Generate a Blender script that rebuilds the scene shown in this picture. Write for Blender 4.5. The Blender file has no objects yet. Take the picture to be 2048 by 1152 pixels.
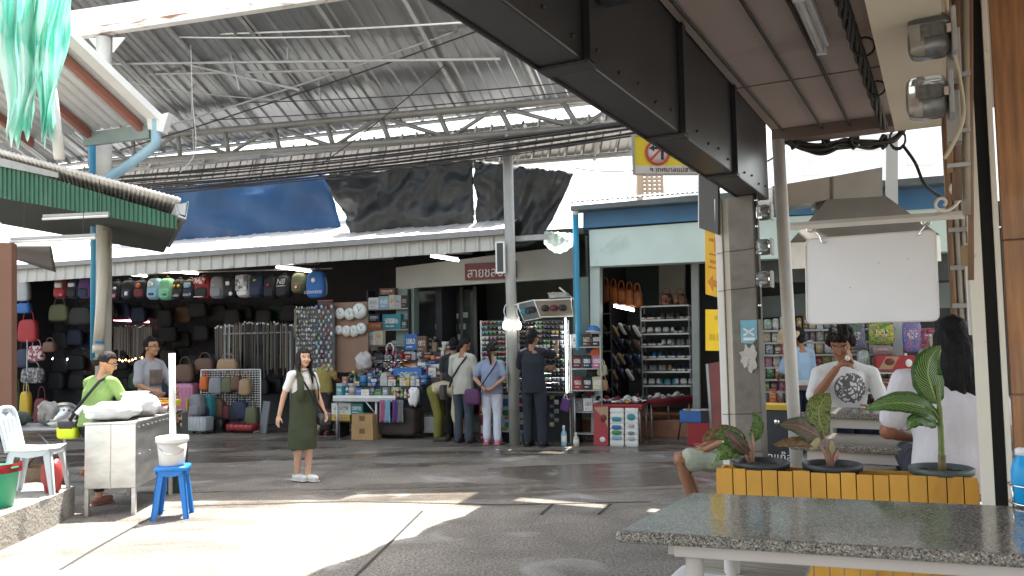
import bpy, math, random
from mathutils import Vector, Matrix, noise
rnd = random.Random(7)
SC = bpy.context.scene
COL = SC.collection
R_ = math.radians
# ---------------------------------------------------------------- camera, sky, sun, exposure
F, CX, CY, CAMZ = 1650.0, 1024.0, 576.0, 1.6          # focal length and centre in photo pixels
PITCH, ROLL = math.atan(99/F), 0.02
_f = Vector((0, math.cos(PITCH), math.sin(PITCH)))
_r0 = Vector((1, 0, 0)); _u0 = Vector((0, -math.sin(PITCH), math.cos(PITCH)))
_u = (_u0*math.cos(ROLL) + _r0*math.sin(ROLL)); _r = (_r0*math.cos(ROLL) - _u0*math.sin(ROLL))
CAM = Vector((0, 0, CAMZ))
cd = bpy.data.cameras.new('camera'); cam = bpy.data.objects.new('camera', cd); COL.objects.link(cam)
cam.matrix_world = Matrix(((_r.x, _u.x, -_f.x, CAM.x), (_r.y, _u.y, -_f.y, CAM.y), (_r.z, _u.z, -_f.z, CAM.z), (0, 0, 0, 1)))
cd.sensor_width = 36; cd.lens = 36*F/2048; cd.clip_end = 3000; cd.clip_start = .05
SC.camera = cam
SUN_TRAVEL = Vector((-.08, -.30, -1)).normalized()
w = bpy.data.worlds.new('World'); SC.world = w; w.use_nodes = True
nt = w.node_tree; bg = nt.nodes['Background']
sky = nt.nodes.new('ShaderNodeTexSky'); sky.sky_type = 'NISHITA'; sky.sun_disc = False
sd = -SUN_TRAVEL
sky.sun_elevation = math.asin(sd.z); sky.sun_rotation = math.atan2(sd.x, sd.y)
sky.air_density = 1.6; sky.dust_density = 4.0; sky.ozone_density = .6
hz = nt.nodes.new('ShaderNodeHueSaturation'); hz.inputs['Saturation'].default_value = .55; nt.links.new(sky.outputs[0], hz.inputs['Color']); nt.links.new(hz.outputs[0], bg.inputs[0]); bg.inputs[1].default_value = .15
sl = bpy.data.lights.new('sun', 'SUN'); sl.energy = 4.0; sl.angle = R_(.5); sl.color = (1, .96, .89)
so = bpy.data.objects.new('sun', sl); COL.objects.link(so); so.location = (0, 0, 30)
so.rotation_euler = SUN_TRAVEL.to_track_quat('-Z', 'Y').to_euler()
SC.view_settings.view_transform = 'Standard'; SC.view_settings.look = 'None'
SC.view_settings.exposure = 2.2; SC.view_settings.gamma = 1
SC.render.engine = 'CYCLES'; SC.cycles.use_denoising = True
SC.cycles.max_bounces = 7; SC.cycles.diffuse_bounces = 5; SC.cycles.glossy_bounces = 3; SC.cycles.transmission_bounces = 4
SC.cycles.transparent_max_bounces = 6; SC.cycles.caustics_reflective = False; SC.cycles.caustics_refractive = False
SC.cycles.sample_clamp_indirect = 6

# ---------------------------------------------------------------- pixel rays and the two street frames
def ray(px, py): return (_f*F + _r*(px-CX) - _u*(py-CY)).normalized()
def P(px, py, Y): d = ray(px, py); return CAM + d*(Y/d.y)
def G(px, py, z=0.0): d = ray(px, py); return CAM + d*((z-CAMZ)/d.z)
AF = math.atan(.36); FE = Vector((math.cos(AF), -math.sin(AF), 0)); FN = Vector((math.sin(AF), math.cos(AF), 0))
FO = Vector((0, 13.2, 0))                              # far shop row: along a, into the shops b
def FA(a, b, z=0.0): return FO + FE*a + FN*b + Vector((0, 0, z))
def fp(px, py, b=0.0):
    d = ray(px, py); t = ((FO + FN*b) - CAM).dot(FN)/d.dot(FN); q = CAM + d*t
    return (q-FO).dot(FE), q.z
def fpt(px, py, b=0.0): a, z = fp(px, py, b); return FA(a, b, z)
SA = R_(27.4); SR = Vector((math.cos(SA), -math.sin(SA), 0)); SW = Vector((math.sin(SA), math.cos(SA), 0))
def ST(u, w_, z=0.0): return SR*u + SW*w_ + Vector((0, 0, z))
def srgb(h):
    v = [int(h[i:i+2], 16)/255 for i in (0, 2, 4)]
    return tuple(x/12.92 if x <= .04045 else ((x+.055)/1.055)**2.4 for x in v)

# ---------------------------------------------------------------- materials
_mc = {}
def mat(name, col, rough=.6, metal=0.0, var=.12, scale=6.0, bump=0.0, bscale=None, emit=0.0, spec=.5, spots=None, alpha=1.0, trans=0.0, stretch=None, coat=0.0):
    """one procedural surface: base colour varied by two noises, optional stain colour, bump"""
    if isinstance(col, str): col = srgb(col)
    if isinstance(spots, tuple) and isinstance(spots[0], str): spots = (srgb(spots[0]),) + spots[1:]
    key = (name, col, rough, metal, var, scale, bump, emit, spots)
    if key in _mc: return _mc[key]
    m = bpy.data.materials.new(name); m.use_nodes = True; n = m.node_tree.nodes; l = m.node_tree.links
    bs = n['Principled BSDF']
    tc = n.new('ShaderNodeTexCoord'); src = tc.outputs['Object']
    if stretch:
        mp = n.new('ShaderNodeMapping'); mp.inputs['Scale'].default_value = stretch; l.new(src, mp.inputs[0]); src = mp.outputs[0]
    def nz(sc, det=4, dist=0.0):
        t = n.new('ShaderNodeTexNoise'); t.inputs['Scale'].default_value = sc; t.inputs['Detail'].default_value = det
        t.inputs['Distortion'].default_value = dist; l.new(src, t.inputs['Vector']); return t
    base = None
    if var > 0:
        t = nz(scale, 6); rp = n.new('ShaderNodeValToRGB')
        rp.color_ramp.elements[0].position = .3; rp.color_ramp.elements[1].position = .7
        rp.color_ramp.elements[0].color = tuple(c*(1-var) for c in col)+(1,)
        rp.color_ramp.elements[1].color = tuple(min(1, c*(1+var)) for c in col)+(1,)
        l.new(t.outputs['Fac'], rp.inputs[0]); base = rp.outputs[0]
        mr = n.new('ShaderNodeMapRange'); mr.inputs[3].default_value = max(.02, rough-.1); mr.inputs[4].default_value = min(1, rough+.12)
        l.new(t.outputs['Fac'], mr.inputs[0]); l.new(mr.outputs[0], bs.inputs['Roughness'])
    else:
        bs.inputs['Roughness'].default_value = rough
    if spots:                                           # (colour, scale, threshold)
        t2 = nz(spots[1], 5, .6); r2 = n.new('ShaderNodeValToRGB')
        r2.color_ramp.elements[0].position = spots[2]; r2.color_ramp.elements[1].position = min(1, spots[2]+.12)
        mx = n.new('ShaderNodeMix'); mx.data_type = 'RGBA'
        l.new(t2.outputs['Fac'], r2.inputs[0]); l.new(r2.outputs[0], mx.inputs[0])
        if base: l.new(base, mx.inputs[6])
        else: mx.inputs[6].default_value = col+(1,)
        mx.inputs[7].default_value = tuple(spots[0])+(1,); base = mx.outputs[2]
    if base: l.new(base, bs.inputs['Base Color'])
    else: bs.inputs['Base Color'].default_value = col+(1,)
    bs.inputs['Metallic'].default_value = metal; bs.inputs['Specular IOR Level'].default_value = spec
    if coat: bs.inputs['Coat Weight'].default_value = coat
    if bump:
        tb = nz(bscale or scale*3, 5); b = n.new('ShaderNodeBump'); b.inputs['Strength'].default_value = min(1, bump); b.inputs['Distance'].default_value = .02
        l.new(tb.outputs['Fac'], b.inputs['Height']); l.new(b.outputs[0], bs.inputs['Normal'])
    if emit:
        bs.inputs['Emission Color'].default_value = col+(1,); bs.inputs['Emission Strength'].default_value = emit
    if alpha < 1: bs.inputs['Alpha'].default_value = alpha
    if trans: bs.inputs['Transmission Weight'].default_value = trans
    _mc[key] = m
    return m
def pattern(name, cols, scale=8.0, rough=.45, kind='voronoi', stretch=(1, 1, 1), metal=0.0):
    """printed goods: blocks of several flat colours"""
    key = ('pat', name, tuple(cols), scale, kind, stretch)
    if key in _mc: return _mc[key]
    m = bpy.data.materials.new(name); m.use_nodes = True; n = m.node_tree.nodes; l = m.node_tree.links; bs = n['Principled BSDF']
    tc = n.new('ShaderNodeTexCoord'); mp = n.new('ShaderNodeMapping'); mp.inputs['Scale'].default_value = stretch
    oi = n.new('ShaderNodeObjectInfo'); l.new(tc.outputs['Object'], mp.inputs[0])
    ad = n.new('ShaderNodeVectorMath'); ad.operation = 'MULTIPLY_ADD'; cb = n.new('ShaderNodeCombineXYZ')
    for i in range(3): l.new(oi.outputs['Random'], cb.inputs[i])
    l.new(cb.outputs[0], ad.inputs[0]); ad.inputs[1].default_value = (7, 3, 5); l.new(mp.outputs[0], ad.inputs[2])
    if kind == 'voronoi':
        t = n.new('ShaderNodeTexVoronoi'); t.inputs['Scale'].default_value = scale; l.new(ad.outputs[0], t.inputs['Vector'])
        sp = n.new('ShaderNodeSeparateColor'); l.new(t.outputs['Color'], sp.inputs[0]); out = sp.outputs[0]
    else:
        t = n.new('ShaderNodeTexNoise'); t.inputs['Scale'].default_value = scale; t.inputs['Detail'].default_value = 3; t.inputs['Distortion'].default_value = 1.5
        l.new(ad.outputs[0], t.inputs['Vector'])
        mr = n.new('ShaderNodeMapRange'); mr.inputs[1].default_value = .3; mr.inputs[2].default_value = .7; l.new(t.outputs['Fac'], mr.inputs[0]); out = mr.outputs[0]
    rp = n.new('ShaderNodeValToRGB'); rp.color_ramp.interpolation = 'CONSTANT'
    cs = [srgb(c) if isinstance(c, str) else c for c in cols]
    while len(rp.color_ramp.elements) < len(cs): rp.color_ramp.elements.new(.5)
    for i, c in enumerate(cs): rp.color_ramp.elements[i].position = i/len(cs); rp.color_ramp.elements[i].color = tuple(c)+(1,)
    l.new(out, rp.inputs[0]); l.new(rp.outputs[0], bs.inputs['Base Color']); bs.inputs['Roughness'].default_value = rough; bs.inputs['Metallic'].default_value = metal
    _mc[key] = m
    return m

# ---------------------------------------------------------------- mesh builder
class MB:
    def __init__(s): s.v = []; s.f = []; s.fm = []; s.mats = []; s.M = Matrix.Identity(4); s.sm = []
    def _mi(s, m):
        if m not in s.mats: s.mats.append(m)
        return s.mats.index(m)
    def add(s, vs, fs, m, smooth=False):
        o = len(s.v); s.v += [s.M @ Vector(q) for q in vs]; k = s._mi(m)
        for f in fs: s.f.append([o+i for i in f]); s.fm.append(k); s.sm.append(smooth)
        return s
    def box(s, c, size, m, rot=None, taper=1.0):
        hx, hy, hz = size[0]/2, size[1]/2, size[2]/2
        R = rot if rot is not None else Matrix.Identity(3)
        vs = []
        for z, t in ((-hz, 1), (hz, taper)):
            for x, y in ((-hx, -hy), (hx, -hy), (hx, hy), (-hx, hy)): vs.append(Vector(c) + R @ Vector((x*t, y*t, z)))
        return s.add(vs, [(3, 2, 1, 0), (4, 5, 6, 7), (0, 1, 5, 4), (1, 2, 6, 5), (2, 3, 7, 6), (3, 0, 4, 7)], m)
    def tube(s, pts, r, m, n=8, cap=True):
        pts = [Vector(p) for p in pts]; rs = r if isinstance(r, (list, tuple)) else [r]*len(pts)
        vs = []; fs = []; up = None
        for i, p in enumerate(pts):
            t = (pts[min(i+1, len(pts)-1)] - pts[max(i-1, 0)]).normalized()
            if up is None:
                a = Vector((0, 0, 1)) if abs(t.z) < .9 else Vector((1, 0, 0)); up = (a - t*a.dot(t)).normalized()
            else:
                up = up - t*up.dot(t); up = up.normalized() if up.length > 1e-6 else t.orthogonal().normalized()
            sd_ = t.cross(up)
            for k in range(n): q = 2*math.pi*k/n; vs.append(p + (up*math.cos(q) + sd_*math.sin(q))*rs[i])
        for i in range(len(pts)-1):
            for k in range(n): a = i*n+k; b = i*n+(k+1) % n; fs.append((a, b, b+n, a+n))
        if cap: fs.append(tuple(range(n))[::-1]); fs.append(tuple((len(pts)-1)*n+k for k in range(n)))
        return s.add(vs, fs, m, n > 5)
    def lathe(s, prof, c, m, n=16, ax=None):
        R = Matrix.Identity(3) if ax is None else Vector((0, 0, 1)).rotation_difference(Vector(ax)).to_matrix()
        vs = []; fs = []
        for r, z in prof:
            for k in range(n): q = 2*math.pi*k/n; vs.append(Vector(c) + R @ Vector((r*math.cos(q), r*math.sin(q), z)))
        for i in range(len(prof)-1):
            for k in range(n): a = i*n+k; b = i*n+(k+1) % n; fs.append((a, b, b+n, a+n))
        fs.append(tuple(range(n))[::-1]); fs.append(tuple((len(prof)-1)*n+k for k in range(n)))
        return s.add(vs, fs, m, True)
    def sup(s, c, rad, m, e=.35, rot=None, nu=14, nv=9, fn=None):
        """rounded box / ellipsoid (e=1); fn may reshape unit points"""
        R = rot if rot is not None else Matrix.Identity(3); vs = []; fs = []
        pw = lambda x: math.copysign(abs(x)**e, x)
        for j in range(nv+1):
            ph = -math.pi/2 + math.pi*j/nv
            for i in range(nu):
                th = 2*math.pi*i/nu
                q = Vector((pw(math.cos(ph))*pw(math.cos(th)), pw(math.cos(ph))*pw(math.sin(th)), pw(math.sin(ph))))
                if fn: q = fn(q)
                vs.append(Vector(c) + R @ Vector((q.x*rad[0], q.y*rad[1], q.z*rad[2])))
        for j in range(nv):
            for i in range(nu): a = j*nu+i; b = j*nu+(i+1) % nu; fs.append((a, b, b+nu, a+nu))
        return s.add(vs, fs, m, True)
    def prism(s, poly, d, m):
        """planar polygon of 3D points pushed along d"""
        n = len(poly); vs = [Vector(p) for p in poly] + [Vector(p)+Vector(d) for p in poly]
        fs = [tuple(range(n))[::-1], tuple(range(n, 2*n))] + [(i, (i+1) % n, n+(i+1) % n, n+i) for i in range(n)]
        return s.add(vs, fs, m)
    def grid(s, fn, nu, nv, m, th=None, smooth=True):
        """sheet fn(u,v) with optional thickness vector"""
        vs = [Vector(fn(i/nu, j/nv)) for j in range(nv+1) for i in range(nu+1)]; w_ = nu+1
        fs = [(j*w_+i, j*w_+i+1, (j+1)*w_+i+1, (j+1)*w_+i) for j in range(nv) for i in range(nu)]
        if th is not None:
            o = len(vs); vs += [q+Vector(th) for q in vs]; fs += [tuple(o+i for i in f[::-1]) for f in fs]
            for i in range(nu): fs.append((i+1, i, o+i, o+i+1)); q = nv*w_; fs.append((q+i, q+i+1, o+q+i+1, o+q+i))
            for j in range(nv): fs.append((j*w_, (j+1)*w_, o+(j+1)*w_, o+j*w_)); q = nu; fs.append(((j+1)*w_+q, j*w_+q, o+j*w_+q, o+(j+1)*w_+q))
        return s.add(vs, fs, m, smooth)
    def mesh(s, name):
        me = bpy.data.meshes.new(name); me.from_pydata(s.v, [], s.f)
        for m in s.mats: me.materials.append(m)
        me.polygons.foreach_set('material_index', s.fm); me.polygons.foreach_set('use_smooth', s.sm); me.update()
        return me
    def build(s, name, parent=None, label=None, bevel=0.0, loc=None):
        o = bpy.data.objects.new(name, s.mesh(name)); COL.objects.link(o)
        if parent is not None: o.parent = parent
        if label: o['label'] = label
        if loc is not None: o.location = loc
        if bevel:
            b = o.modifiers.new('edge', 'BEVEL'); b.width = bevel; b.segments = 2; b.limit_method = 'ANGLE'
        return o
def thing(name, label, cat, loc=(0, 0, 0), rz=0.0, group=None):
    o = bpy.data.objects.new(name, None); COL.objects.link(o); o.location = loc; o.rotation_euler = (0, 0, rz)
    o.empty_display_size = .1; o['label'] = label; o['category'] = cat
    if group: o['group'] = group
    return o
def solo(mb, name, label, cat, loc=(0, 0, 0), rz=0.0, group=None, bevel=0.0):
    o = mb.build(name, bevel=bevel); o.location = loc; o.rotation_euler = (0, 0, rz); o['label'] = label; o['category'] = cat
    if group: o['group'] = group
    return o
def struct(mb, name, kind='structure', loc=(0, 0, 0), rz=0.0):
    o = mb.build(name); o['kind'] = kind; o.location = loc; o.rotation_euler = (0, 0, rz); return o
def dup(root, loc, rz=None, label=None, group=None, scale=None):
    def cp(o, par):
        c = o.copy(); COL.objects.link(c)
        if par is not None: c.parent = par
        for ch in list(o.children): cp(ch, c)
        return c
    r = cp(root, None); r.location = loc
    if rz is not None: r.rotation_euler = (0, 0, rz)
    if label: r['label'] = label
    if group: r['group'] = group
    if scale: r.scale = scale
    return r
def text(txt, size, m, parent, loc, rot, name='lettering', ext=.002, shear=0.0, width=1.0):
    cu = bpy.data.curves.new(name, 'FONT'); cu.body = txt; cu.size = size; cu.extrude = ext; cu.align_x = 'CENTER'; cu.align_y = 'CENTER'; cu.shear = shear
    t = bpy.data.objects.new(name, cu); COL.objects.link(t)
    bpy.context.view_layer.update()
    me = bpy.data.meshes.new_from_object(t.evaluated_get(bpy.context.evaluated_depsgraph_get())); bpy.data.objects.remove(t)
    me.materials.clear(); me.materials.append(m)
    o = bpy.data.objects.new(name, me); COL.objects.link(o); o.parent = parent; o.location = loc; o.rotation_euler = rot; o.scale = (width, 1, 1)
    return o
def sag(a, b, drop, n=14):
    a, b = Vector(a), Vector(b); return [a.lerp(b, i/n) - Vector((0, 0, drop*4*(i/n)*(1-i/n))) for i in range(n+1)]
def bez(pts, n=8):
    """smooth curve through points"""
    pts = [Vector(p) for p in pts]; out = []
    for i in range(len(pts)-1):
        p0 = pts[max(i-1, 0)]; p1 = pts[i]; p2 = pts[i+1]; p3 = pts[min(i+2, len(pts)-1)]
        for k in range(n):
            t = k/n; out.append(.5*((2*p1) + (p2-p0)*t + (2*p0-5*p1+4*p2-p3)*t*t + (3*p1-p0-3*p2+p3)*t**3))
    return out + [pts[-1]]
RZF = -AF                                               # rotation of things set along the far row
RZS = -SA                                               # rotation of things set square to the near building
# ---------------------------------------------------------------- shared materials
def concrete_ground():
    m = bpy.data.materials.new('wet_concrete'); m.use_nodes = True; n = m.node_tree.nodes; l = m.node_tree.links; bs = n['Principled BSDF']
    tc = n.new('ShaderNodeTexCoord'); src = tc.outputs['Object']
    def nz(sc, det=5, dist=0, st=None):
        t = n.new('ShaderNodeTexNoise'); t.inputs['Scale'].default_value = sc; t.inputs['Detail'].default_value = det; t.inputs['Distortion'].default_value = dist
        if st:
            mp = n.new('ShaderNodeMapping'); mp.inputs['Scale'].default_value = st; l.new(src, mp.inputs[0]); l.new(mp.outputs[0], t.inputs['Vector'])
        else: l.new(src, t.inputs['Vector'])
        return t.outputs['Fac']
    def ramp(f, p0, c0, p1, c1):
        r = n.new('ShaderNodeValToRGB'); r.color_ramp.elements[0].position = p0; r.color_ramp.elements[1].position = p1
        r.color_ramp.elements[0].color = (*c0, 1); r.color_ramp.elements[1].color = (*c1, 1); l.new(f, r.inputs[0]); return r.outputs[0]
    def mix(f, a, b, bt='MIX', k=None):
        x = n.new('ShaderNodeMix'); x.data_type = 'RGBA'; x.blend_type = bt
        if k is not None: x.inputs[0].default_value = k
        else: l.new(f, x.inputs[0])
        l.new(a, x.inputs[6]); l.new(b, x.inputs[7]); return x.outputs[2]
    fine = ramp(nz(48, 8), .38, (.10, .088, .074), .64, (.29, .268, .238))
    mid = ramp(nz(1.6, 6, .7), .35, (.72, .70, .68), .68, (1.15, 1.12, 1.08))
    base = mix(None, fine, mid, 'MULTIPLY', 1.0)
    wet = nz(.55, 6, 1.2, (.35, 1.5, 1))                # streaks of water and mud across the lane
    sxy = n.new('ShaderNodeSeparateXYZ'); l.new(src, sxy.inputs[0])
    gy = n.new('ShaderNodeMapRange'); gy.inputs[1].default_value = 7.2; gy.inputs[2].default_value = 9.2; gy.inputs[3].default_value = -.10; gy.inputs[4].default_value = .025; l.new(sxy.outputs[1], gy.inputs[0])
    wa = n.new('ShaderNodeMath'); wa.operation = 'ADD'; l.new(wet, wa.inputs[0]); l.new(gy.outputs[0], wa.inputs[1]); wet = wa.outputs[0]
    wetr = ramp(wet, .46, (0, 0, 0), .60, (.8, .8, .8))
    dk = ramp(nz(9, 4), .3, (.09, .075, .06), .7, (.145, .122, .1))
    base = mix(wetr, base, dk)
    dry = ramp(nz(1.4, 9, .9), .58, (0, 0, 0), .68, (.8, .8, .8))
    lt = ramp(nz(70, 3), .3, (.25, .24, .225), .7, (.38, .37, .35))
    base = mix(dry, base, lt)
    l.new(base, bs.inputs['Base Color'])
    rr = n.new('ShaderNodeMapRange'); rr.inputs[1].default_value = .44; rr.inputs[2].default_value = .60; rr.inputs[3].default_value = .66; rr.inputs[4].default_value = .12
    l.new(wet, rr.inputs[0]); l.new(rr.outputs[0], bs.inputs['Roughness'])
    b = n.new('ShaderNodeBump'); b.inputs['Strength'].default_value = .55; b.inputs['Distance'].default_value = .012
    l.new(nz(45, 8), b.inputs['Height']); l.new(b.outputs[0], bs.inputs['Normal'])
    return m
def granite():
    m = bpy.data.materials.new('speckled_granite'); m.use_nodes = True; n = m.node_tree.nodes; l = m.node_tree.links; bs = n['Principled BSDF']
    tc = n.new('ShaderNodeTexCoord')
    v = n.new('ShaderNodeTexVoronoi'); v.inputs['Scale'].default_value = 210; l.new(tc.outputs['Object'], v.inputs['Vector'])
    sp = n.new('ShaderNodeSeparateColor'); l.new(v.outputs['Color'], sp.inputs[0])
    r = n.new('ShaderNodeValToRGB'); r.color_ramp.interpolation = 'CONSTANT'
    for i, (p, c) in enumerate(((0, (.06, .057, .05)), (.18, (.15, .14, .122)), (.5, (.22, .205, .175)), (.74, (.29, .26, .22)), (.9, (.40, .37, .33)))):
        if i > 1: r.color_ramp.elements.new(p)
        r.color_ramp.elements[i].position = p; r.color_ramp.elements[i].color = (*c, 1)
    l.new(sp.outputs[0], r.inputs[0]); l.new(r.outputs[0], bs.inputs['Base Color'])
    t = n.new('ShaderNodeTexNoise'); t.inputs['Scale'].default_value = 3; l.new(tc.outputs['Object'], t.inputs['Vector'])
    mr = n.new('ShaderNodeMapRange'); mr.inputs[3].default_value = .04; mr.inputs[4].default_value = .2; l.new(t.outputs['Fac'], mr.inputs[0]); l.new(mr.outputs[0], bs.inputs['Roughness'])
    bs.inputs['Specular IOR Level'].default_value = .8
    return m
M_ground = concrete_ground(); M_granite = granite()
M_steel = mat('stainless_steel', (.58, .57, .55), .32, 1.0, .12, 9, .03)
M_galv = mat('galvanised_sheet', (.40, .41, .42), .42, .55, .16, 3.5, .04)
M_pipe = mat('grey_painted_steel', (.34, .34, .33), .5, .2, .15, 8, .04)
M_dkmetal = mat('dark_steel', (.035, .037, .04), .5, .3, .25, 5, .05)
M_white = mat('white_paint', (.72, .71, .68), .5, 0, .06, 4, .03)
M_whiteplastic = mat('white_plastic', (.74, .76, .78), .38, 0, .04, 4)
M_black = mat('black_rubber', (.015, .015, .016), .55, 0, .3, 12, .05)
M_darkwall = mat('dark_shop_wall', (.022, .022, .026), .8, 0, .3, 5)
M_conc = mat('weathered_concrete', (.19, .175, .155), .8, 0, .22, 7, .25, 40, spots=((.12, .11, .10), 3.0, .58))
M_teal = mat('pale_teal_paint', (.55, .68, .645), .5, 0, .06, 2.2, .02, spots=((.36, .46, .43), 1.4, .62))
M_cream = mat('cream_plaster', (.52, .50, .44), .7, 0, .08, 3, .08)
M_bluepaint = mat('blue_paint', (.05, .16, .32), .5, 0, .12, 3, .04)
M_bluepipe = mat('blue_plastic_pipe', (.03, .25, .42), .4, 0, .1, 4, spots=((.30, .30, .28), 2.5, .66))
M_tube = mat('fluorescent_tube_glow', (1, .98, .93), .5, 0, 0, 1, emit=4)
M_bulb = mat('bulb_glow', (1, .95, .85), .5, 0, 0, 1, emit=4.5)
M_cable = mat('cable_black', (.025, .023, .022), .6, 0, .3, 20)
M_wood = mat('varnished_wood', (.30, .14, .055), .42, 0, .38, 5, .12, 14, stretch=(7, 7, .5), coat=.2)
M_cardboard = mat('cardboard', (.36, .22, .10), .8, 0, .12, 5)
M_red = mat('red_plastic', (.45, .03, .03), .42, 0, .1, 4)
M_orange = mat('orange_tile', (.30, .13, .07), .5, 0, .2, 6, .06)
M_chrome = mat('chrome', (.75, .75, .75), .12, 1.0, .04, 4)
# ================================================================ the setting
g = MB(); g.add([(-250, -60, 0), (250, -60, 0), (250, 400, 0), (-250, 400, 0)], [(0, 1, 2, 3)], M_ground); struct(g, 'ground')
def lerp2(p, q, t): return (p[0]+(q[0]-p[0])*t, p[1]+(q[1]-p[1])*t)
M_joint = mat('joint_gap', (.03, .028, .026), .8, 0, .2, 9)
for name, pts, wd in (('pavement_joint', [(845, 1022), (780, 1086), (712, 1152), (690, 1175)], .012), ('pavement_joint', [(385, 1012), (700, 1003), (1000, 1010), (1300, 1004)], .016), ('pavement_joint', [(330, 1020), (200, 1092), (120, 1140)], .014)):
    b = MB(); q = [G(*p) for p in pts]
    for i in range(len(q)-1):
        d = (q[i+1]-q[i]).normalized(); s_ = Vector((-d.y, d.x, 0))*wd
        b.add([q[i]-s_+Vector((0, 0, .004)), q[i+1]-s_+Vector((0, 0, .004)), q[i+1]+s_+Vector((0, 0, .004)), q[i]+s_+Vector((0, 0, .004))], [(0, 1, 2, 3)], M_joint)
    struct(b, name)
# drain slots across the lane
for x in (1095, 1210):
    b = MB(); q0, q1 = G(x+12, 1008), G(x-14, 1030); d = (q1-q0).normalized(); s_ = Vector((-d.y, d.x, 0))*.015; e = Vector((0, 0, .005))
    b.add([q0-s_+e, q1-s_+e, q1+s_+e, q0+s_+e], [(0, 1, 2, 3)], M_joint); struct(b, 'pavement_joint')
M_kerb = mat('rough_kerb_concrete', (.34, .32, .285), .85, 0, .2, 4, .5, 30, spots=((.17, .16, .15), 3.2, .56))
b = MB(); kx = [(-4.02, 3.0), (-4.12, 5.2), (-4.08, 6.5), (-4.12, 7.4), (-4.2, 7.95), (-4.7, 8.2), (-14, 8.6), (-14, 3.0)]
b.prism([(x, y, 0) for x, y in kx], (0, 0, .27), M_kerb); struct(b, 'sidewalk')
b = MB(); b.prism([ST(-1.1, -2), ST(5, -2), ST(5, 8.6), ST(-1.1, 8.6)], (0, 0, .2), mat('floor_tile', (.30, .28, .25), .4, 0, .1, 4)); struct(b, 'restaurant_floor')
b = MB(); b.prism([FA(-9.5, .55), FA(-2.05, .55), FA(-2.05, 6), FA(-9.5, 6)], (0, 0, .02), mat('shop_floor', (.10, .095, .09), .6, 0, .2, 4)); struct(b, 'shop_floor')

# ================================================================ market roof
T = thing('market_roof', 'large corrugated metal market roof on a welded pipe truss over the lane', 'roof', FA(-2, -.6, 5))
T0 = Vector(T.location)
M_roof = mat('aged_roof_sheet', (.30, .305, .305), .34, .65, .10, .8, .02, spots=((.22, .20, .18), .9, .70))
def bnear(a): return -2.285-.139*a if (1.5 < a < 2.45 or 2.85 < a < 3.15) else -2.93 if a > 1.0 else (-2.66+.313*a if a > -.24 else -2.91+.27*a)  # unseen near edge, stepped and notched to shape the sun patch and slivers
prof = [(0, 0), (.15, 0), (.17, .012), (.19, 0), (.27, 0), (.29, .045), (.325, .045), (.345, 0)]
vs = []; fs = []; cols = []
a = -14.0
while a < 5.2:
    for da, dz in prof[:-1]: cols.append((a+da, dz))
    a += .345
for (a, dz) in cols:
    for k in range(4):
        b_ = .15 + (bnear(a)-.15)*k/3
        vs.append(FA(a, b_, 5.33-.47*(b_-.15)-dz+.008*math.sin(a*3+k)) - T0)
for i in range(len(cols)-1):
    for k in range(3): fs.append((i*4+k, (i+1)*4+k, (i+1)*4+k+1, i*4+k+1))
b = MB(); b.add(vs, fs, M_roof); b.build('roof_sheet', T)
b = MB()
for a in [x*1.32-12.6 for x in range(14)]:
    p0, p1 = FA(a, .12, 5.25)-T0, FA(a, bnear(a), 5.25-.47*(bnear(a)-.12))-T0
    b.tube([p0, p1], .036, M_pipe, 4)
b.build('rafter', T)
for bb in (.05,):
    b = MB(); b.tube([FA(-13.5, bb, 5.21-.47*(bb-.15))-T0, FA(5, bb, 5.21-.47*(bb-.15))-T0], .035, M_pipe, 4); b.build('purlin', T)
up0, up1 = fp(180, 284, -.66), fp(1260, 190, -.66); lo0, lo1 = fp(180, 330, -.66), fp(1300, 246, -.66)
def chord(p, q, t): return FA(p[0]+(q[0]-p[0])*t, -.66, p[1]+(q[1]-p[1])*t)-T0
b = MB(); M_truss = mat('truss_steel', (.21, .20, .18), .5, .2, .15, 6, .04); b.tube([chord(up0, up1, 0), chord(up0, up1, 1)], .06, M_truss, 8); b.build('top_chord', T)
b = MB(); b.tube([chord(lo0, lo1, 0), chord(lo0, lo1, 1)], .06, M_truss, 8); b.build('bottom_chord', T)
n = 10
for i in range(n+1):
    t = i/n; b = MB(); b.tube([chord(up0, up1, t), chord(lo0, lo1, t)], .042, M_truss, 6); b.build('truss_post', T)
    if i < n:
        t2 = (i+1)/n; b = MB()
        p, q = (chord(lo0, lo1, t), chord(up0, up1, t2)) if i % 2 else (chord(up0, up1, t), chord(lo0, lo1, t2))
        b.tube([p, q], .034, M_truss, 6); b.build('truss_brace', T)
# inner hanging bars under the sheet
for (x0, y0, x1, y1, bb) in ((215, 128, 1000, 118, -1.9), (220, 150, 700, 140, -1.6), (300, 112, 600, 180, -1.7), (380, 115, 388, 300, -1.2), (460, 100, 480, 180, -1.7), (575, 95, 577, 132, -1.8), (638, 160, 640, 200, -1.4)):
    b = MB(); b.tube([fpt(x0, y0, bb)-T0, fpt(x1, y1, bb)-T0], .016 if x1-x0 < 20 else .022, M_pipe, 5); b.build('hanger_bar', T)
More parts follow.
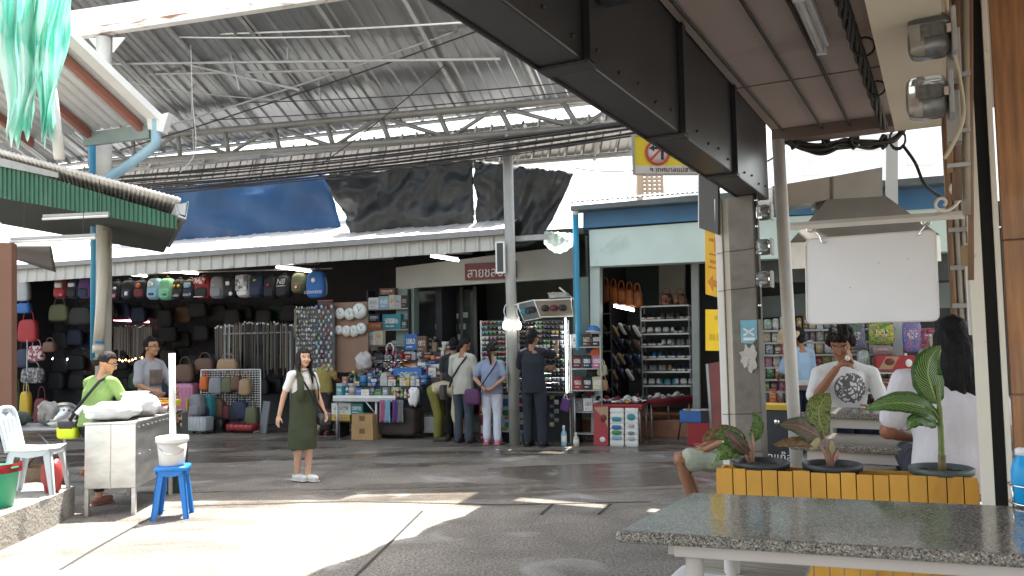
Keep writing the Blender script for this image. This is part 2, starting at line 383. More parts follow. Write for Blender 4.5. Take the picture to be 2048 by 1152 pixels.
# second, lower roof behind the light gap
T = thing('low_roof', 'lower corrugated roof sloping down behind the gap of daylight', 'roof', FA(-2, 1.2, 5)); T0 = Vector(T.location)
f0, f1, k0, k1 = fp(150, 338, 1.2), fp(1285, 222, 1.2), fp(130, 398, 3.3), fp(1270, 308, 3.3)
vs = []; fs = []; nn = 42; c = 0
for i in range(nn):
    for da, dz in prof[:-1]:
        t = (i+da/.345)/nn
        for k in range(2):
            p, q = (f0, f1) if k == 0 else (k0, k1)
            vs.append(FA(p[0]+(q[0]-p[0])*t, 1.2+2.1*k, p[1]+(q[1]-p[1])*t+dz)-T0)
        c += 1
fs = [(2*i, 2*i+2, 2*i+3, 2*i+1) for i in range(c-1)]
b = MB(); b.add(vs, fs, M_roof); b.build('roof_sheet', T)
for k in (.1, .9):
    b = MB(); b.tube([FA(f0[0]+(k0[0]-f0[0])*k, 1.2+2.1*k, f0[1]+(k0[1]-f0[1])*k-.06)-T0, FA(f1[0]+(k1[0]-f1[0])*k, 1.2+2.1*k, f1[1]+(k1[1]-f1[1])*k-.06)-T0], .05, M_pipe, 6); b.build('purlin', T)
for i in range(9):
    t = (i+.5)/9; b = MB(); p = FA(f0[0]+(f1[0]-f0[0])*t, 1.2, f0[1]+(f1[1]-f0[1])*t-.05)-T0; q = FA(k0[0]+(k1[0]-k0[0])*t, 3.3, k0[1]+(k1[1]-k0[1])*t-.05)-T0
    b.tube([p, q], .04, M_pipe, 4); b.build('rafter', T)
# posts
pz = fp(1018, 308, -.66); base = FA(pz[0], -.66, 0)
T = thing('roof_post', 'round grey steel post carrying the truss, two lit bulbs tied to it', 'post', base)
b = MB(); b.tube([(0, 0, 0), (-.01, 0, 2), (-.02, 0, pz[1])], [.082, .08, .078], mat('post_paint', (.36, .36, .33), .55, .1, .14, 3, .05), 20); b.build('shaft', T)
b = MB(); b.box((-.02, 0, pz[1]+.02), (.34, .22, .03), M_pipe); b.tube([(-.02, 0, pz[1]+.03), (-.02, 0, 4.75)], .05, M_pipe, 8); b.build('head_plate', T)
for px, py, t_ in ((1011, 650, 'left'), (1037, 650, 'right')):
    q = fpt(px, py, -.78); L = thing('light_bulb', 'lit bulb on the left of the round grey post' if t_ == 'left' else 'lit bulb half hidden on the right of the round grey post', 'light bulb', q, 0, 'bulbs on the grey post')
    sx = -1 if t_ == 'left' else 1
    b = MB(); b.lathe([(.005, -.07), (.03, -.055), (.043, -.02), (.04, .015), (.022, .05), (.018, .06)], (0, 0, 0), M_bulb, 14); b.build('glass', L)
    b = MB(); b.lathe([(.02, .055), (.021, .11), (.01, .125)], (0, 0, 0), M_whiteplastic, 12); b.build('socket', L)
    b = MB(); b.tube(bez([(0, 0, .12), (-.02*1, 0, .22), (.01, .02, .30), (-sx*.06, .10, .31)]), .006, M_whiteplastic, 6); b.build('cord', L)
lp = P(214, 76, 10.6); base = Vector((lp.x, lp.y, 0))
T = thing('roof_post', 'tall round concrete post at left carrying the long gutter beam', 'post', base)
b = MB(); b.tube([(0, 0, 0), (-.01, 0, 2.6), (-.04, 0, lp.z)], .095, mat('post_concrete', (.42, .40, .35), .75, 0, .16, 3, .12, spots=((.2, .19, .17), 2.2, .62)), 18); b.build('shaft', T)
for s in (-1, 1): MB().prism([(s*.08, -.01, lp.z), (s*.24, -.01, lp.z), (s*.08, -.01, lp.z-.2)], (0, .02, 0), M_white).build('bracket', T)
# gutter beam
p0, p1 = P(138, 52, 10.5), P(760, -40, 10.7)
T = thing('gutter_beam', 'long white box gutter with rusty lower lip near the market roof edge', 'gutter', p0); d = p1-p0
b = MB(); M_rust = mat('rusty_white_paint', (.62, .60, .55), .6, .1, .1, 3, .05, spots=((.22, .10, .05), 3.5, .57), stretch=(1, 1, 3))
b.prism([(0, 0, -.06), (0, 0, .2), (0, .25, .2), (0, .25, -.06)], d, M_white); b.build('trough', T)
b = MB(); b.prism([(0, -.02, -.16), (0, -.02, -.062), (0, .1, -.062), (0, .1, -.16)], d, M_rust); b.build('lower_lip', T)

# ================================================================ tarpaulins
def tarp(corners, b0, name, label, m, wr=.05, seed=0, slack=.0, nu=40, nv=22):
    pts = [fp(*c, b0) for c in corners]; o = FA(pts[0][0], b0, pts[0][1])
    def fn(u, v):
        tl, tr, br, bl = pts
        a = (tl[0]*(1-u)+tr[0]*u)*(1-v)+(bl[0]*(1-u)+br[0]*u)*v; z = (tl[1]*(1-u)+tr[1]*u)*(1-v)+(bl[1]*(1-u)+br[1]*u)*v
        q = Vector((a*1.3+seed, z*2.2, seed)); w_ = noise.noise(q)*wr*1.8 + noise.noise(Vector((a*4.5-z*3.0+seed, z*1.6+a*.8, 3)))*wr + abs(noise.noise(Vector((a*9+z*7, z*6-a*2, seed))))*wr*.6
        z += .03*math.sin(u*9+seed)*v - slack*4*u*(1-u)*v
        return FA(a, b0+w_-.25*slack*v, z) - o
    b = MB(); b.grid(fn, nu, nv, m, th=FN*.006); return solo(b, name, label, 'tarpaulin', o)
M_blue = mat('blue_tarpaulin', (.008, .06, .17), .45, 0, .2, 1.4, .08, spots=((.012, .11, .25), .8, .58))
M_blk = mat('black_plastic_sheet', (.02, .022, .023), .34, 0, .3, 2, .1)
tarp([(240, 384), (655, 346), (690, 474), (240, 486)], .6, 'blue_tarpaulin', 'blue tarpaulin hung above the sunlit shop awning', M_blue, .06, 2, .04)
tarp([(646, 352), (945, 318), (949, 470), (712, 486)], .12, 'black_tarpaulin', 'wide black plastic sheet hung between the blue tarpaulin and grey post', M_blk, .11, 5, .12)
tarp([(951, 322), (1148, 343), (1088, 472), (952, 472)], .14, 'black_tarpaulin', 'smaller black plastic sheet stretched to a corner right of the grey post', M_blk, .10, 9, .25)
b = MB(); b.tube(sag(fpt(220, 374, .5), fpt(960, 312, .5), .04), .012, M_cable, 5); solo(b, 'support_wire', 'wire carrying the hung tarpaulins', 'wire')

# ================================================================ bag shop and its sunlit awning
T = thing('shop_awning', 'metal awning with ribbed grey fascia over the bag and clock stalls', 'awning', FA(-3, -.45, 3)); T0 = Vector(T.location)
top0, top1 = fp(-20, 544, -.45), fp(1012, 470, -.45); bt0, bt1 = fp(-20, 569, -.45), fp(1012, 499, -.45)
def rib(t, n_): x = (t*n_) % 1; return .025 if x < .16 else (.0 if x > .22 else .025*(1-(x-.16)/.06))
b = MB(); M_fascia = mat('fascia_sheet', (.42, .42, .39), .5, .3, .1, 3, .03, spots=((.2, .19, .17), 2.5, .66))
n = 360
b.grid(lambda u, v: FA(top0[0]+(top1[0]-top0[0])*u, -.45-rib(u, 45), (top0[1]+(top1[1]-top0[1])*u)*(1-v)+(bt0[1]+(bt1[1]-bt0[1])*u)*v)-T0, n, 1, M_fascia, smooth=False); b.build('fascia', T)
b = MB(); q0, q1 = FA(top0[0], -.56, top0[1]+.0)-T0, FA(top1[0], -.56, top1[1]+.0)-T0
b.prism([q0, q0+FN*.12, q0+FN*.12+Vector((0, 0, .09)), q0+Vector((0, 0, .09))], q1-q0, mat('gutter_grey', (.22, .22, .22), .5, .3, .15, 3)); b.build('gutter', T)
M_awn = mat('bleached_awning_sheet', (.62, .62, .62), .5, .1, .1, 1.2, .03, spots=((.45, .22, .2), .7, .68))
b = MB(); nr = 60
b.grid(lambda u, v: FA(top0[0]+(top1[0]-top0[0])*u, -.43+1.6*v, top0[1]+(top1[1]-top0[1])*u+.10+.62*v+rib(u, 40)*.4)-T0, 320, 2, M_awn, th=(0, 0, -.004), smooth=False); b.build('roof_sheet', T)
for t in (.12, .3, .47, .62, .76, .9):
    b = MB(); p = FA(top0[0]+(top1[0]-top0[0])*t, -.4, bt0[1]+(bt1[1]-bt0[1])*t+.03)-T0
    b.tube([p, p+FN*1.2+Vector((0, 0, .1))], .03, M_pipe, 4); b.build('bracket', T)
# ragged end of the awning right of the post
b = MB(); q0, q1 = fpt(1008, 484, -.5)-T0, fpt(1098, 478, -.5)-T0; b.prism([q0, q0+FN*.12, q0+FN*.12+Vector((0, 0, .08)), q0+Vector((0, 0, .08))], q1-q0, M_pipe); b.build('gutter_end', T)
b = MB(); b.grid(lambda u, v: fpt(1088+58*u, 462+5*u+(16+26*math.sin(.4+u*2.4))*v, -.4+.5*(1-v))-T0+Vector((0, 0, .006*math.sin(u*30))), 60, 6, mat('old_green_sheet', (.38, .48, .42), .5, .1, .3, 5, .1)); b.build('loose_end_sheet', T)

T = thing('shop_building', 'dark open fronted bag shop under the ribbed awning', 'shop', FA(-5.5, 2, 0)); T0 = Vector(T.location)
def slab(px, b0, th, m, T0): return MB().prism([fpt(x, y, b0)-T0 for x, y in px], FN*th, m)
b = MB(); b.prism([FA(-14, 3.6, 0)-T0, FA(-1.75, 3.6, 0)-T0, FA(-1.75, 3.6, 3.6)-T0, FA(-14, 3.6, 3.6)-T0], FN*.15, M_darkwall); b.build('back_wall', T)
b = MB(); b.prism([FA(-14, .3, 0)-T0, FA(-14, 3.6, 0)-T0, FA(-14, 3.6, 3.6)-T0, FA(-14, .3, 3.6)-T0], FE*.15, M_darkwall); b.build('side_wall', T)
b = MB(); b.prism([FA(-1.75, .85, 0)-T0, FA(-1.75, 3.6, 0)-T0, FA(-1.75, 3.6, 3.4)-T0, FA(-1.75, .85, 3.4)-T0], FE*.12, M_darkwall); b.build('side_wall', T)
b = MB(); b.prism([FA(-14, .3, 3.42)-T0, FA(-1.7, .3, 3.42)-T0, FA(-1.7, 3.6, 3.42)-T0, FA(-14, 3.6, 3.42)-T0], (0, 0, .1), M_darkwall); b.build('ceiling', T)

# ================================================================ eyewear / clock shop: white upper wall and room behind
T = thing('shop_building', 'cream fronted eyewear shop with maroon name board behind the grey post', 'shop', FA(-.5, .8, 0)); T0 = Vector(T.location)
b = slab([(792, 535), (1152, 490), (1152, 556), (792, 578)], .6, .15, mat('cream_front_wall', (.40, .40, .37), .7, 0, .05, 3, .03), T0); b.build('front_wall', T)
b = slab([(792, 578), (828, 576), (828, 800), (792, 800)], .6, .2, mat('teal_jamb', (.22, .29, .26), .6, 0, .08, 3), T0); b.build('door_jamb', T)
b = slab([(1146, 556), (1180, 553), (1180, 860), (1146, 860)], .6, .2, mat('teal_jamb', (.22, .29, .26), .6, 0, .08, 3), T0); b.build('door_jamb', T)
aL, aR = fp(780, 700, .8)[0], fp(1180, 700, .6)[0]
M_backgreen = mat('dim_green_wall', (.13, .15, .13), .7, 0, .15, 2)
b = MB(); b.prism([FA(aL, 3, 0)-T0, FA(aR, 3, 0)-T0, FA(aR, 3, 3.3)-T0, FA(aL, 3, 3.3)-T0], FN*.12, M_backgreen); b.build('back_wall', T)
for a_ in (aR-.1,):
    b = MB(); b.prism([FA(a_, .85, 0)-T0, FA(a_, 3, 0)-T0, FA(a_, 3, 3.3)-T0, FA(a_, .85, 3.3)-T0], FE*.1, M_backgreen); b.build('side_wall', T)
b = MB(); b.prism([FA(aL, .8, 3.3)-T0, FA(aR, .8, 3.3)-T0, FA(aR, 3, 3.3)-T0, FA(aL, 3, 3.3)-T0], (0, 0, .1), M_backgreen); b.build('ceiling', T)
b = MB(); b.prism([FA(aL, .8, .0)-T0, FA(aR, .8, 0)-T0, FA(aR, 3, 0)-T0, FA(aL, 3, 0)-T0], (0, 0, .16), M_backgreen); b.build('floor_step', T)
# glass partition with paper notices
G_ = thing('glass_partition', 'dim glass partition covered with small white paper notices', 'partition', fpt(890, 700, 1.5), RZF); gl = Vector(G_.location)
gw = MB(); gw.box((0, .02, .15), (1.2, .012, 1.9), mat('smoked_glass', (.05, .06, .06), .15, 0, .2, 3)); gw.build('pane', G_)
for x in (-.62, .35, .62):
    b = MB(); b.box((x, 0, .15), (.06, .05, 2.0), mat('dim_frame', (.09, .09, .08), .5, 0, .1, 3)); b.build('frame_post', G_)
M_paper = mat('notice_paper', (.36, .40, .40), .8, 0, .12, 8)
for i in range(13):
    r0, c0 = divmod(i, 4); b = MB(); b.box((-.08+c0*.17-.05*r0+rnd.uniform(-.02, .02), -.012, .62-.2*r0+rnd.uniform(-.02, .02)), (rnd.uniform(.09, .14), .004, rnd.uniform(.09, .13)), M_paper); b.build('paper_notice', G_)
# maroon name board
q0 = fpt(972, 542, .56); T = thing('shop_sign', 'maroon board with white Thai lettering on the cream wall', 'sign', q0, RZF)
wl = (Vector(fpt(1035, 538, .56))-Vector(fpt(933, 545, .56))).length
b = MB(); b.box((.08, 0, .0), (wl, .03, .28), mat('maroon_board', (.12, .012, .016), .5, 0, .1, 3)); b.build('board', T)
text('สายชลบริ', .235, mat('sign_lettering', (.62, .6, .58), .5, 0, 0), T, (.04, -.018, -.03), (R_(90), 0, 0), width=.86)
# small swinging mirror/sign frame by the post
T = thing('hanging_sign', 'narrow dark sign in a white frame hung beside the grey post', 'sign', fpt(1001, 515, -.82), RZF)
b = MB(); b.box((0, 0, 0), (.1, .03, .44), mat('dark_sign_face', (.02, .03, .03), .3, 0, .2, 6)); b.build('face', T)
b = MB()
for s in (-1, 1): b.box((s*.062, 0, 0), (.022, .04, .48), M_white); b.box((0, 0, s*.23), (.10, .04, .022), M_white)
b.build('frame', T)

# ================================================================ shoe shop with teal front
T = thing('shop_building', 'shoe shop with pale teal shutter box and blue band on top', 'shop', FA(2.5, .5, 0)); T0 = Vector(T.location)
b = slab([(1166, 420), (1430, 404), (1430, 438), (1166, 456)], -.12, .3, M_bluepaint, T0); b.build('blue_band', T)
b = slab([(1141, 412), (1430, 387), (1430, 399), (1141, 421)], -.4, .34, mat('dark_gutter', (.10, .12, .13), .5, .2, .2, 3), T0); b.build('roof_gutter', T)
b = slab([(1178, 460), (1452, 440), (1452, 521), (1180, 533)], -.06, .35, M_teal, T0); b.build('shutter_box', T)
b = slab([(1180, 533), (1199, 532), (1199, 868), (1182, 868)], 0, .2, mat('pale_pillar', (.40, .48, .46), .5, .1, .08, 3), T0); b.build('pillar', T)
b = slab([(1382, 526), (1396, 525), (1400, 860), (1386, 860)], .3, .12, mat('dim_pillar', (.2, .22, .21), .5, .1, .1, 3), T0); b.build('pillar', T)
aL, aR = fp(1182, 700, .2)[0], fp(1425, 700, .2)[0]
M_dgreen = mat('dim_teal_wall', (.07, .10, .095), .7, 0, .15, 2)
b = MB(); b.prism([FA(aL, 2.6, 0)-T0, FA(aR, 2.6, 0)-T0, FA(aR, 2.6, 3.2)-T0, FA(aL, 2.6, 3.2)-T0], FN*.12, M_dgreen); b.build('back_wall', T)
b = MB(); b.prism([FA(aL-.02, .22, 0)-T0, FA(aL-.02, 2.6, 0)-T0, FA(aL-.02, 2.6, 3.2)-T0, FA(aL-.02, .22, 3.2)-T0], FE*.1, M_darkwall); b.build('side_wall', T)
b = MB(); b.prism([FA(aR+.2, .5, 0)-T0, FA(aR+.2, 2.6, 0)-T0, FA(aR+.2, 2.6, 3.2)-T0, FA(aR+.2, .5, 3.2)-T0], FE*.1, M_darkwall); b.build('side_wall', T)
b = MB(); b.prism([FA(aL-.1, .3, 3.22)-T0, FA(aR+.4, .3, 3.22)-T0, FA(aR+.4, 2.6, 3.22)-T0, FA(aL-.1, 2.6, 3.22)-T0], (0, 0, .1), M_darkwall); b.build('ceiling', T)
st0, st1 = fp(1262, 840, .55), fp(1400, 838, .55)
b = MB(); b.prism([FA(st0[0]-.8, .55, 0)-T0, FA(st1[0]+.5, .55, 0)-T0, FA(st1[0]+.5, 2.6, 0)-T0, FA(st0[0]-.8, 2.6, 0)-T0], (0, 0, .27), M_orange); b.build('tiled_step', T, bevel=.01)
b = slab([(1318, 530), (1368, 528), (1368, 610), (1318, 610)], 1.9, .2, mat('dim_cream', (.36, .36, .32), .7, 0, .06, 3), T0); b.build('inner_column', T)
# bright metal roof edge above
b = MB(); b.grid(lambda u, v: fpt(1140+300*u, 409-24*u, -.42)-T0+FN*(2.0*v)+Vector((0, 0, .03+.35*v+.02*(int(u*60) % 2))), 60, 1, M_awn, th=(0, 0, -.01), smooth=False); b.build('roof_sheet', T)
# blue downpipe at its corner
T = thing('downpipe', 'blue plastic downpipe at the corner of the teal shoe shop', 'pipe', fpt(1154, 880, -.3)); T0 = Vector(T.location)
b = MB(); p = [fpt(1151, 418, -.3), fpt(1153, 560, -.3), fpt(1157, 660, -.3), fpt(1158, 700, -.25)]; b.tube([q-T0 for q in p], .047, M_bluepipe, 12); b.build('pipe', T)
b = MB(); b.tube([fpt(1151, 417, -.3)-T0, fpt(1151, 430, -.3)-T0], .05, M_whiteplastic, 12); b.build('collar', T)

# ================================================================ grocery shop further right, seen past the tables
T = thing('shop_building', 'grocery shop with teal front seen behind the restaurant tables', 'shop', FA(5.5, .5, 0)); T0 = Vector(T.location)
b = slab([(1456, 440), (1960, 412), (1960, 500), (1456, 521)], -.06, .3, M_teal, T0); b.build('shutter_box', T)
b = slab([(1436, 404), (1960, 366), (1960, 412), (1436, 437)], -.1, .28, M_bluepaint, T0); b.build('blue_band', T)
b = slab([(1436, 387), (1960, 345), (1960, 360), (1436, 399)], -.4, .34, mat('dark_gutter', (.10, .12, .13), .5, .2, .2, 3), T0); b.build('roof_gutter', T)
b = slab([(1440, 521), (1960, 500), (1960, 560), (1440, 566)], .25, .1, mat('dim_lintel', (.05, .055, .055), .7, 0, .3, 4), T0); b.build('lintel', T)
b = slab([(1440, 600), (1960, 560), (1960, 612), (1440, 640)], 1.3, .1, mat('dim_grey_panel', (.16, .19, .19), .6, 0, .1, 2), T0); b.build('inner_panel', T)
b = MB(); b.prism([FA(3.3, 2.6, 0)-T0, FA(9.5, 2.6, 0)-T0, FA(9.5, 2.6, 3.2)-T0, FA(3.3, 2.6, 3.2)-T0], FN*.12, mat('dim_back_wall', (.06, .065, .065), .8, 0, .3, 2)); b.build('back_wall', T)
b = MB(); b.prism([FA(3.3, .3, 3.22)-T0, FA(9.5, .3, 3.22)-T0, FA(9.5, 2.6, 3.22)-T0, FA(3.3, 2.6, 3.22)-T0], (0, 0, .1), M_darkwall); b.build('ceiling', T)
b = slab([(1786, 530), (1806, 530), (1806, 860), (1786, 860)], .2, .2, mat('pale_grey_pillar', (.45, .46, .45), .6, 0, .06, 2), T0); b.build('pillar', T)
b = slab([(1772, 268), (1796, 266), (1796, 418), (1772, 420)], -.5, .16, mat('pale_grey_pillar', (.45, .46, .45), .6, 0, .06, 2), T0); b.build('rooftop_post', T)

# ================================================================ buildings far behind, sun glare put into the pale wall colours
def far_building(px, Y, depth, m, label, wins=(), mw=None):
    o = P(px[0], px[3], Y); x1 = P(px[2], px[3], Y); zt = P(px[0], px[1], Y).z
    T = thing('apartment_building', label, 'building', (o.x, Y, 0)); W = x1.x-o.x
    b = MB(); b.box((W/2, depth/2, zt/2), (W, depth, zt), m); b.box((W/2, depth/2, zt+.1), (W+.3, depth+.3, .2), m); b.build('wall', T)
    for (a0, b0, a1, b1) in wins:
        p, q = P(a0, b0, Y), P(a1, b1, Y); b = MB(); b.box(((p.x+q.x)/2-o.x, -.03, (p.z+q.z)/2), (abs(q.x-p.x), .08, abs(p.z-q.z)), mw); b.build('window', T)
    return T
M_pale = mat('glare_pale_plaster', (.85, .84, .80), .8, 0, .04, .5)
M_win = mat('grey_window_screen', (.62, .63, .61), .6, 0, .15, 3)
far_building((1325, 330, 1475, 560), 32, 8, M_pale, 'pale plastered building with a grey window above the shoe shop roof', [(1358, 365, 1398, 391)], M_win)
far_building((1560, 180, 2100, 560), 36, 8, mat('far_glare_plaster', (.84, .83, .82), .8, 0, .04, .4), 'pale building seen through the gap under the restaurant ceiling', [(1600, 285, 1640, 350), (1700, 270, 1760, 300), (1812, 280, 1868, 330)], M_win)
T = thing('lattice_wall', 'pierced tan block wall standing behind the shoe shop roof', 'wall', P(1304, 390, 20)); T0 = Vector(T.location)
b = MB(); M_lat = mat('tan_block', (.36, .26, .18), .8, 0, .1, 2)
for i in range(5):
    p = P(1284+10*i, 330, 20)-T0; q = P(1284+10*i, 392, 20)-T0; b.box(((p.x+q.x)/2, 0, (p.z+q.z)/2), (.05, .1, abs(p.z-q.z)), M_lat)
for j in range(8):
    p = P(1284, 334+8*j, 20)-T0; q = P(1326, 334+8*j, 20)-T0; b.box(((p.x+q.x)/2, 0, p.z), (abs(q.x-p.x), .09, .05), M_lat)
b.build('pierced_blocks', T)
b = MB(); b.box((P(1278, 350, 20).x-T0.x, 0, -1.0), (.12, .2, 5.0), M_lat); b.build('edge_post', T)
# ================================================================ near building on the right (frame u to the right, w along the street)
M_ceil = mat('ceiling_paint', (.50, .41, .37), .7, 0, .08, 1.2, .02, spots=((.36, .28, .23), .9, .60))
T = thing('shophouse', 'near shophouse whose ceiling and dark steel beam hang over the restaurant', 'building', ST(-1.45, 4))
T0 = Vector(T.location)
def sprism(u0, u1, w0, w1, z0, z1, m, T0): return MB().prism([ST(u0, w0, z0)-T0, ST(u1, w0, z0)-T0, ST(u1, w1, z0)-T0, ST(u0, w1, z0)-T0], (0, 0, z1-z0), m)
sprism(-1.105, 4, -3, 6.75, 3.17, 3.3, M_ceil, T0).build('ceiling', T)
sprism(-1.0, 4, -3, 6.6, 3.31, 7.5, mat('upper_storey', (.5, .47, .42), .7, 0, .08, .5), T0).build('upper_storey', T)
MB().prism([ST(-4.27+.05*noise.noise(Vector((k*.9, 0, 0)))+.04*math.sin(k*1.7), -4+.2*k, 5.0)-T0 for k in range(65)]+[ST(-1.02, 8.8, 5.0)-T0, ST(-1.02, -4, 5.0)-T0], (0, 0, .15), mat('canopy_sheet', (.4, .4, .4), .6, 0, .1, 1)).build('upper_canopy', T)  # out of view; ragged outer edge shaped to break the sun patch border
sprism(-1.0, 5, 6.62, 11.2, 5.2, 5.35, mat('canopy_sheet', (.4, .4, .4), .6, 0, .1, 1), T0).build('unseen_sun_block', T)  # added out of view to keep sun off the restaurant floor
sprism(-1.1, .1, 6.55, 6.74, 3.08, 3.168, mat('brown_ceiling_trim', (.20, .15, .125), .7, 0, .1, 3), T0).build('ceiling_trim', T)
sprism(-.21, .06, -3, 5.9, 2.9, 3.168, mat('beige_soffit', (.64, .57, .46), .7, 0, .06, 2, .05, spots=((.48, .40, .30), 1.6, .62)), T0).build('soffit_beam', T)
M_beam = mat('dark_painted_beam', (.024, .025, .028), .36, .1, .3, 1.4, .08, spots=((.05, .043, .036), 1.3, .62))
b = MB(); b.prism([ST(-1.285, -3, 2.6)-T0, ST(-1.112, -3, 2.6)-T0, ST(-1.112, -3, 3.4)-T0, ST(-1.285, -3, 3.4)-T0], SW*9.4, M_beam); b.build('steel_beam', T, bevel=.008)
for w_ in (2.74, 4.0, 5.19):
    b = MB(); b.prism([ST(-1.110, w_, 2.6)-T0, ST(-1.082, w_, 2.6)-T0, ST(-1.082, w_, 3.16)-T0, ST(-1.110, w_, 3.16)-T0], SW*.05, M_beam); b.build('stiffener_plate', T)
    b = MB(); b.prism([ST(-1.29, w_-.01, 2.586)-T0, ST(-1.087, w_-.01, 2.586)-T0, ST(-1.087, w_-.01, 2.598)-T0, ST(-1.29, w_-.01, 2.598)-T0], SW*.09, M_dkmetal); b.build('flange_splice', T)
b = MB(); b.prism([ST(-1.293, -3, 2.59)-T0, ST(-1.285, -3, 2.59)-T0, ST(-1.285, -3, 2.64)-T0, ST(-1.293, -3, 2.64)-T0], SW*9.4, M_dkmetal); b.build('edge_angle', T)
for w_ in (1.9, 3.6, 5.3): sprism(-1.1, -.2, w_, w_+.006, 3.164, 3.1695, mat('ceiling_joint', (.22, .17, .145), .8, 0, .2, 6), T0).build('ceiling_joint', T)
for k in range(22):
    w_ = 1.2+.24*k; MB().sup(ST(-1.108, w_, 2.66+.02*(k % 2))-T0, (.008, .008, .008), M_dkmetal, 1, nu=6, nv=5).build('bolt_head', T)
# dark box hanging on the beam
T = thing('wall_speaker', 'dark box fixed to the inner side of the steel beam overhead', 'speaker box', ST(-1.02, 2.55, 2.95), RZS)
b = MB(); b.box((0, 0, .18), (.17, .85, .52), mat('dark_box_paint', (.018, .02, .026), .5, 0, .2, 3)); b.build('case', T, bevel=.012)
b = MB(); b.box((.088, .3, -.06), (.01, .3, .02), M_pipe); b.build('edge_strip', T)
# concrete column with its pipes and notices
cb = P(1497, 700, 6.05); T = thing('concrete_column', 'rough grey concrete column under the end of the steel beam', 'column', (cb.x, cb.y, 0), RZS)
b = MB(); b.box((0, 0, 1.3), (.19, .19, 2.6), M_conc); b.build('shaft', T, bevel=.012)
for z in (.75, 1.02, 1.92, 2.2):
    b = MB(); b.tube([(-.19, -.06, z-.012), (-.12, -.1, z-.006), (.0, -.099, z), (.098, -.099, z+.01)], .0022, M_dkmetal, 5); b.build('wire_tie', T)
T2 = thing('sticker', 'pale blue torn sticker on the concrete column', 'sticker', P(1498, 664, 5.93), RZS)
b = MB(); b.prism([(-.057, 0, -.075), (.02, 0, -.085), (.055, 0, -.05), (.057, 0, .085), (-.057, 0, .085)], (0, -.004, 0), mat('blue_sticker', (.16, .40, .52), .5, 0, .2, 8)); b.build('sheet', T2)
b = MB(); b.box((0, -.006, .0), (.09, .003, .012), M_white, Matrix.Rotation(.6, 3, 'Y')); b.box((0, -.006, 0), (.09, .003, .012), M_white, Matrix.Rotation(-.6, 3, 'Y')); b.box((0, -.006, -.05), (.08, .003, .02), M_white); b.build('faded_print', T2)
q0 = P(1499, 714, 5.93); T2 = thing('torn_poster', 'torn remains of white paper pasted below the blue sticker', 'poster', q0, RZS)
r2 = random.Random(3); pl = []
for i in range(22):
    an = 2*math.pi*i/22; rr = r2.uniform(.55, 1.1); pl.append((.068*rr*math.cos(an), 0, .115*rr*math.sin(an)))
MB().prism(pl, (0, -.003, 0), mat('torn_paper', (.48, .46, .43), .9, 0, .2, 14, spots=((.3, .28, .25), 16, .55))).build('paper', T2)
b0 = P(1454, 700, 6.1); T = thing('wall_conduit', 'white square pipe strapped along the left side of the column', 'pipe', (b0.x, b0.y, 0), RZS)
b = MB(); b.box((-.025, 0, 1.3), (.052, .06, 2.6), M_white); b.box((.028, .01, 1.3), (.048, .05, 2.6), mat('cream_pipe', (.6, .55, .47), .5, 0, .06, 3)); b.build('duct', T, bevel=.006)
b = MB(); b.tube([(.075, -.03, .25), (.07, -.03, 1.6)], .008, mat('yellow_conduit', (.55, .36, .04), .5, 0, .1, 3), 6); b.build('yellow_conduit', T)
b0 = P(1582, 600, 6.25); T = thing('support_pipe', 'round white steel pipe standing left of the hanging blank board', 'post', (b0.x, b0.y, .2))
b = MB(); b.tube([(0, 0, 0), (-.05, 0, 2.87)], .047, M_white, 18); b.build('pipe', T)
b = MB(); b.tube([(0, 0, 0), (0, 0, .02)], .09, M_white, 16); b.build('foot_plate', T)
# small glass meters on the column's right side
M_glass = mat('meter_glass', (.75, .77, .76), .05, 0, .03, 6, trans=.92)
def meter(px, py, Y, s, label, group, board=True):
    T = thing('electricity_meter', label, 'meter', P(px, py, Y), RZS, group)
    b = MB(); b.sup((-s*.1, 0, 0), (s*.5, s*.42, s*.55), M_glass, .45, nu=20, nv=12); b.build('glass_cover', T)
    b = MB(); b.box((s*.47, 0, 0), (s*.12, s*.95, s*1.15), mat('meter_grey', (.30, .31, .31), .5, .2, .1, 6)); b.build('base', T, bevel=s*.04)
    b = MB(); b.box((-.02*s, 0, .1*s), (s*.5, s*.4, s*.34), mat('meter_works', (.32, .3, .28), .5, .3, .6, 30)); b.tube([(-s*.2, 0, -.2*s), (s*.3, 0, -.2*s)], s*.2, M_galv, 12); b.build('works', T)
    b = MB(); b.box((s*.36, -s*.46, 0), (s*.1, s*.1, s*.22), M_chrome); b.build('seal', T)
    return T
for py, ss, wd in ((425, .115, 'topmost'), (494, .12, 'middle'), (559, .12, 'lowest')):
    meter(1530, py, 5.9, ss*.87, wd+' of three small glass meters on the right of the concrete column', 'small meters on the column')
T = thing('wall_conduit', 'thin black cable run with clips beside the small meters', 'cable', P(1514, 500, 5.92), RZS)
b = MB(); b.tube([(0, 0, .5), (0, 0, -.5)], .012, M_black, 6); b.build('cable', T)
for k in range(5): b = MB(); b.sup((.005, -.014, .36-.19*k), (.012, .01, .012), M_chrome, 1, nu=8, nv=6); b.build('clip', T)

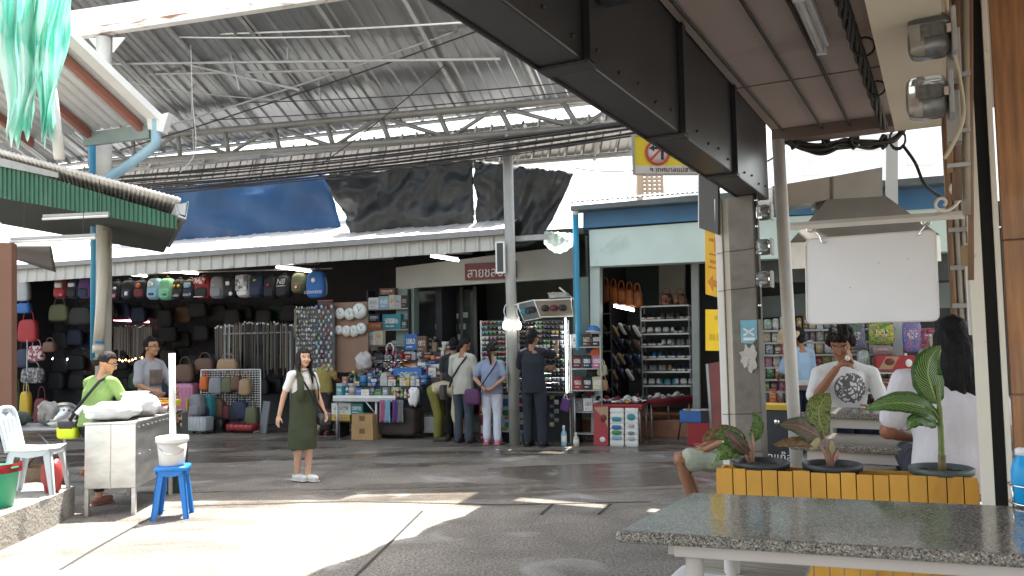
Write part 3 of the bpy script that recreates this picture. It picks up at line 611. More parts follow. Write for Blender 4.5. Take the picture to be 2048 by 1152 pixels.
# utility pillar, door frame and wood wall at the right edge
pb = P(1921, 600, 5.45); T = thing('utility_pillar', 'narrow cream pillar with conduits carrying the large glass meters', 'pillar', (pb.x, pb.y, .2), RZS)
b = MB(); b.box((.04, .05, 1.48), (.2, .12, 2.96), mat('dirty_cream', (.40, .36, .28), .7, 0, .15, 4, .1, spots=((.16, .1, .07), 2.4, .6))); b.build('shaft', T)
for k, (x, c, r0) in enumerate(((-.035, (.28, .17, .10), .02), (.005, (.42, .4, .36), .016), (.045, (.5, .48, .42), .013), (.085, (.2, .15, .12), .02))):
    b = MB(); b.tube([(x, -.03, .35+.2*k), (x-.005, -.03, 2.0), (x, -.03, 2.95)], r0, mat('conduit', c, .5, 0, .15, 5), 8); b.build('conduit', T)
for z in (1.55, 1.8, 2.05): b = MB(); b.box((.03, -.05, z), (.16, .02, .03), M_galv); b.build('clamp', T)
meter(1866, 73, 3.42, .165, 'upper of the two large glass electricity meters under the ceiling', 'large meters on the pillar')
meter(1862, 195, 3.42, .16, 'lower of the two large glass electricity meters, beside the beige soffit', 'large meters on the pillar')
for k, (x0, y0, x1, y1) in enumerate(((1890, 88, 1925, 88), (1888, 212, 1925, 215))):
    T2 = thing('meter_board', 'grey board behind the upper large meter' if k == 0 else 'grey board behind the lower large meter', 'board', P(1906, y0+6, 3.5), RZS, 'meter boards')
    b = MB(); b.box((0, 0, -.04), (.055, .1, .22), M_pipe); b.build('board', T2, bevel=.005)
T = thing('conduit_board', 'upper strip of conduits beside the door frame behind the large meters', 'conduit', P(1922, 200, 3.6), RZS); T0 = Vector(T.location); RB = Matrix.Rotation(-RZS, 3, 'Z')
for k, (xa, xb, ya, yb, c, r0) in enumerate(((1896, 1902, -30, 345, (.28, .17, .10), .013), (1912, 1914, -30, 400, (.16, .10, .07), .02), (1930, 1934, -30, 430, (.34, .30, .24), .017), (1940, 1942, -30, 560, (.22, .13, .08), .012))):
    MB().tube([RB @ (P(xa, ya, 3.6)-T0), RB @ (P(xb, yb, 3.6)-T0)], r0, mat('conduit', c, .5, 0, .15, 5), 8).build('conduit', T)
for y in (150, 262, 330): MB().box(RB @ (P(1918, y, 3.57)-T0), (.09, .02, .018), M_galv).build('clamp', T)
def cable(pts, r, name, label, m=M_cable, cat='cable', group=None, n=6):
    o = Vector(pts[0]); b = MB(); b.tube([Vector(p)-o for p in pts], r, m, n); return solo(b, name, label, cat, o, 0, group)
cable(bez([P(1893, -10, 3.4), P(1898, 60, 3.4), P(1912, 120, 3.38), P(1925, 190, 3.38), P(1926, 240, 3.38), P(1905, 290, 3.4), P(1888, 318, 3.42)]), .0085, 'loose_cable', 'thick beige cable curling down beside the large meters', mat('beige_cable', (.5, .44, .33), .5, 0, .08, 4))
fz = P(1955, 600, 3.75); T = thing('door_frame', 'white painted frame post with a flaking black gap beside the wood wall', 'door frame', (fz.x, fz.y, .2), RZS)
b = MB(); b.box((0, 0, 1.5), (.052, .08, 3.1), mat('flaking_white_paint', (.66, .63, .55), .55, 0, .07, 3, .12, spots=((.16, .11, .07), 9, .68))); b.build('white_post', T, bevel=.004)
b = MB(); b.box((.052, .03, 1.5), (.05, .05, 3.1), mat('black_gap', (.008, .008, .008), .8, 0, .2, 4)); b.build('dark_channel', T)
b = MB(); b.box((.088, 0, 1.5), (.022, .07, 3.1), mat('flaking_white_paint', (.66, .63, .55), .55, 0, .07, 3, .12, spots=((.16, .11, .07), 9, .68))); b.build('inner_stop', T, bevel=.003)
T = thing('wood_wall', 'varnished brown wooden wall at the right edge', 'wall', (fz.x, fz.y, .2), RZS)
for k, (z0, z1) in enumerate(((-.2, .62), (.625, 1.1), (1.105, 1.79), (1.795, 3.1))):
    o_ = .004*(k % 2); b = MB(); b.box((.36, .02+o_, (z0+z1)/2), (.5, .05, z1-z0), M_wood); b.build('wood_board', T, bevel=.004)
q0 = P(1941, 570, 3.95); T = thing('switch_box', 'small white box and tan plate fixed to the door frame', 'box', q0, RZS)
b = MB(); b.box((0, 0, -.02), (.035, .04, .44), M_white); b.build('cover', T, bevel=.004)
b = MB(); b.box((-.018, -.024, .14), (.03, .006, .1), mat('tan_plate', (.42, .30, .16), .6, 0, .1, 4)); b.build('plate', T)

# ceiling cables, knot of cables, unlit tube
def CG(px, py, z=3.13): return G(px, py, z)
for k, (x0, x1, y1, r) in enumerate(((1325, 1566, 262, .009), (1470, 1648, 262, .009), (1566, 1706, 262, .010))):
    cable([CG(x0+(x1-x0)*t, -20+(y1+20)*t, 3.14-.012*math.sin(t*21)) for t in [i/10 for i in range(11)]], r, 'ceiling_cable', ('black cable pinned along the ceiling edge next to the beam', 'black cable on the ceiling second from the beam', 'black cable on the ceiling beside the unlit tube')[k], group='ceiling cables')
pts = [CG(1678+(1768-1678)*t, -20+270*t, 3.11) for t in [i/16 for i in range(17)]]
T = thing('cable_bundle', 'thick ropey bundle of black cables twisted along the ceiling', 'cable', pts[0])
for k in range(5):
    rr = random.Random(k); b = MB(); b.tube(bez([p-pts[0]+SR*(.022*math.sin(i*.9+k*1.3))+Vector((0, 0, .02*math.cos(i*.9+k*1.3)-.02)) for i, p in enumerate(pts)], 4), .011, M_cable, 6); b.build('strand', T)
for k, (i, s) in enumerate(((6, .05), (11, .045))):
    b = MB(); c0 = pts[i]-pts[0]; b.tube([c0+SR*(.04+s*math.cos(t*.5))+Vector((0, 0, -.04+s*math.sin(t*.5))) for t in range(14)], .006, M_cable, 5); b.build('loop', T)
ko = P(1700, 285, 6.35); T = thing('cable_bundle', 'tangled garland of black cables hanging under the ceiling end', 'cable', ko)
r2 = random.Random(5)
for k in range(9):
    base = [(1562, 268), (1590, 288), (1640, 302+r2.uniform(-8, 8)), (1690, 292+r2.uniform(-10, 6)), (1740, 284+r2.uniform(-10, 8)), (1785, 280), (1806, 262), (1790, 250)]
    b = MB(); b.tube(bez([P(x+r2.uniform(-5, 5), y+r2.uniform(-6, 6), 6.35+r2.uniform(-.05, .05))-ko for x, y in base], 6), r2.uniform(.008, .013), M_cable, 6); b.build('strand', T)
for k, x in enumerate((1586, 1652, 1708, 1768)):
    b = MB(); b.tube(bez([P(x+6*math.cos(t*1.9)+r2.uniform(-3, 3), 278+12*math.sin(t*1.9)+t*.8, 6.33+.02*math.sin(t))-ko for t in range(12)], 4), .014, M_cable, 6); b.build('knot', T)
for k in range(3):
    b = MB(); b.tube([P(1795+16*math.cos(t*.5+k), 278+(18+2*k)*math.sin(t*.5+k), 6.3)-ko for t in range(14)], .008, M_cable, 5); b.build('loop', T)
b = MB(); b.tube([P(1580, 273, 6.36)-ko, P(1810, 250, 6.36)-ko], .014, M_dkmetal, 6); b.build('bracket_rail', T)
cable(bez([P(1805, 290, 6.3), P(1830, 325, 6.2), P(1850, 370, 6.0), P(1885, 395, 5.6), P(1893, 398, 5.5)]), .013, 'loose_cable', 'single black cable drooping from the tangle towards the scroll bracket')
cable(bez([P(1565, 290, 6.35), P(1550, 312, 6.5), P(1536, 322, 6.4)]), .008, 'loose_cable', 'thin black cable from the tangle to the column top')
p0, p1 = CG(1598, -15, 3.1), CG(1642, 100, 3.1); T = thing('ceiling_light', 'unlit white fluorescent batten on the ceiling', 'ceiling light', (p0+p1)/2, RZS); L_ = (p1-p0).length
b = MB(); b.box((0, 0, .035), (.075, L_, .045), M_whiteplastic); b.build('batten', T, bevel=.006)
b = MB(); b.tube([(0, -L_/2+.03, -.012), (0, L_/2-.03, -.012)], .014, M_white, 10); b.build('tube', T)
for s in (-1, 1): b = MB(); b.box((0, s*(L_/2-.018), -.006), (.05, .03, .05), M_whiteplastic); b.build('end_cap', T)

# hanging blank board on its bracket
e1 = P(1930, 429, 5.25); Yl = 5.72; e0 = P(1580, 453, Yl)
T = thing('sign_bracket', 'white steel sign arm with scroll fixed to the utility pillar', 'bracket', e1); T0 = Vector(T.location)
d = (e0-e1).normalized(); ang = math.atan2(-d.y, -d.x)
b = MB(); b.tube([(0, 0, 0), e0-e1], .027, M_white, 4); b.build('arm', T)
b = MB(); dd = -d; sc = []
for i in range(60):
    t = i/59
    sc.append((1908 + 20*math.cos(-2.8+t*6.0)*(1 if t < .5 else 1), 380))
pts = bez([(1893, 412), (1884, 421), (1874, 414), (1874, 402), (1884, 397), (1893, 404), (1893, 416), (1908, 418), (1922, 400), (1926, 380), (1918, 367), (1904, 370), (1902, 382), (1911, 390), (1921, 385)], 6) if False else None
crv = [(1888, 412), (1892, 404), (1886, 397), (1876, 399), (1871, 409), (1876, 419), (1890, 422), (1906, 415), (1920, 398), (1925, 380), (1918, 368), (1906, 368), (1901, 378), (1907, 388), (1917, 386)]
b.tube(bez([P(x, y, 5.26)-T0 for x, y in crv], 5), .011, M_white, 6); b.build('scroll', T)
for px, Y in ((1622, 5.66), (1852, 5.35)):
    c0 = P(px, 456 if px < 1700 else 442, Y)-T0
    b = MB(); b.tube([c0+dd*(.028*math.cos(t*.55))+Vector((0, 0, .028*math.sin(t*.55))) for t in range(12)], .006, M_chrome, 5); b.build('ring', T)
c = [P(1611, 479, 5.63), P(1871, 460, 5.29), P(1878, 641, 5.29), P(1614, 648, 5.63)]
o = (c[0]+c[1]+c[2]+c[3])/4; T = thing('hanging_sign', 'blank white board hung from the white sign arm', 'sign', o)
def rounded(cs, r=.06, n=5):
    out = []
    for i in range(4):
        p, a_, b_ = cs[i], cs[i-1], cs[(i+1) % 4]
        for k in range(n+1):
            t = k/n; A = p+(a_-p).normalized()*r*(1-t)**1.0; B = p+(b_-p).normalized()*r*t; q = p+(a_-p).normalized()*r*((1-t)**2)+(b_-p).normalized()*r*(t**2); out.append(q)
    return out
nrm = (c[1]-c[0]).cross(c[3]-c[0]).normalized()
b = MB(); b.prism([p-o for p in rounded(c, .045)], nrm*.018, mat('board_enamel', (.82, .84, .88), .35, 0, .02, 2)); b.build('panel', T)
b = MB(); ed = rounded(c, .045); b.tube([p-o for p in ed+ed[:1]], .006, M_white, 6); b.build('rim', T)
for px, py in ((1815, 518), (1757, 526), (1700, 575)): MB().sup(P(px, py, 5.33)-o-nrm*.0, (.0035, .012, .0022), mat('scuff', (.3, .27, .25), .8, 0, 0), 1, nu=6, nv=5).build('scuff_mark', T)
for px, py, qx, qy in ((1624, 460, 1645, 486), (1856, 444, 1834, 470)):
    Y = 5.6 if px < 1700 else 5.3
    b = MB(); b.tube(bez([P(px, py, Y)-o, P((px+qx)/2+3, (py+qy)/2-4, Y-.02)-o, P(qx, qy, Y-.04)-o, P(qx+10, qy-3, Y-.02)-o]), .005, M_chrome, 5); b.build('hook', T)

# kitchen hood and duct
T = thing('kitchen_hood', 'stainless steel cooker hood with square duct behind the hanging board', 'hood', P(1715, 440, 7.9), RZS*.7); T0 = Vector(T.location)
def hp(px, py, Y=7.9): return P(px, py, Y)
M_hood = mat('brushed_hood_steel', (.25, .235, .21), .38, .6, .16, 2.2, .04)
def wpr(px, dy, m, Y=7.9):
    mb = MB(); R = Matrix.Rotation(-RZS*.7, 3, 'Z'); mb.prism([R @ (P(x, y, Y)-T0) for x, y in px], R @ Vector((0, dy, 0)), m); return mb
wpr([(1667, 352), (1765, 334), (1765, 394), (1667, 404)], .6, M_hood).build('duct_box', T)
wpr([(1545, 372), (1666, 352), (1666, 398), (1545, 418)], .5, mat('shiny_duct', (.36, .33, .29), .25, .9, .2, 2, .05), 7.95).build('duct', T)
mb = MB(); R = Matrix.Rotation(-RZS*.7, 3, 'Z')
top = [P(1655, 399, 7.9), P(1772, 392, 7.9), P(1772, 392, 8.5), P(1655, 399, 8.5)]; bot = [P(1578, 486, 7.6), P(1880, 470, 7.6), P(1880, 470, 9.0), P(1578, 486, 9.0)]
mb.add([R @ (p-T0) for p in top+bot], [(0, 1, 2, 3), (7, 6, 5, 4), (4, 5, 1, 0), (5, 6, 2, 1), (6, 7, 3, 2), (7, 4, 0, 3)], M_hood); mb.build('canopy', T)
mb = MB(); lo = [p-Vector((0, 0, .24)) for p in bot]
mb.add([R @ (p-T0-Vector((0, 0, .002))) for p in bot+lo], [(0, 1, 2, 3), (7, 6, 5, 4), (0, 4, 5, 1), (1, 5, 6, 2), (2, 6, 7, 3), (3, 7, 4, 0)], M_steel); mb.build('skirt', T)

# signs on the left of the column
T = thing('hanging_sign', 'dark grey sign with a white edge hung above the yellow boards', 'sign', P(1420, 400, 6.5), RZS+R_(30)); T0 = Vector(T.location)
mb = MB(); cs = [P(1402, 348, 6.5), P(1440, 348, 6.05), P(1440, 470, 6.05), P(1402, 456, 6.5)]; Rm = Matrix.Rotation(-(RZS+R_(30)), 3, 'Z')
mb.prism([Rm @ (p-T0) for p in cs], Rm @ Vector((-.02, -.02, 0)), mat('dark_grey_sign', (.07, .068, .066), .5, 0, .1, 3)); mb.build('face', T)
mb = MB(); mb.prism([Rm @ (P(x, y, 6.52)-T0) for x, y in ((1396, 342), (1402, 342), (1402, 458), (1396, 456))], Rm @ Vector((0, -.03, 0)), M_white); mb.build('edge', T)
M_yel = mat('faded_yellow_board', (.62, .36, .015), .5, 0, .12, 4, spots=((.55, .25, .02), 3, .6)); M_faint = mat('faded_red_print', (.45, .16, .01), .6, 0, .2, 6)
for k, cs in enumerate(([(1410, 458), (1446, 466), (1446, 598), (1411, 588)], [(1411, 619), (1446, 619), (1446, 702), (1411, 701)])):
    ps = [P(x, y, 6.4 if i in (0, 3) else 6.1) for i, (x, y) in enumerate(cs)]; o = sum(ps, Vector())/4
    T = thing('yellow_sign', ('taller yellow board with a faded red arrow beside the column', 'smaller bright yellow board below the one with an arrow')[k], 'sign', o)
    b = MB(); nn_ = (ps[1]-ps[0]).cross(ps[3]-ps[0]).normalized()*.012; b.prism([p-o for p in ps], nn_, M_yel if k == 0 else mat('yellow_board', (.78, .52, .01), .45, 0, .06, 3)); b.build('board', T)
    fr = (lambda u, v: ps[0].lerp(ps[1], u).lerp(ps[3].lerp(ps[2], u), v)-o-nn_*.25)
    if k == 0:
        for (u0, v0, u1, v1) in ((.25, .12, .5, .17), (.55, .1, .62, .3), (.25, .35, .8, .38), (.3, .45, .7, .5), (.2, .55, .75, .58)):
            b = MB(); b.prism([fr(u0, v0), fr(u1, v0), fr(u1, v1), fr(u0, v1)], nn_*-.1, M_faint); b.build('faded_print', T)
        b = MB(); b.prism([fr(.15, .8), fr(.45, .68), fr(.45, .75), fr(.85, .75), fr(.85, .85), fr(.45, .85), fr(.45, .92)], nn_*-.1, M_faint); b.build('arrow', T)
    else:
        for (u0, v0, u1, v1) in ((.55, .15, .7, .25), (.25, .6, .4, .75), (.45, .6, .55, .75), (.65, .58, .8, .75)):
            b = MB(); b.prism([fr(u0, v0), fr(u1, v0), fr(u1, v1), fr(u0, v1)], nn_*-.1, mat('ghost_print', (.60, .36, .01), .6, 0, .1, 6)); b.build('faded_print', T)
# no left turn banner over the lane
c0 = P(1335, 310, 10); T = thing('traffic_banner', 'yellow banner with a red no left turn circle and Thai words', 'sign', c0, R_(6)); sc = 10/1650
bw, bh = 145*sc, 76*sc
tl, bl_ = P(1266, 274, 10)-c0, P(1264, 347, 10)-c0; bw = 165*sc
b = MB(); x0 = tl.x; b.box((x0+bw/2, 0, .0), (bw, .012, bh), mat('yellow_vinyl', (.62, .50, .03), .5, 0, .08, 2, .1, 5)); b.build('sheet', T)
b = MB(); b.box((x0+bw/2, -.008, -bh/2+.045), (bw, .006, .1), mat('white_vinyl', (.55, .52, .50), .5, 0, .05, 3)); b.build('white_strip', T)
b = MB(); b.box((x0-.012, 0, 0), (.03, .03, bh+.03), M_pipe); b.box((x0+bw/2, 0, -bh/2-.01), (bw, .03, .02), M_pipe); b.box((x0+bw/2, 0, bh/2+.01), (bw, .03, .02), M_pipe); b.build('frame', T)
cc = P(1314, 306, 10)-c0; cr = 24*sc
b = MB(); b.lathe([(cr, 0), (cr, .004)], (cc.x, -.008, cc.z), mat('white_disc', (.55, .52, .5), .5, 0, .04, 3), 32, ax=(0, -1, 0)); b.build('disc', T)
b = MB(); b.tube([(cc.x+cr*math.cos(t*.2), -.016, cc.z+cr*math.sin(t*.2)) for t in range(33)], .012, mat('red_print', (.45, .03, .03), .5, 0, .05, 3), 6)
b.box((cc.x, -.018, cc.z), (cr*1.9, .006, .022), mat('red_print', (.45, .03, .03), .5, 0, .05, 3), Matrix.Rotation(R_(-45), 3, 'Y')); b.build('red_ring', T)
b = MB(); M_print = mat('black_print', (.02, .02, .02), .6, 0, 0)
b.box((cc.x+.06, -.014, cc.z-.02), (.032, .004, .14), M_print); b.box((cc.x+.015, -.0145, cc.z+.055), (.12, .004, .03), M_print); b.prism([(cc.x-.04, -.0125, cc.z+.095), (cc.x-.105, -.0125, cc.z+.055), (cc.x-.04, -.0125, cc.z+.015)], (0, -.004, 0), M_print); b.build('arrow', T)
text('ฯ เทศบาลแม่สาย', .085, M_print, T, (x0+.47, -.014, -bh/2+.045), (R_(90), 0, 0))
for x in (x0+.03, x0+bw-.05): b = MB(); b.tube([(x, 0, bh/2), (x, 0, bh/2+.5)], .006, M_cable, 5); b.build('hanging_wire', T)

# ================================================================ left side: green stall roof, upper roof, net, wall
T = thing('stall_roof', 'green fascia stall roof with sunlit corrugated top at the left', 'roof', P(352, 458, 9.6)); T0 = Vector(T.location); YF = 9.6
M_greenf = mat('green_fascia_sheet', (.045, .14, .085), .5, .1, .15, 3, .03, spots=((.10, .20, .15), 2, .62), stretch=(3, 1, .6))
b = MB()
def fas(u, v):
    x = -60+415*u; yt = 309+.2971*(x+60); yb = 385+.1773*(x+60)
    q = P(x, yt*(1-v)+yb*v, YF)-T0; k = (u*46) % 1
    return q+Vector((0, -.018 if k < .3 else 0, 0))
b.grid(fas, 230, 1, M_greenf, smooth=False); b.build('fascia', T)
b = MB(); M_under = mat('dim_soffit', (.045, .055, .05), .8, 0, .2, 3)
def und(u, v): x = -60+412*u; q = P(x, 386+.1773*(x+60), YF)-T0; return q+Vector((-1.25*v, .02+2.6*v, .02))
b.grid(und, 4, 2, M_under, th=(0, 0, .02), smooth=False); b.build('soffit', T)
b = MB()
def rf(u, v):
    x = -60+430*u; q = P(x, 296+.272*(x+60)-6, YF)-T0; k = 0
    return q+Vector((-1.35*v, -.12+2.8*v, .005*math.sin(u*48*2*math.pi)))
b.grid(rf, 384, 3, mat('sunlit_weathered_tile', (.62, .60, .58), .6, .1, .2, 4, .1, spots=((.25, .23, .21), 3, .62)), th=(0, 0, .045)); b.build('roof_sheet', T)  # pale base puts sunlight on the tile ends into the colour
b = MB(); q0, q1 = P(-60, 300, YF-.03)-T0, P(118, 346, YF-.03)-T0
b.prism([q0, q1, q1+Vector((0, 0, -.06)), q0+Vector((0, 0, -.12))], (0, -.02, 0), M_pipe); b.build('flashing', T)
b = MB(); g0 = P(364, 420, YF-.15)-T0
for k in range(2): b.prism([g0+Vector((x*.16, 0, z*.22)) for x, z in ((-.5, .3), (-.25, -.35), (.3, -.5), (.5, .45), (.38, .45), (.22, -.3), (-.18, -.2), (-.38, .35))][::1], (-1.35, 2.8, 0), M_galv) if k == 0 else b.add([g0+Vector((x*.16, 0, z*.22)) for x, z in ((-.4, .3), (-.2, -.25), (.25, -.4), (.45, .4))], [(0, 1, 2, 3)], M_galv)
b.build('gutter', T)
for (x0, y0, x1, y1, Y, lab) in ((85, 438, 216, 432, 9.2, 'unlit tube light hung under the green fascia'), (20, 484, 190, 476, 9.0, 'unlit tube light hung lowest under the stall soffit')):
    p, q = P(x0, y0, Y), P(x1, y1, Y); L = thing('tube_light', lab, 'tube light', p)
    b = MB(); b.tube([(0, 0, 0), q-p], .016, M_white, 8); b.build('tube', L)
    b = MB(); b.prism([Vector((0, .0, .02)), (q-p)+Vector((0, 0, .02)), (q-p)+Vector((0, 0, .05)), Vector((0, 0, .05))], (0, .05, 0), M_pipe); b.build('batten', L)
    for t in (.15, .85): b = MB(); b.tube([(q-p)*t+Vector((0, .02, .05)), (q-p)*t+Vector((0, .02, .42))], .004, M_cable, 4); b.build('hanging_wire', L)
T = thing('upper_roof', 'small corrugated roof with red edged rafters above the green stall', 'roof', P(300, 246, 10.0)); T0 = Vector(T.location)
ev = Vector((0, 0, 0)); up = (Vector((-math.sin(AF), -math.cos(AF), .47))).normalized()
M_redb = mat('red_oxide_board', (.30, .12, .09), .6, 0, .15, 3, .05); M_paleroof = mat('pale_roof_sheet', (.55, .55, .55), .5, .2, .1, 2)
b = MB(); b.grid(lambda u, v: ev-FE*(4.2*u)+up*(3.4*v)+Vector((0, 0, .03*(1 if (u*28) % 1 < .25 else 0))), 224, 1, M_paleroof, th=(0, 0, .006), smooth=False); b.build('roof_sheet', T)
for k, (o_, w_, m) in enumerate(((0, .16, M_white), (-.18, .07, M_redb), (-1.0, .07, M_redb), (-2.0, .07, M_redb))):
    b = MB(); q0 = ev+FE*(o_+.02)+Vector((0, 0, -.01)); b.prism([q0, q0+FE*w_, q0+FE*w_+Vector((0, 0, -.1 if k else .1)), q0+Vector((0, 0, -.1 if k else .1))], up*3.4, m); b.build('rafter', T)
b = MB(); b.prism([ev+Vector((0, -.03, -.02)), ev+Vector((0, -.03, -.19)), ev+Vector((0, .03, -.19)), ev+Vector((0, .03, -.02))], -FE*1.05, mat('grey_green_beam', (.22, .27, .25), .5, .1, .12, 3)); b.build('eave_beam', T)
b = MB(); b.prism([ev+Vector((0, -.1, .04)), ev+Vector((.27, -.1, .1)), ev+Vector((.2, -.1, -.14)), ev+Vector((.02, -.1, -.1))], (0, .14, 0), M_white); b.build('gutter_end', T)
cable(bez([P(312, 240, 9.95), P(312, 268, 9.95), P(310, 288, 9.95), P(290, 306, 9.97), P(250, 335, 10.0), P(216, 356, 10.05)]), .058, 'downpipe', 'pale blue downpipe bending from the upper gutter to the round post', mat('sunlit_blue_pipe', (.30, .46, .55), .45, 0, .1, 3), 'pipe', n=14)  # sunlight on this pipe is put into its paler blue
T = thing('downpipe', 'blue downpipe standing behind the tall concrete post', 'pipe', P(189, 700, 10.8)); T0 = Vector(T.location)
b = MB(); b.tube([P(176, 258, 10.75)-T0, P(186, 300, 10.8)-T0, P(190, 420, 10.8)-T0, P(190, 720, 10.8)-T0], .055, M_bluepipe, 12); b.build('pipe', T)
T = thing('drain_pipe', 'beige plastic drain pipe leaning against the concrete post', 'pipe', P(196, 690, 10.42)); T0 = Vector(T.location)
M_beigep = mat('beige_plastic_pipe', (.55, .50, .40), .45, 0, .1, 4)
b = MB(); b.tube([P(211, 462, 10.42)-T0, P(200, 640, 10.42)-T0, P(196, 692, 10.42)-T0], .06, M_beigep, 14); b.build('pipe', T)
b = MB(); b.tube([P(197, 690, 10.42)-T0, P(196, 706, 10.42)-T0], .068, M_beigep, 14); b.build('socket', T)
b = MB(); b.tube([P(198, 682, 10.42)-T0, P(197.8, 687, 10.42)-T0], .0625, mat('blue_band', (.03, .2, .5), .5, 0, 0), 14); b.build('blue_ring', T)
# green shade net and its white pole
def net_mat():
    m = mat('green_shade_net', (.16, .62, .50), .6, 0, .3, 2.2, .15, spots=((.85, .90, .87), 1.6, .42)); n = m.node_tree.nodes; l = m.node_tree.links
    t = n.new('ShaderNodeBsdfTranslucent'); t.inputs[0].default_value = (.35, .85, .70, 1); x = n.new('ShaderNodeMixShader'); x.inputs[0].default_value = .5
    l.new(n['Principled BSDF'].outputs[0], x.inputs[1]); l.new(t.outputs[0], x.inputs[2]); l.new(x.outputs[0], n['Material Output'].inputs[0]); return m
o = P(60, 100, 8.0); b = MB(); M_net = net_mat()
r2 = random.Random(4)
for k, (xa, xb, yb, yy) in enumerate(((-25, 92, 290, 8.0), (44, 88, 262, 8.08), (70, 142, 285, 7.95))):
    def fn(u, v, xa=xa, xb=xb, yb=yb, yy=yy, k=k):
        wv = 1-.55*v; x = (xa+xb)/2+(u-.5)*(xb-xa)*wv+12*math.sin(v*3+k)+6*math.sin(v*9+u*4)
        y = -30+(yb+30)*v*(1-.18*abs(u-.5)+.05*math.sin(u*23+k))
        return P(x, y, yy+.09*math.sin(u*17+v*4+k)+.05*noise.noise(Vector((u*6, v*5, k))))-o
    b.grid(fn, 26, 24, M_net)
T = thing('shade_net', 'ragged green shade net hanging in folds at the upper left', 'net', o)
MB.build(b, 'net_cloth', T)
cable([P(92, 120, 8.1), P(106, 200, 8.1), P(119, 318, 8.1)], .05, 'support_pole', 'white leaning pole between the green net and the stall roof', M_white, 'pole', n=12)
T = thing('stall_wall', 'plain brown stall wall at the left edge', 'wall', P(-40, 700, 8.9)); T0 = Vector(T.location)
b = MB(); b.prism([P(-120, 480, 8.9)-T0, P(23, 486, 8.9)-T0, P(23, 870, 8.9)-T0, P(-120, 870, 8.9)-T0], (0, .1, 0), mat('brown_wall', (.16, .075, .045), .7, 0, .1, 2)); b.build('panel', T)
b = MB(); b.tube([P(23, 486, 8.95)-T0, P(23, 870, 8.95)-T0], .03, M_dkmetal, 8); b.build('edge_pipe', T)
o = P(70, 520, 11.6); b = MB(); b.grid(lambda u, v: P(22+90*u*(.9+.1*v), 492+28*u*v+22*v, 11.4+.8*v)-o, 12, 4, mat('dull_canopy', (.22, .21, .2), .7, 0, .15, 3), th=(0, 0, -.02)); solo(b, 'side_canopy', 'dull grey side canopy under the green stall roof', 'canopy', o)

# ================================================================ overhead cables across the lane
r2 = random.Random(11)
for i in range(16):
    y0 = 345+i*3.0+r2.uniform(-4, 4); y1 = 238+i*2.2+r2.uniform(-3, 3); bb = -.95-.03*(i % 4)
    p, q = fpt(120, y0+14, bb), fpt(1330, y1-8, bb)
    cable(sag(p, q, .10+r2.uniform(-.04, .08), 16), r2.choice((.008, .011, .015)), 'overhead_cable', 'black cable in the thick sagging bundle under the truss', group='sagging cable bundle')
for (x0, y0, x1, y1, bb, r, lab, m) in ((150, 66, 700, 72, -2.2, .012, 'pale wire strung just below the gutter beam', M_white), (150, 72, 940, 44, -2.1, .014, 'pale wire running from the gutter post to the steel beam', M_white),
        (300, 262, 940, 52, -1.5, .016, 'grey cable crossing the roof diagonally towards the steel beam', M_pipe), (240, 300, 955, 62, -1.5, .013, 'dark cable crossing the roof below the diagonal grey one', M_cable),
        (500, 205, 1190, 160, -1.3, .009, 'thin dark wire under the right half of the roof', M_cable), (420, 240, 1195, 178, -1.3, .009, 'thin dark wire just above the truss', M_cable), (640, 330, 890, 130, -1.2, .009, 'thin wire rising steeply to the roof from the bundle', M_cable),
        (230, 160, 560, 200, -1.8, .008, 'thin wire under the left half of the roof', M_pipe), (1150, 336, 1290, 338, .6, .01, 'short dark wire crossing the patch of sky', M_cable)):
    cable(sag(fpt(x0, y0, bb), fpt(x1, y1, bb), .05, 12), r, 'overhead_wire', lab, m)
cable(bez([fpt(379, 52, -2.0), fpt(382, 105, -2.0), fpt(385, 200, -1.9), fpt(391, 300, -1.8), fpt(360, 345, -1.7)]), .007, 'overhead_wire', 'loose pale string dangling from the gutter beam', M_white)
# ================================================================ people
def baked(mb, name, parent, vox, smooth=2, wr=0.0, seed=0, wscale=9.0):
    """one continuous skin: voxel-merged, smoothed, folded by noise"""
    o = bpy.data.objects.new(name, mb.mesh(name)); COL.objects.link(o)
    r = o.modifiers.new('r', 'REMESH'); r.mode = 'VOXEL'; r.voxel_size = vox; r.use_smooth_shade = True
    if smooth: s = o.modifiers.new('s', 'SMOOTH'); s.factor = .5; s.iterations = smooth
    bpy.context.view_layer.update()
    me = bpy.data.meshes.new_from_object(o.evaluated_get(bpy.context.evaluated_depsgraph_get())); bpy.data.objects.remove(o)
    if wr:
        n0 = len(me.vertices); ca = [0.0]*(3*n0); na = [0.0]*(3*n0); me.vertices.foreach_get('co', ca); me.vertex_normals.foreach_get('vector', na)
        for i in range(0, 3*n0, 3):
            p = Vector(ca[i:i+3]); k = noise.noise(Vector((p.x*wscale+seed, p.y*wscale, p.z*wscale*.55)))+.5*noise.noise(Vector((p.x*wscale*2.3, p.y*wscale*2.3+seed, p.z*wscale)))
            k *= wr; ca[i] += na[i]*k; ca[i+1] += na[i+1]*k; ca[i+2] += na[i+2]*k
        me.vertices.foreach_set('co', ca); me.update()
    me.materials.clear()
    for m in mb.mats[:1]: me.materials.append(m)
    me.polygons.foreach_set('material_index', [0]*len(me.polygons)); me.polygons.foreach_set('use_smooth', [True]*len(me.polygons))
    o = bpy.data.objects.new(name, me); COL.objects.link(o); o.parent = parent
    return o
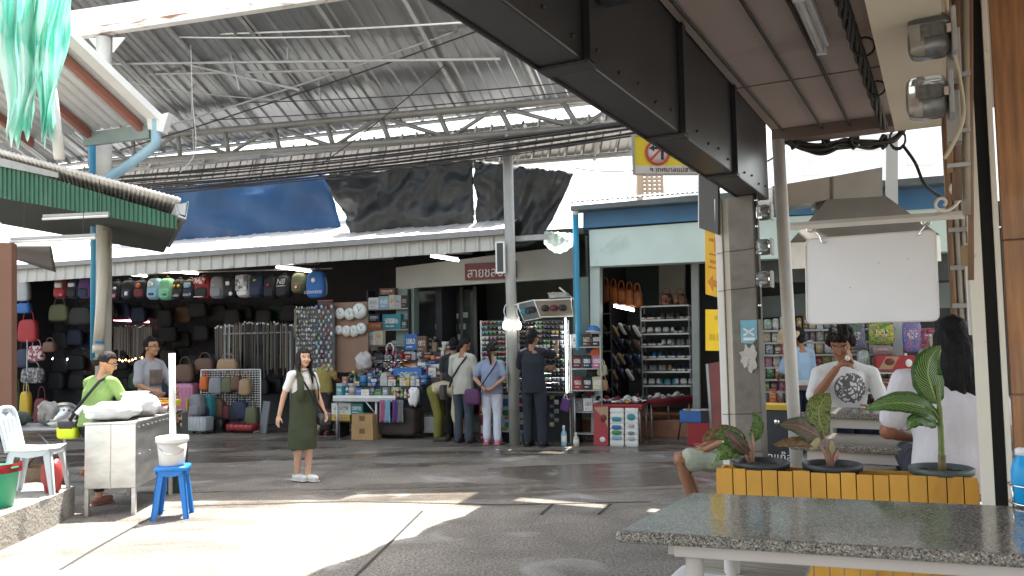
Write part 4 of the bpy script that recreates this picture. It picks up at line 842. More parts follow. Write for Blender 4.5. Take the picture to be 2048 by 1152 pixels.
def eloft(mb, cs, rx, ry, lat, m, n=18):
    cs = [Vector(c) for c in cs]; lat = Vector(lat).normalized(); vs = []; fs = []
    for i, c in enumerate(cs):
        t = (cs[min(i+1, len(cs)-1)]-cs[max(i-1, 0)]).normalized(); L = (lat-t*lat.dot(t)).normalized(); N = t.cross(L)
        for k in range(n): q = 2*math.pi*k/n; vs.append(c+L*(rx[i]*math.cos(q))+N*(ry[i]*math.sin(q)))
    for i in range(len(cs)-1):
        for k in range(n): a = i*n+k; b = i*n+(k+1) % n; fs.append((a, b, b+n, a+n))
    fs.append(tuple(range(n))[::-1]); fs.append(tuple((len(cs)-1)*n+k for k in range(n)))
    mb.add(vs, fs, m, True)
def limb(mb, pts, rs, m, n=12):
    pts = [Vector(p) for p in pts]
    out, ro = [], []
    for i in range(len(pts)-1):
        for k in range(4): t = k/4; out.append(pts[i].lerp(pts[i+1], t)); ro.append(rs[i]+(rs[i+1]-rs[i])*t)
    out.append(pts[-1]); ro.append(rs[-1]); mb.tube(out, ro, m, n)
    for p, r in zip(pts, rs): mb.sup(p, (r, r, r), m, 1, nu=10, nv=7)
DEF = dict(pel=(0, 0, .53), wai=(0, -.004, .62), che=(0, 0, .72), nek=(0, -.008, .83), head=(0, .012, .925),
           shL=(-.106, -.005, .793), shR=(.106, -.005, .793), elL=(-.128, -.01, .635), elR=(.128, -.01, .635), wrL=(-.132, .03, .49), wrR=(.132, .03, .49),
           hipL=(-.052, 0, .515), hipR=(.052, 0, .515), knL=(-.055, .008, .285), knR=(.055, .008, .285), anL=(-.056, -.01, .045), anR=(.056, -.01, .045))
def person(label, loc, rz, H, pose=None, yaw=0.0, nod=0.0, skin='a8714f', hair='short', haircol='16110f', top=None, topcol='dddddd', sleeve=.75, hem=.50, topmat=None,
           low='trousers', lowcol='33405a', lowto=1.0, lowmat=None, shoe='2a2a2a', wide=1.0, vox=.0085, curl=.6, toeyaw=0.0, curlR=None, handR=None, handL=None, group=None, extra=None, shoekind='shoe', dressrings=None, haircut=.3):
    T = thing('person', label, 'person', loc, rz, group)
    J = {k: Vector(v)*H for k, v in {**DEF, **(pose or {})}.items()}; s = H/1.7; W = wide
    ms = mat('skin', skin, .5, 0, .06, 9); mh = mat('hair', haircol, .62, 0, .35, 30, .35, 60, stretch=(3, 3, .4), spec=.25)
    # head frame: yaw to the right is negative rotation about z
    hd = J['head']; upv = (hd-J['nek']).normalized(); f0 = Matrix.Rotation(yaw, 3, 'Z') @ Vector((0, 1, 0)); rgt = f0.cross(Vector((0, 0, 1))).normalized()
    f = Matrix.Rotation(-nod, 3, rgt) @ f0; u = rgt.cross(f); HR = Matrix((rgt, f, u)).transposed()
    lat = (J['shR']-J['shL']).normalized(); plat = (J['hipR']-J['hipL']).normalized()
    def hp(x, y, z): return hd + HR @ (Vector((x, y, z))*s)
    b = MB()
    b.sup(hd+HR @ Vector((0, -.008, .018))*s, (.074*s, .094*s, .098*s), ms, 1, HR, 20, 14)
    b.sup(hp(0, .022, -.045), (.056*s, .066*s, .066*s), ms, .9, HR, 16, 10); b.sup(hp(0, .062, -.088), (.028*s, .026*s, .024*s), ms, 1, HR, 10, 8)
    b.sup(hp(0, .090, -.018), (.012*s, .016*s, .026*s), ms, 1, HR, 10, 8); b.sup(hp(0, .097, -.030), (.017*s, .014*s, .011*s), ms, 1, HR, 10, 8)
    for x in (-1, 1): b.sup(hp(.074*x, -.012, -.012), (.009*s, .018*s, .03*s), ms, 1, HR, 8, 8); b.sup(hp(.034*x, .07, -.03), (.026*s, .02*s, .02*s), ms, 1, HR, 8, 8)
    limb(b, [J['nek']-upv*.03*s, hd-upv*.06*s-f*.012*s], [.056*s, .05*s], ms)
    tor = [J['pel']-(J['wai']-J['pel']).normalized()*.05*s, J['pel'], J['wai'], J['che'], J['nek'].lerp(J['che'], .28), J['nek']]
    eloft(b, tor, [.13*s*W, .15*s*W, .128*s*W, .148*s*W, .12*s*W, .05*s], [.09*s*W, .105*s*W, .09*s*W, .1*s*W, .075*s, .045*s], lat, ms)
    for S in 'LR':
        limb(b, [J['nek'].lerp(J['sh'+S], .2)+Vector((0, 0, -.004)), J['sh'+S]], [.042*s, .042*s*W], ms)
        limb(b, [J['sh'+S], J['el'+S], J['wr'+S]], [.043*s*W, .039*s*W, .027*s], ms)
        limb(b, [J['hip'+S], J['kn'+S], J['an'+S]], [.083*s*W, .056*s, .037*s], ms)
        b.sup(J['kn'+S].lerp(J['an'+S], .28)-Vector((0, .012*s, 0)), (.05*s, .052*s, .09*s), ms, 1, nu=10, nv=8)
        # hand: palm, four unequal curled fingers, thumb
        fd = (J['wr'+S]-J['el'+S]).normalized(); sx = 1 if S == 'R' else -1
        hs = handR if S == 'R' else handL
        if hs: fd = Vector(hs).normalized()
        pn = Vector((-sx, 0, 0)); pn = (pn-fd*pn.dot(fd)); pn = pn.normalized() if pn.length > .2 else fd.orthogonal().normalized()
        wd = fd.cross(pn).normalized()
        if wd.y < 0: wd = -wd
        Rh = Matrix((wd, pn, fd)).transposed(); pc = J['wr'+S]+fd*.05*s
        b.sup(pc, (.04*s, .016*s, .052*s), ms, .7, Rh, 12, 8)
        cu = curl if (S == 'L' or curlR is None) else curlR
        for k, ln in enumerate((.068, .078, .072, .056)):
            p = pc+wd*(.028-.0187*k)*s+fd*.042*s; pts = [p]; a_ = 0
            for seg in (.45, .32, .25): a_ += cu*.75; p = p+(fd*math.cos(a_)+pn*math.sin(a_))*ln*seg*s; pts.append(p)
            b.tube(pts, [.0095*s, .009*s, .0085*s, .007*s], ms, 8)
        p = pc+wd*.032*s-fd*.02*s; b.tube([p, p+(wd*.6+fd*.7+pn*.35)*.035*s, p+(wd*.55+fd*1.3+pn*.7)*.045*s], [.012*s, .011*s, .008*s], ms, 8)
        ty = toeyaw if S == 'R' else -toeyaw*.6
        td = Matrix.Rotation(-ty, 3, 'Z') @ Vector((0, 1, 0)); lg = J['kn'+S]-J['an'+S]
        if pose and ('toe'+S) in pose: td = Vector(pose['toe'+S]).normalized()
        tr = td.cross(Vector((0, 0, 1))).normalized(); Rf = Matrix((tr, td, tr.cross(td))).transposed()
        b.sup(J['an'+S]+td*.055*s-Rf @ Vector((0, 0, .028*s)), (.038*s, .115*s, .034*s), ms, .8, Rf, 14, 8)
        if shoe:
            q = MB(); mshoe = mat('shoe_'+shoe, shoe, .55, 0, .1, 12)
            q.sup(J['an'+S]+td*.058*s-Rf @ Vector((0, 0, .024*s)), (.046*s, .13*s, .04*s), mshoe, .7, Rf, 16, 10)
            q.box(J['an'+S]+td*.058*s-Rf @ Vector((0, 0, .058*s)), (.085*s, .25*s, .016*s), mshoe, Rf)
            q.build('shoe', T)
    bo = baked(b, 'body', T, vox*(.8 if vox < .008 else 1), 2)
    # facial colouring on the one skin: eyes, brows, lips
    cols = [mat('eye_white', (.55, .53, .5), .3, 0, 0), mat('eye_dark', (.012, .01, .009), .25, 0, 0), mh, mat('lips', (.36, .12, .10), .45, 0, .05, 9)]
    for m in cols: bo.data.materials.append(m)
    for pl in bo.data.polygons:
        d = pl.center-hd
        if d.length > .17*s: continue
        q = HR.transposed() @ d / s
        if q.y < .05: continue
        ax = abs(q.x)
        if ((ax-.033)/.016)**2+((q.z-.004)/.0065)**2 < 1: pl.material_index = 2 if ((ax-.033)/.007)**2+((q.z-.004)/.0075)**2 < 1 else 1
        elif ((ax-.034)/.021)**2+((q.z-.025-.003*(ax-.034)/.02)/.0052)**2 < 1: pl.material_index = 3
        elif (q.x/.025)**2+((q.z+.062)/.0085)**2 < 1: pl.material_index = 4
    # hair
    if hair:
        b = MB()
        def carve(q, hl=haircut):
            if q.y > .25 and q.z < hl+.25*(1-q.y): return q*.72
            if q.z < -.45: return q*.8
            return q
        big = {'big': 1.2}.get(hair, 1.0)
        b.sup(hp(0, -.016, .032), (.086*s*big, .103*s*big, .105*s*big), mh, 1, HR, 28, 20, carve)
        if hair in ('short', 'big'): b.sup(hp(0, -.07, -.035), (.062*s, .038*s, .06*s), mh, 1, HR)
        if hair == 'cap': b.sup(hp(0, .09, .055), (.06*s, .06*s, .01*s), mh, 1, HR)
        if hair.startswith('long'):
            L = .34 if hair == 'long' else .30
            for k in range(27):
                an = -2.05+.158*k; x0 = .078*math.sin(an); y0 = -.02-.085*math.cos(an)*.9
                p = hp(x0, y0, .03); ln = L*(.9+.16*math.sin(k*2.1)); sp = 1.35+.15*math.sin(k)
                q1 = hp(x0*1.15, y0*1.15, -.1)
                q2 = Vector((q1.x*1.0, q1.y, q1.z))+Vector((HR @ Vector((x0*.25, -.01, 0))).to_tuple())*s-Vector((0, 0, ln*.55*s)); q3 = q2-Vector((0, 0, ln*.45*s))+(HR @ Vector((x0*.1, 0, 0)))*s
                b.tube(bez([p, q1, q2, q3], 5), [.021*s]*11+[.019*s, .016*s, .013*s, .009*s, .004*s], mh, 8)
        if hair == 'long':
            for x in (-1, 1):
                for k in range(3): b.tube(bez([hp(.06*x+.008*k*x, .02-.02*k, .06), hp(.082*x, .035-.015*k, -.06), hp(.078*x, .05, -.16), hp(.07*x, .085, -.27-.03*k)], 5), [.017*s]*11+[.014*s, .011*s, .009*s, .006*s, .004*s], mh, 8)
        if hair == 'bun': b.sup(hp(0, -.12, -.02), (.05*s, .055*s, .05*s), mh, 1, HR); b.tube([hp(0, -.09, .0), hp(0, -.15, -.06)], [.03*s, .02*s], mh, 8)
        if hair == 'pony':
            b.tube(bez([hp(0, -.09, .03), hp(.0, -.135, .0), hp(.015, -.13, -.1), hp(.03, -.115, -.24)], 5), [.028*s]*8+[.03*s, .03*s, .028*s, .024*s, .02*s, .016*s, .01*s, .006*s], mh, 10)
        baked(b, 'hair', T, max(.0065, vox*.85), 1, .007 if hair != 'big' else .02, 3, 30)
    # upper garment
    def inf(p, k): return p+k*s
    if top:
        mt = topmat or mat('cloth_'+topcol, topcol, .85, 0, .06, 5, .15, 60); b = MB()
        up_ = (J['wai']-J['pel']).normalized(); hemp = J['pel']+up_*((hem-.53)*H)
        cs = [hemp, J['pel'].lerp(J['wai'], .45), J['wai'], J['che'], J['nek'].lerp(J['che'], .36), J['nek'].lerp(J['che'], .1)]
        g = .022
        eloft(b, cs, [(.152+g)*s*W, (.145+g)*s*W, (.132+g)*s*W, (.148+g)*s*W, (.125+g*.6)*s*W, (.066)*s], [(.11+g)*s*W, (.106+g)*s*W, (.098+g)*s*W, (.104+g)*s*W, (.08+g*.5)*s, .058*s], lat, mt)
        for S in 'LR':
            e = J['sh'+S].lerp(J['el'+S], min(1, sleeve)); pts = [J['sh'+S], e]; rs = [.054*s*W, .058*s*W]
            limb(b, [J['nek'].lerp(J['sh'+S], .3)-Vector((0, 0, .004)), J['sh'+S]], [.052*s, .054*s*W], mt)
            if sleeve > 1: pts.append(J['el'+S].lerp(J['wr'+S], sleeve-1)); rs.append(.042*s)
            limb(b, pts, rs, mt)
        baked(b, 'shirt', T, vox*1.15, 2, .012, 5, 9)
    ml = lowmat or mat('cloth_'+lowcol, lowcol, .85, 0, .08, 6, .15, 60); b = MB()
    if low == 'trousers':
        up_ = (J['wai']-J['pel']).normalized()
        eloft(b, [J['pel']-up_*.07*s, J['pel'], J['pel'].lerp(J['wai'], .75)], [.148*s*W, .163*s*W, .142*s*W], [.11*s*W, .12*s*W, .1*s*W], plat, ml)
        for S in 'LR':
            pts = [J['hip'+S], J['kn'+S]]; rs = [.096*s*W, .074*s]
            if lowto <= 1: pts = [J['hip'+S], J['hip'+S].lerp(J['kn'+S], lowto)]; rs = [.1*s*W, .094*s]
            else: pts.append(J['kn'+S].lerp(J['an'+S], lowto-1)); rs.append(.066*s)
            limb(b, pts, rs, ml)
        baked(b, 'trousers', T, vox*1.15, 2, .013 if lowto <= 1 else .010, 8, 12)
    elif low == 'dress':
        for (z, x, y, rx, ry) in dressrings: pass
        eloft(b, [Vector((x, y, z))*H for z, x, y, rx, ry in dressrings], [r[3]*H for r in dressrings], [r[4]*H for r in dressrings], plat, ml, 28)
        baked(b, 'dress', T, vox*1.1, 2, .013, 2, 9)
    if extra: extra(T, J, s, HR, hp)
    return T
def strap(T, pts, wd, m, name='strap', th=.008):
    """flat band through points, for bag straps"""
    b = MB(); pts = [Vector(p) for p in pts]; n_ = len(pts); vs = []; fs = []
    for i, p in enumerate(pts):
        t = (pts[min(i+1, n_-1)]-pts[max(i-1, 0)]).normalized(); c = Vector((p.x, p.y, 0)); c = c.normalized() if c.length > .02 else Vector((0, 1, 0)); sdv = t.cross(c).normalized()
        vs += [p-sdv*wd/2, p+sdv*wd/2, p+sdv*wd/2+c*th, p-sdv*wd/2+c*th]
    for i in range(n_-1):
        for k in range(4): a = i*4+k; c_ = i*4+(k+1) % 4; fs.append((a, c_, c_+4, a+4))
    fs += [(3, 2, 1, 0), tuple((n_-1)*4+k for k in range(4))]
    b.add(vs, fs, m, True); return b.build(name, T)
M_blackcloth = mat('black_strap_cloth', (.02, .02, .022), .7, 0, .2, 20)

# 1. walking woman in the olive dress
def ex_walk(T, J, s, HR, hp):
    H = 1.53; md = mat('cloth_3f4630', '3f4630', .85, 0, .08, 6, .15, 60)
    for x in (-.066, .066):
        strap(T, [(x*H*1.25, .083*H, .60*H), (x*H*1.2, .082*H, .70*H), (x*H*1.05, .064*H, .775*H), (x*H, .0, .835*H), (x*H, -.06*H, .79*H), (x*H*1.1, -.078*H, .70*H), (x*H*1.2, -.08*H, .62*H)], .078, md, 'dress_strap')
    b = MB()                                           # earring and wristband are too small; a collar ring
    b.tube([J['nek']+Vector((.062*s*math.cos(t*.4), .056*s*math.sin(t*.4)+.012, .012)) for t in range(17)], .012, mat('cloth_e9e7e2', 'e9e7e2', .85, 0, .03, 5), 6); b.build('collar', T)
wl_ = G(606, 963); wl_.z = 0
W1 = person('woman walking in an olive green pinafore dress and white tee', wl_, R_(-128), 1.53,
    dict(elR=(.137, -.045, .645), wrR=(.155, -.075, .505), elL=(-.125, .02, .645), wrL=(-.125, .09, .52), head=(0, .02, .925), hipL=(-.048, 0, .515), hipR=(.048, 0, .515), knL=(-.034, .03, .285), anL=(-.024, .03, .045), knR=(.034, -.005, .285), anR=(.024, -.045, .048)),
    yaw=R_(-15), nod=R_(2), skin='d2a78c', hair='long', haircol='231a18', top=True, topcol='e9e7e2', sleeve=.62, hem=.60, low='dress', lowcol='3f4630', shoe='dedad4', vox=.0072, haircut=.22, curl=.35, wide=.93,
    dressrings=[(.245, 0, -.004, .106, .104), (.262, 0, -.004, .108, .104), (.36, 0, 0, .108, .097), (.46, 0, .0, .110, .092), (.52, 0, 0, .107, .088), (.60, 0, 0, .095, .078), (.66, 0, .003, .092, .074), (.69, 0, .006, .08, .070)], extra=ex_walk)
def held_bag(name, label, person_obj, c, size, m, strappts, sw=.02, rz=0.0, flap=None):
    T = thing(name, label, 'bag', person_obj.matrix_world @ Vector(c) if False else Matrix.LocRotScale(person_obj.location, person_obj.rotation_euler, None) @ Vector(c), person_obj.rotation_euler.z)
    b = MB(); b.sup((0, 0, 0), tuple(v/2 for v in size), m, .4, Matrix.Rotation(rz, 3, 'Z'), 18, 10); b.build('pouch', T)
    if flap: b = MB(); b.sup((0, .004, size[2]*.2), (size[0]*.5, size[1]*.54, size[2]*.32), flap, .4, Matrix.Rotation(rz, 3, 'Z'), 14, 8); b.build('flap', T)
    if strappts: strap(T, [Vector(p)-Vector(c) for p in strappts], sw, M_blackcloth)
    return T
held_bag('shoulder_bag', 'small black box bag slung across the walking woman', W1, (-.135*1.53, .085*1.53, .455*1.53), (.17, .08, .14), mat('black_leather', (.03, .03, .032), .35, 0, .2, 14), [(.075*1.53, -.02, .835*1.53), (.05*1.53, .072*1.53, .76*1.53), (.0, .10*1.53, .66*1.53), (-.06*1.53, .112*1.53, .57*1.53), (-.125*1.53, .10*1.53, .49*1.53)], .024, 0, mat('grey_leather', (.09, .09, .095), .35, 0, .1, 14))

# 2. vendor in light green at the cart
gl_ = P(184, 1000, 8.45); gl_.z = 0
def ex_glasses(T, J, s, HR, hp):
    b = MB()
    for x in (-1, 1): b.tube([hp(.033*x+.022*math.cos(t*.6), .094, .004+.017*math.sin(t*.6)) for t in range(12)], .003, M_black, 5); b.tube([hp(.055*x, .092, .006), hp(.078*x, .0, .004)], .003, M_black, 5)
    b.build('spectacles', T)
W2 = person('woman in a light green tee leaning over the steel cart', gl_, R_(-20), 1.55,
    dict(wai=(0, .015, .62), che=(.01, .035, .72), nek=(.02, .055, .825), head=(.035, .085, .915), shL=(-.095, .045, .792), shR=(.128, .045, .792), elL=(-.115, .12, .65), wrL=(-.03, .22, .60), elR=(.15, .12, .65), wrR=(.11, .24, .60), knL=(-.07, .12, .36), anL=(-.085, .03, .215), knR=(.055, .02, .285), anR=(.056, .0, .045)),
    yaw=R_(-52), nod=R_(20), skin='b98763', hair='bun', haircol='1c1818', top=True, topcol='7c9856', sleeve=.7, hem=.50, lowcol='22242c', lowto=1.72, shoe='8a5a4a', wide=1.08, vox=.008, extra=ex_glasses)
held_bag('shoulder_bag', 'fluorescent yellow and black sling bag on the green shirted woman', W2, (-.135*1.55, -.10, .49*1.55), (.21, .13, .19), mat('fluorescent_yellow', (.65, .80, .02), .5, 0, .08, 8), [(.085*1.55, .05*1.55, .838*1.55), (.07*1.55, -.02*1.55, .80*1.55), (.03*1.55, -.058*1.55, .73*1.55), (-.04*1.55, -.082*1.55, .64*1.55), (-.10*1.55, -.09*1.55, .55*1.55)], .034, .3, mat('black_nylon', (.03, .028, .03), .6, 0, .2, 12))

# 3. man in grey
g3 = P(300, 800, 10.6); g3.z = 0
M_greyprint = mat('grey_tee', '9b9ba0', .85, 0, .05, 6, .15, 60)
def ex_print(T, J, s, HR, hp):
    b = MB(); c = J['che']+Vector((0, .124*s, -.02)); b.grid(lambda u_, v_: c+Vector(((u_-.5)*.2*s, .008-.10*(u_-.5)**2, (v_-.6)*.2*s)), 8, 4, mat('faded_brown_print', (.16, .12, .10), .9, 0, .3, 14), th=(0, -.012, 0)); b.build('shirt_print', T); ex_glasses(T, J, s, HR, hp)
person('man in a grey tee with a brown print looking right behind the cart', g3, R_(-112), 1.70, dict(elR=(.14, .02, .65), wrR=(.10, .13, .60), elL=(-.14, .05, .645), wrL=(-.09, .16, .60)),
    yaw=R_(8), skin='a97c5c', hair='short', top=True, topcol='9b9ba0', topmat=M_greyprint, sleeve=.85, hem=.47, lowcol='2b2c33', lowto=2, vox=.0095, extra=ex_print)

# 4. stall keeper in mustard top and flowered sarong
a4, _ = fp(648, 800, -.2); M_sarong = pattern('flowered_sarong', ['1b1a1a', '1b1a1a', '8a4a3a', '1b1a1a', '8f7a62', '6b3b33', '241f1f'], 6.0, .8)
person('stall keeper in a mustard top and flowered sarong facing the clocks', FA(a4, -.2, 0), R_(-30), 1.47, dict(elR=(.15, .03, .66), wrR=(.14, .14, .60), elL=(-.15, .03, .66), wrL=(-.12, .14, .6), head=(0, .03, .92)),
    yaw=0, nod=R_(14), skin='8f6447', hair='short', haircol='0f0e0e', top=True, topcol='8d7f45', sleeve=.7, hem=.50, low='dress', lowmat=M_sarong, shoe='5a3a30', wide=1.15, vox=.0095,
    dressrings=[(.07, 0, -.02, .125, .09), (.2, 0, -.01, .12, .085), (.4, 0, 0, .115, .08), (.5, 0, 0, .108, .08), (.58, 0, 0, .098, .07)])
# 5. woman bending down
a5, _ = fp(878, 878, -.6)
person('woman in olive trousers bending down to the ground beside the man in jeans', FA(a5, -.55, 0), R_(-105), 1.56,
    dict(pel=(0, -.06, .50), wai=(0, .03, .535), che=(0, .13, .51), nek=(0, .235, .455), head=(0, .30, .40), shL=(-.10, .20, .47), shR=(.10, .20, .47), elL=(-.11, .20, .30), wrL=(-.10, .22, .15), elR=(.11, .19, .30), wrR=(.10, .20, .13), hipL=(-.055, -.05, .49), hipR=(.055, -.05, .49), knL=(-.06, -.01, .27), knR=(.06, .0, .27), anL=(-.06, -.02, .045), anR=(.06, -.01, .045)),
    nod=R_(70), skin='9a6f54', hair='long', haircol='141212', top=True, topcol='b3a78a', sleeve=1.5, hem=.55, lowcol='6d6a2e', lowto=1.9, shoe='3a2d20', vox=.0095)
# 6. man in a pale shirt
a6, _ = fp(928, 878, -.7)
W6 = person('man in a pale shirt and grey jeans with a black strap looking at the stall', FA(a6, -.7, 0), R_(-28), 1.64, dict(head=(0, .045, .915), nek=(0, .0, .83), elR=(.14, .03, .645), wrR=(.09, .15, .62), elL=(-.14, .03, .645), wrL=(-.08, .15, .62)),
    yaw=R_(-25), nod=R_(28), skin='8d5f46', hair='short', haircol='131111', top=True, topcol='aeaca2', sleeve=.95, hem=.46, lowcol='39424c', lowto=1.95, shoe='33302e', wide=1.08, vox=.009)
held_bag('shoulder_bag', 'dark sling bag on the back of the man in a pale shirt', W6, (-.2*1.64, -.03, .47*1.64), (.1, .16, .24), mat('dark_canvas', (.05, .048, .045), .8, 0, .2, 14), [(.07*1.64, .02, .84*1.64), (.055*1.64, -.065*1.64, .78*1.64), (0, -.088*1.64, .70*1.64), (-.07*1.64, -.092*1.64, .60*1.64), (-.11*1.64, -.07*1.64, .52*1.64)], .032)
# 7. woman in pale blue, hands clasped behind
a7, _ = fp(985, 878, -.75)
W7 = person('woman in a pale blue tee and white trousers with hands clasped behind her', FA(a7, -.75, 0), R_(-18), 1.52, dict(elR=(.155, -.05, .655), wrR=(.035, -.115, .555), elL=(-.155, -.05, .655), wrL=(-.03, -.115, .545)),
    handR=(-.8, -.1, -.1), handL=(.8, -.1, -.1), curl=.9, skin='a37a62', hair='pony', haircol='15131a', top=True, topcol='7e8ba3', sleeve=.75, hem=.50, lowcol='c3c6d2', lowto=1.9, shoe='c98792', wide=1.12, vox=.009)
held_bag('shoulder_bag', 'purple sling bag at the left hip of the woman in pale blue', W7, (-.17*1.52, -.09*1.52, .475*1.52), (.24, .12, .24), mat('purple_bag_cloth', (.085, .025, .085), .7, 0, .2, 9, .2), None)
strap(bpy.data.objects['shoulder_bag.003'], [Vector(p)-Vector((-.17*1.52, -.09*1.52, .475*1.52)) for p in [(.07*1.52, .0, .84*1.52), (.055*1.52, -.09*1.52, .76*1.52), (0, -.112*1.52, .68*1.52), (-.08*1.52, -.112*1.52, .57*1.52), (-.14*1.52, -.1*1.52, .52*1.52)]], .03, mat('purple_bag_cloth', (.085, .025, .085), .7, 0, .2, 9, .2))
# 8. man in dark clothes reaching to the glasses
a8, _ = fp(1069, 880, -.85)
person('man in dark navy clothes reaching for sunglasses on the rack', FA(a8, -.85, 0), R_(-22), 1.72, dict(shR=(.112, .0, .81), elR=(.165, .10, .77), wrR=(.155, .19, .845), elL=(-.14, .06, .66), wrL=(.05, .19, .66), anR=(.075, -.01, .045), knR=(.07, .0, .285)), curlR=.4,
    yaw=R_(-12), skin='8b6148', hair='short', haircol='101014', top=True, topcol='1b202b', sleeve=.8, hem=.46, lowcol='1d232e', lowto=1.97, shoe='15161a', wide=1.05, vox=.0095)
# 9. seated man in shorts at the column
g9 = P(1503, 1000, 7.25); g9.z = 0
person('seated man in pale grey cargo shorts half hidden behind the column', g9, R_(82), 1.66, dict(pel=(0, .06, .31), wai=(0, .035, .40), che=(0, .01, .50), nek=(0, -.01, .60), head=(0, .0, .695), shL=(-.11, -.01, .575), shR=(.11, -.01, .575), elL=(-.13, .10, .43), wrL=(-.08, .23, .365), elR=(.13, .10, .43), wrR=(.08, .23, .36), hipL=(-.055, .08, .30), hipR=(.055, .08, .30), knL=(-.07, .365, .305), knR=(.075, .36, .30), anL=(-.07, .29, .05), anR=(.075, .25, .05)),
    skin='96684c', hair='short', top=True, topcol='d9d7d2', sleeve=.8, hem=.50, lowcol='a0a593', lowto=.78, shoe='4a3a30', vox=.0085)
# 10. seated man eating, round line drawing on his tee
def doodle_tee():
    m = mat('white_tee_print', (.70, .71, .72), .85, 0, .03, 5, .15, 60); n = m.node_tree.nodes; l = m.node_tree.links; bs = n['Principled BSDF']
    src = bs.inputs['Base Color'].links[0].from_socket; tc = n.new('ShaderNodeTexCoord')
    v = n.new('ShaderNodeTexVoronoi'); v.feature = 'DISTANCE_TO_EDGE'; v.inputs['Scale'].default_value = 26
    nz = n.new('ShaderNodeTexNoise'); nz.inputs['Scale'].default_value = 14; ad = n.new('ShaderNodeVectorMath'); ad.operation = 'MULTIPLY_ADD'; ad.inputs[1].default_value = (.09, .09, .09)
    l.new(tc.outputs['Object'], nz.inputs['Vector']); l.new(nz.outputs['Color'], ad.inputs[0]); l.new(tc.outputs['Object'], ad.inputs[2]); l.new(ad.outputs[0], v.inputs['Vector'])
    lt = n.new('ShaderNodeMath'); lt.operation = 'LESS_THAN'; lt.inputs[1].default_value = .16; l.new(v.outputs['Distance'], lt.inputs[0])
    mp = n.new('ShaderNodeMapping'); mp.vector_type = 'POINT'; mp.inputs['Location'].default_value = (.01, 0, -.93); l.new(tc.outputs['Object'], mp.inputs[0])
    sx = n.new('ShaderNodeSeparateXYZ'); l.new(mp.outputs[0], sx.inputs[0]); cb = n.new('ShaderNodeCombineXYZ'); l.new(sx.outputs[0], cb.inputs[0]); l.new(sx.outputs[2], cb.inputs[2])
    ln = n.new('ShaderNodeVectorMath'); ln.operation = 'LENGTH'; l.new(cb.outputs[0], ln.inputs[0]); l2 = n.new('ShaderNodeMath'); l2.operation = 'LESS_THAN'; l2.inputs[1].default_value = .125; l.new(ln.outputs['Value'], l2.inputs[0])
    gy = n.new('ShaderNodeMath'); gy.operation = 'GREATER_THAN'; gy.inputs[1].default_value = .02; l.new(sx.outputs[1], gy.inputs[0])
    m1 = n.new('ShaderNodeMath'); m1.operation = 'MULTIPLY'; m2 = n.new('ShaderNodeMath'); m2.operation = 'MULTIPLY'; l.new(lt.outputs[0], m1.inputs[0]); l.new(l2.outputs[0], m1.inputs[1]); l.new(m1.outputs[0], m2.inputs[0]); l.new(gy.outputs[0], m2.inputs[1])
    mx = n.new('ShaderNodeMix'); mx.data_type = 'RGBA'; l.new(m2.outputs[0], mx.inputs[0]); l.new(src, mx.inputs[6]); mx.inputs[7].default_value = (.13, .13, .14, 1); l.new(mx.outputs[2], bs.inputs['Base Color']); return m
g10 = P(1699, 1000, 6.95); g10.z = .2
M10 = person('seated man in a white tee with a round drawing, eating at the granite table', g10, R_(172), 1.84, dict(pel=(0, 0, .32), wai=(0, .0, .41), che=(.0, .02, .51), nek=(0, .045, .615), head=(.03, .095, .70), shL=(-.112, .03, .568), shR=(.118, .03, .568), elL=(-.14, .10, .43), wrL=(-.05, .21, .415), elR=(.165, .13, .46), wrR=(.075, .175, .595), hipL=(-.055, .02, .31), hipR=(.055, .02, .31), knL=(-.08, .27, .33), knR=(.08, .27, .33), anL=(-.08, .25, .05), anR=(.08, .25, .05)),
    handR=(-.55, -.05, .55), curl=.8, curlR=.95, yaw=R_(-26), nod=R_(24), skin='96664a', hair='big', haircol='17100e', top=True, topmat=doodle_tee(), topcol='ffffff', sleeve=.85, hem=.49, lowcol='24344e', lowto=2, shoe='222222', wide=.97, vox=.0062, haircut=.2)
q = thing('tissue', 'crumpled white tissue held at the mouth of the eating man', 'tissue', Matrix.LocRotScale(M10.location, M10.rotation_euler, None) @ Vector((.03*1.84, .195*1.84, .642*1.84)), 0)
b = MB(); b.sup((0, 0, 0), (.024, .02, .026), mat('tissue_paper', (.75, .75, .75), .9, 0, .05, 20), 1, nu=14, nv=10, fn=lambda v: v*(.8+.35*noise.noise(v*2.4))); b.build('paper', q)
# 11. long haired woman seen from behind
g11 = P(1908, 1000, 4.8); g11.z = .2
person('seated woman in white with long black hair seen from behind', g11, R_(-14), 1.84, dict(pel=(0, 0, .32), wai=(0, .0, .42), che=(0, .02, .52), nek=(0, .03, .63), head=(.03, .05, .725), shL=(-.125, .02, .595), shR=(.125, .02, .595), elL=(-.175, .035, .435), wrL=(-.06, .15, .40), elR=(.165, .04, .44), wrR=(.06, .17, .42), hipL=(-.055, .02, .31), hipR=(.055, .02, .31), knL=(-.08, .27, .33), knR=(.08, .27, .33), anL=(-.08, .25, .05), anR=(.08, .25, .05)),
    nod=R_(20), skin='8e5c42', hair='longer', haircol='100e10', top=True, topcol='d4d2da', sleeve=.72, hem=.47, lowcol='2c2f38', lowto=2, shoe='222222', wide=1.2, vox=.0075)
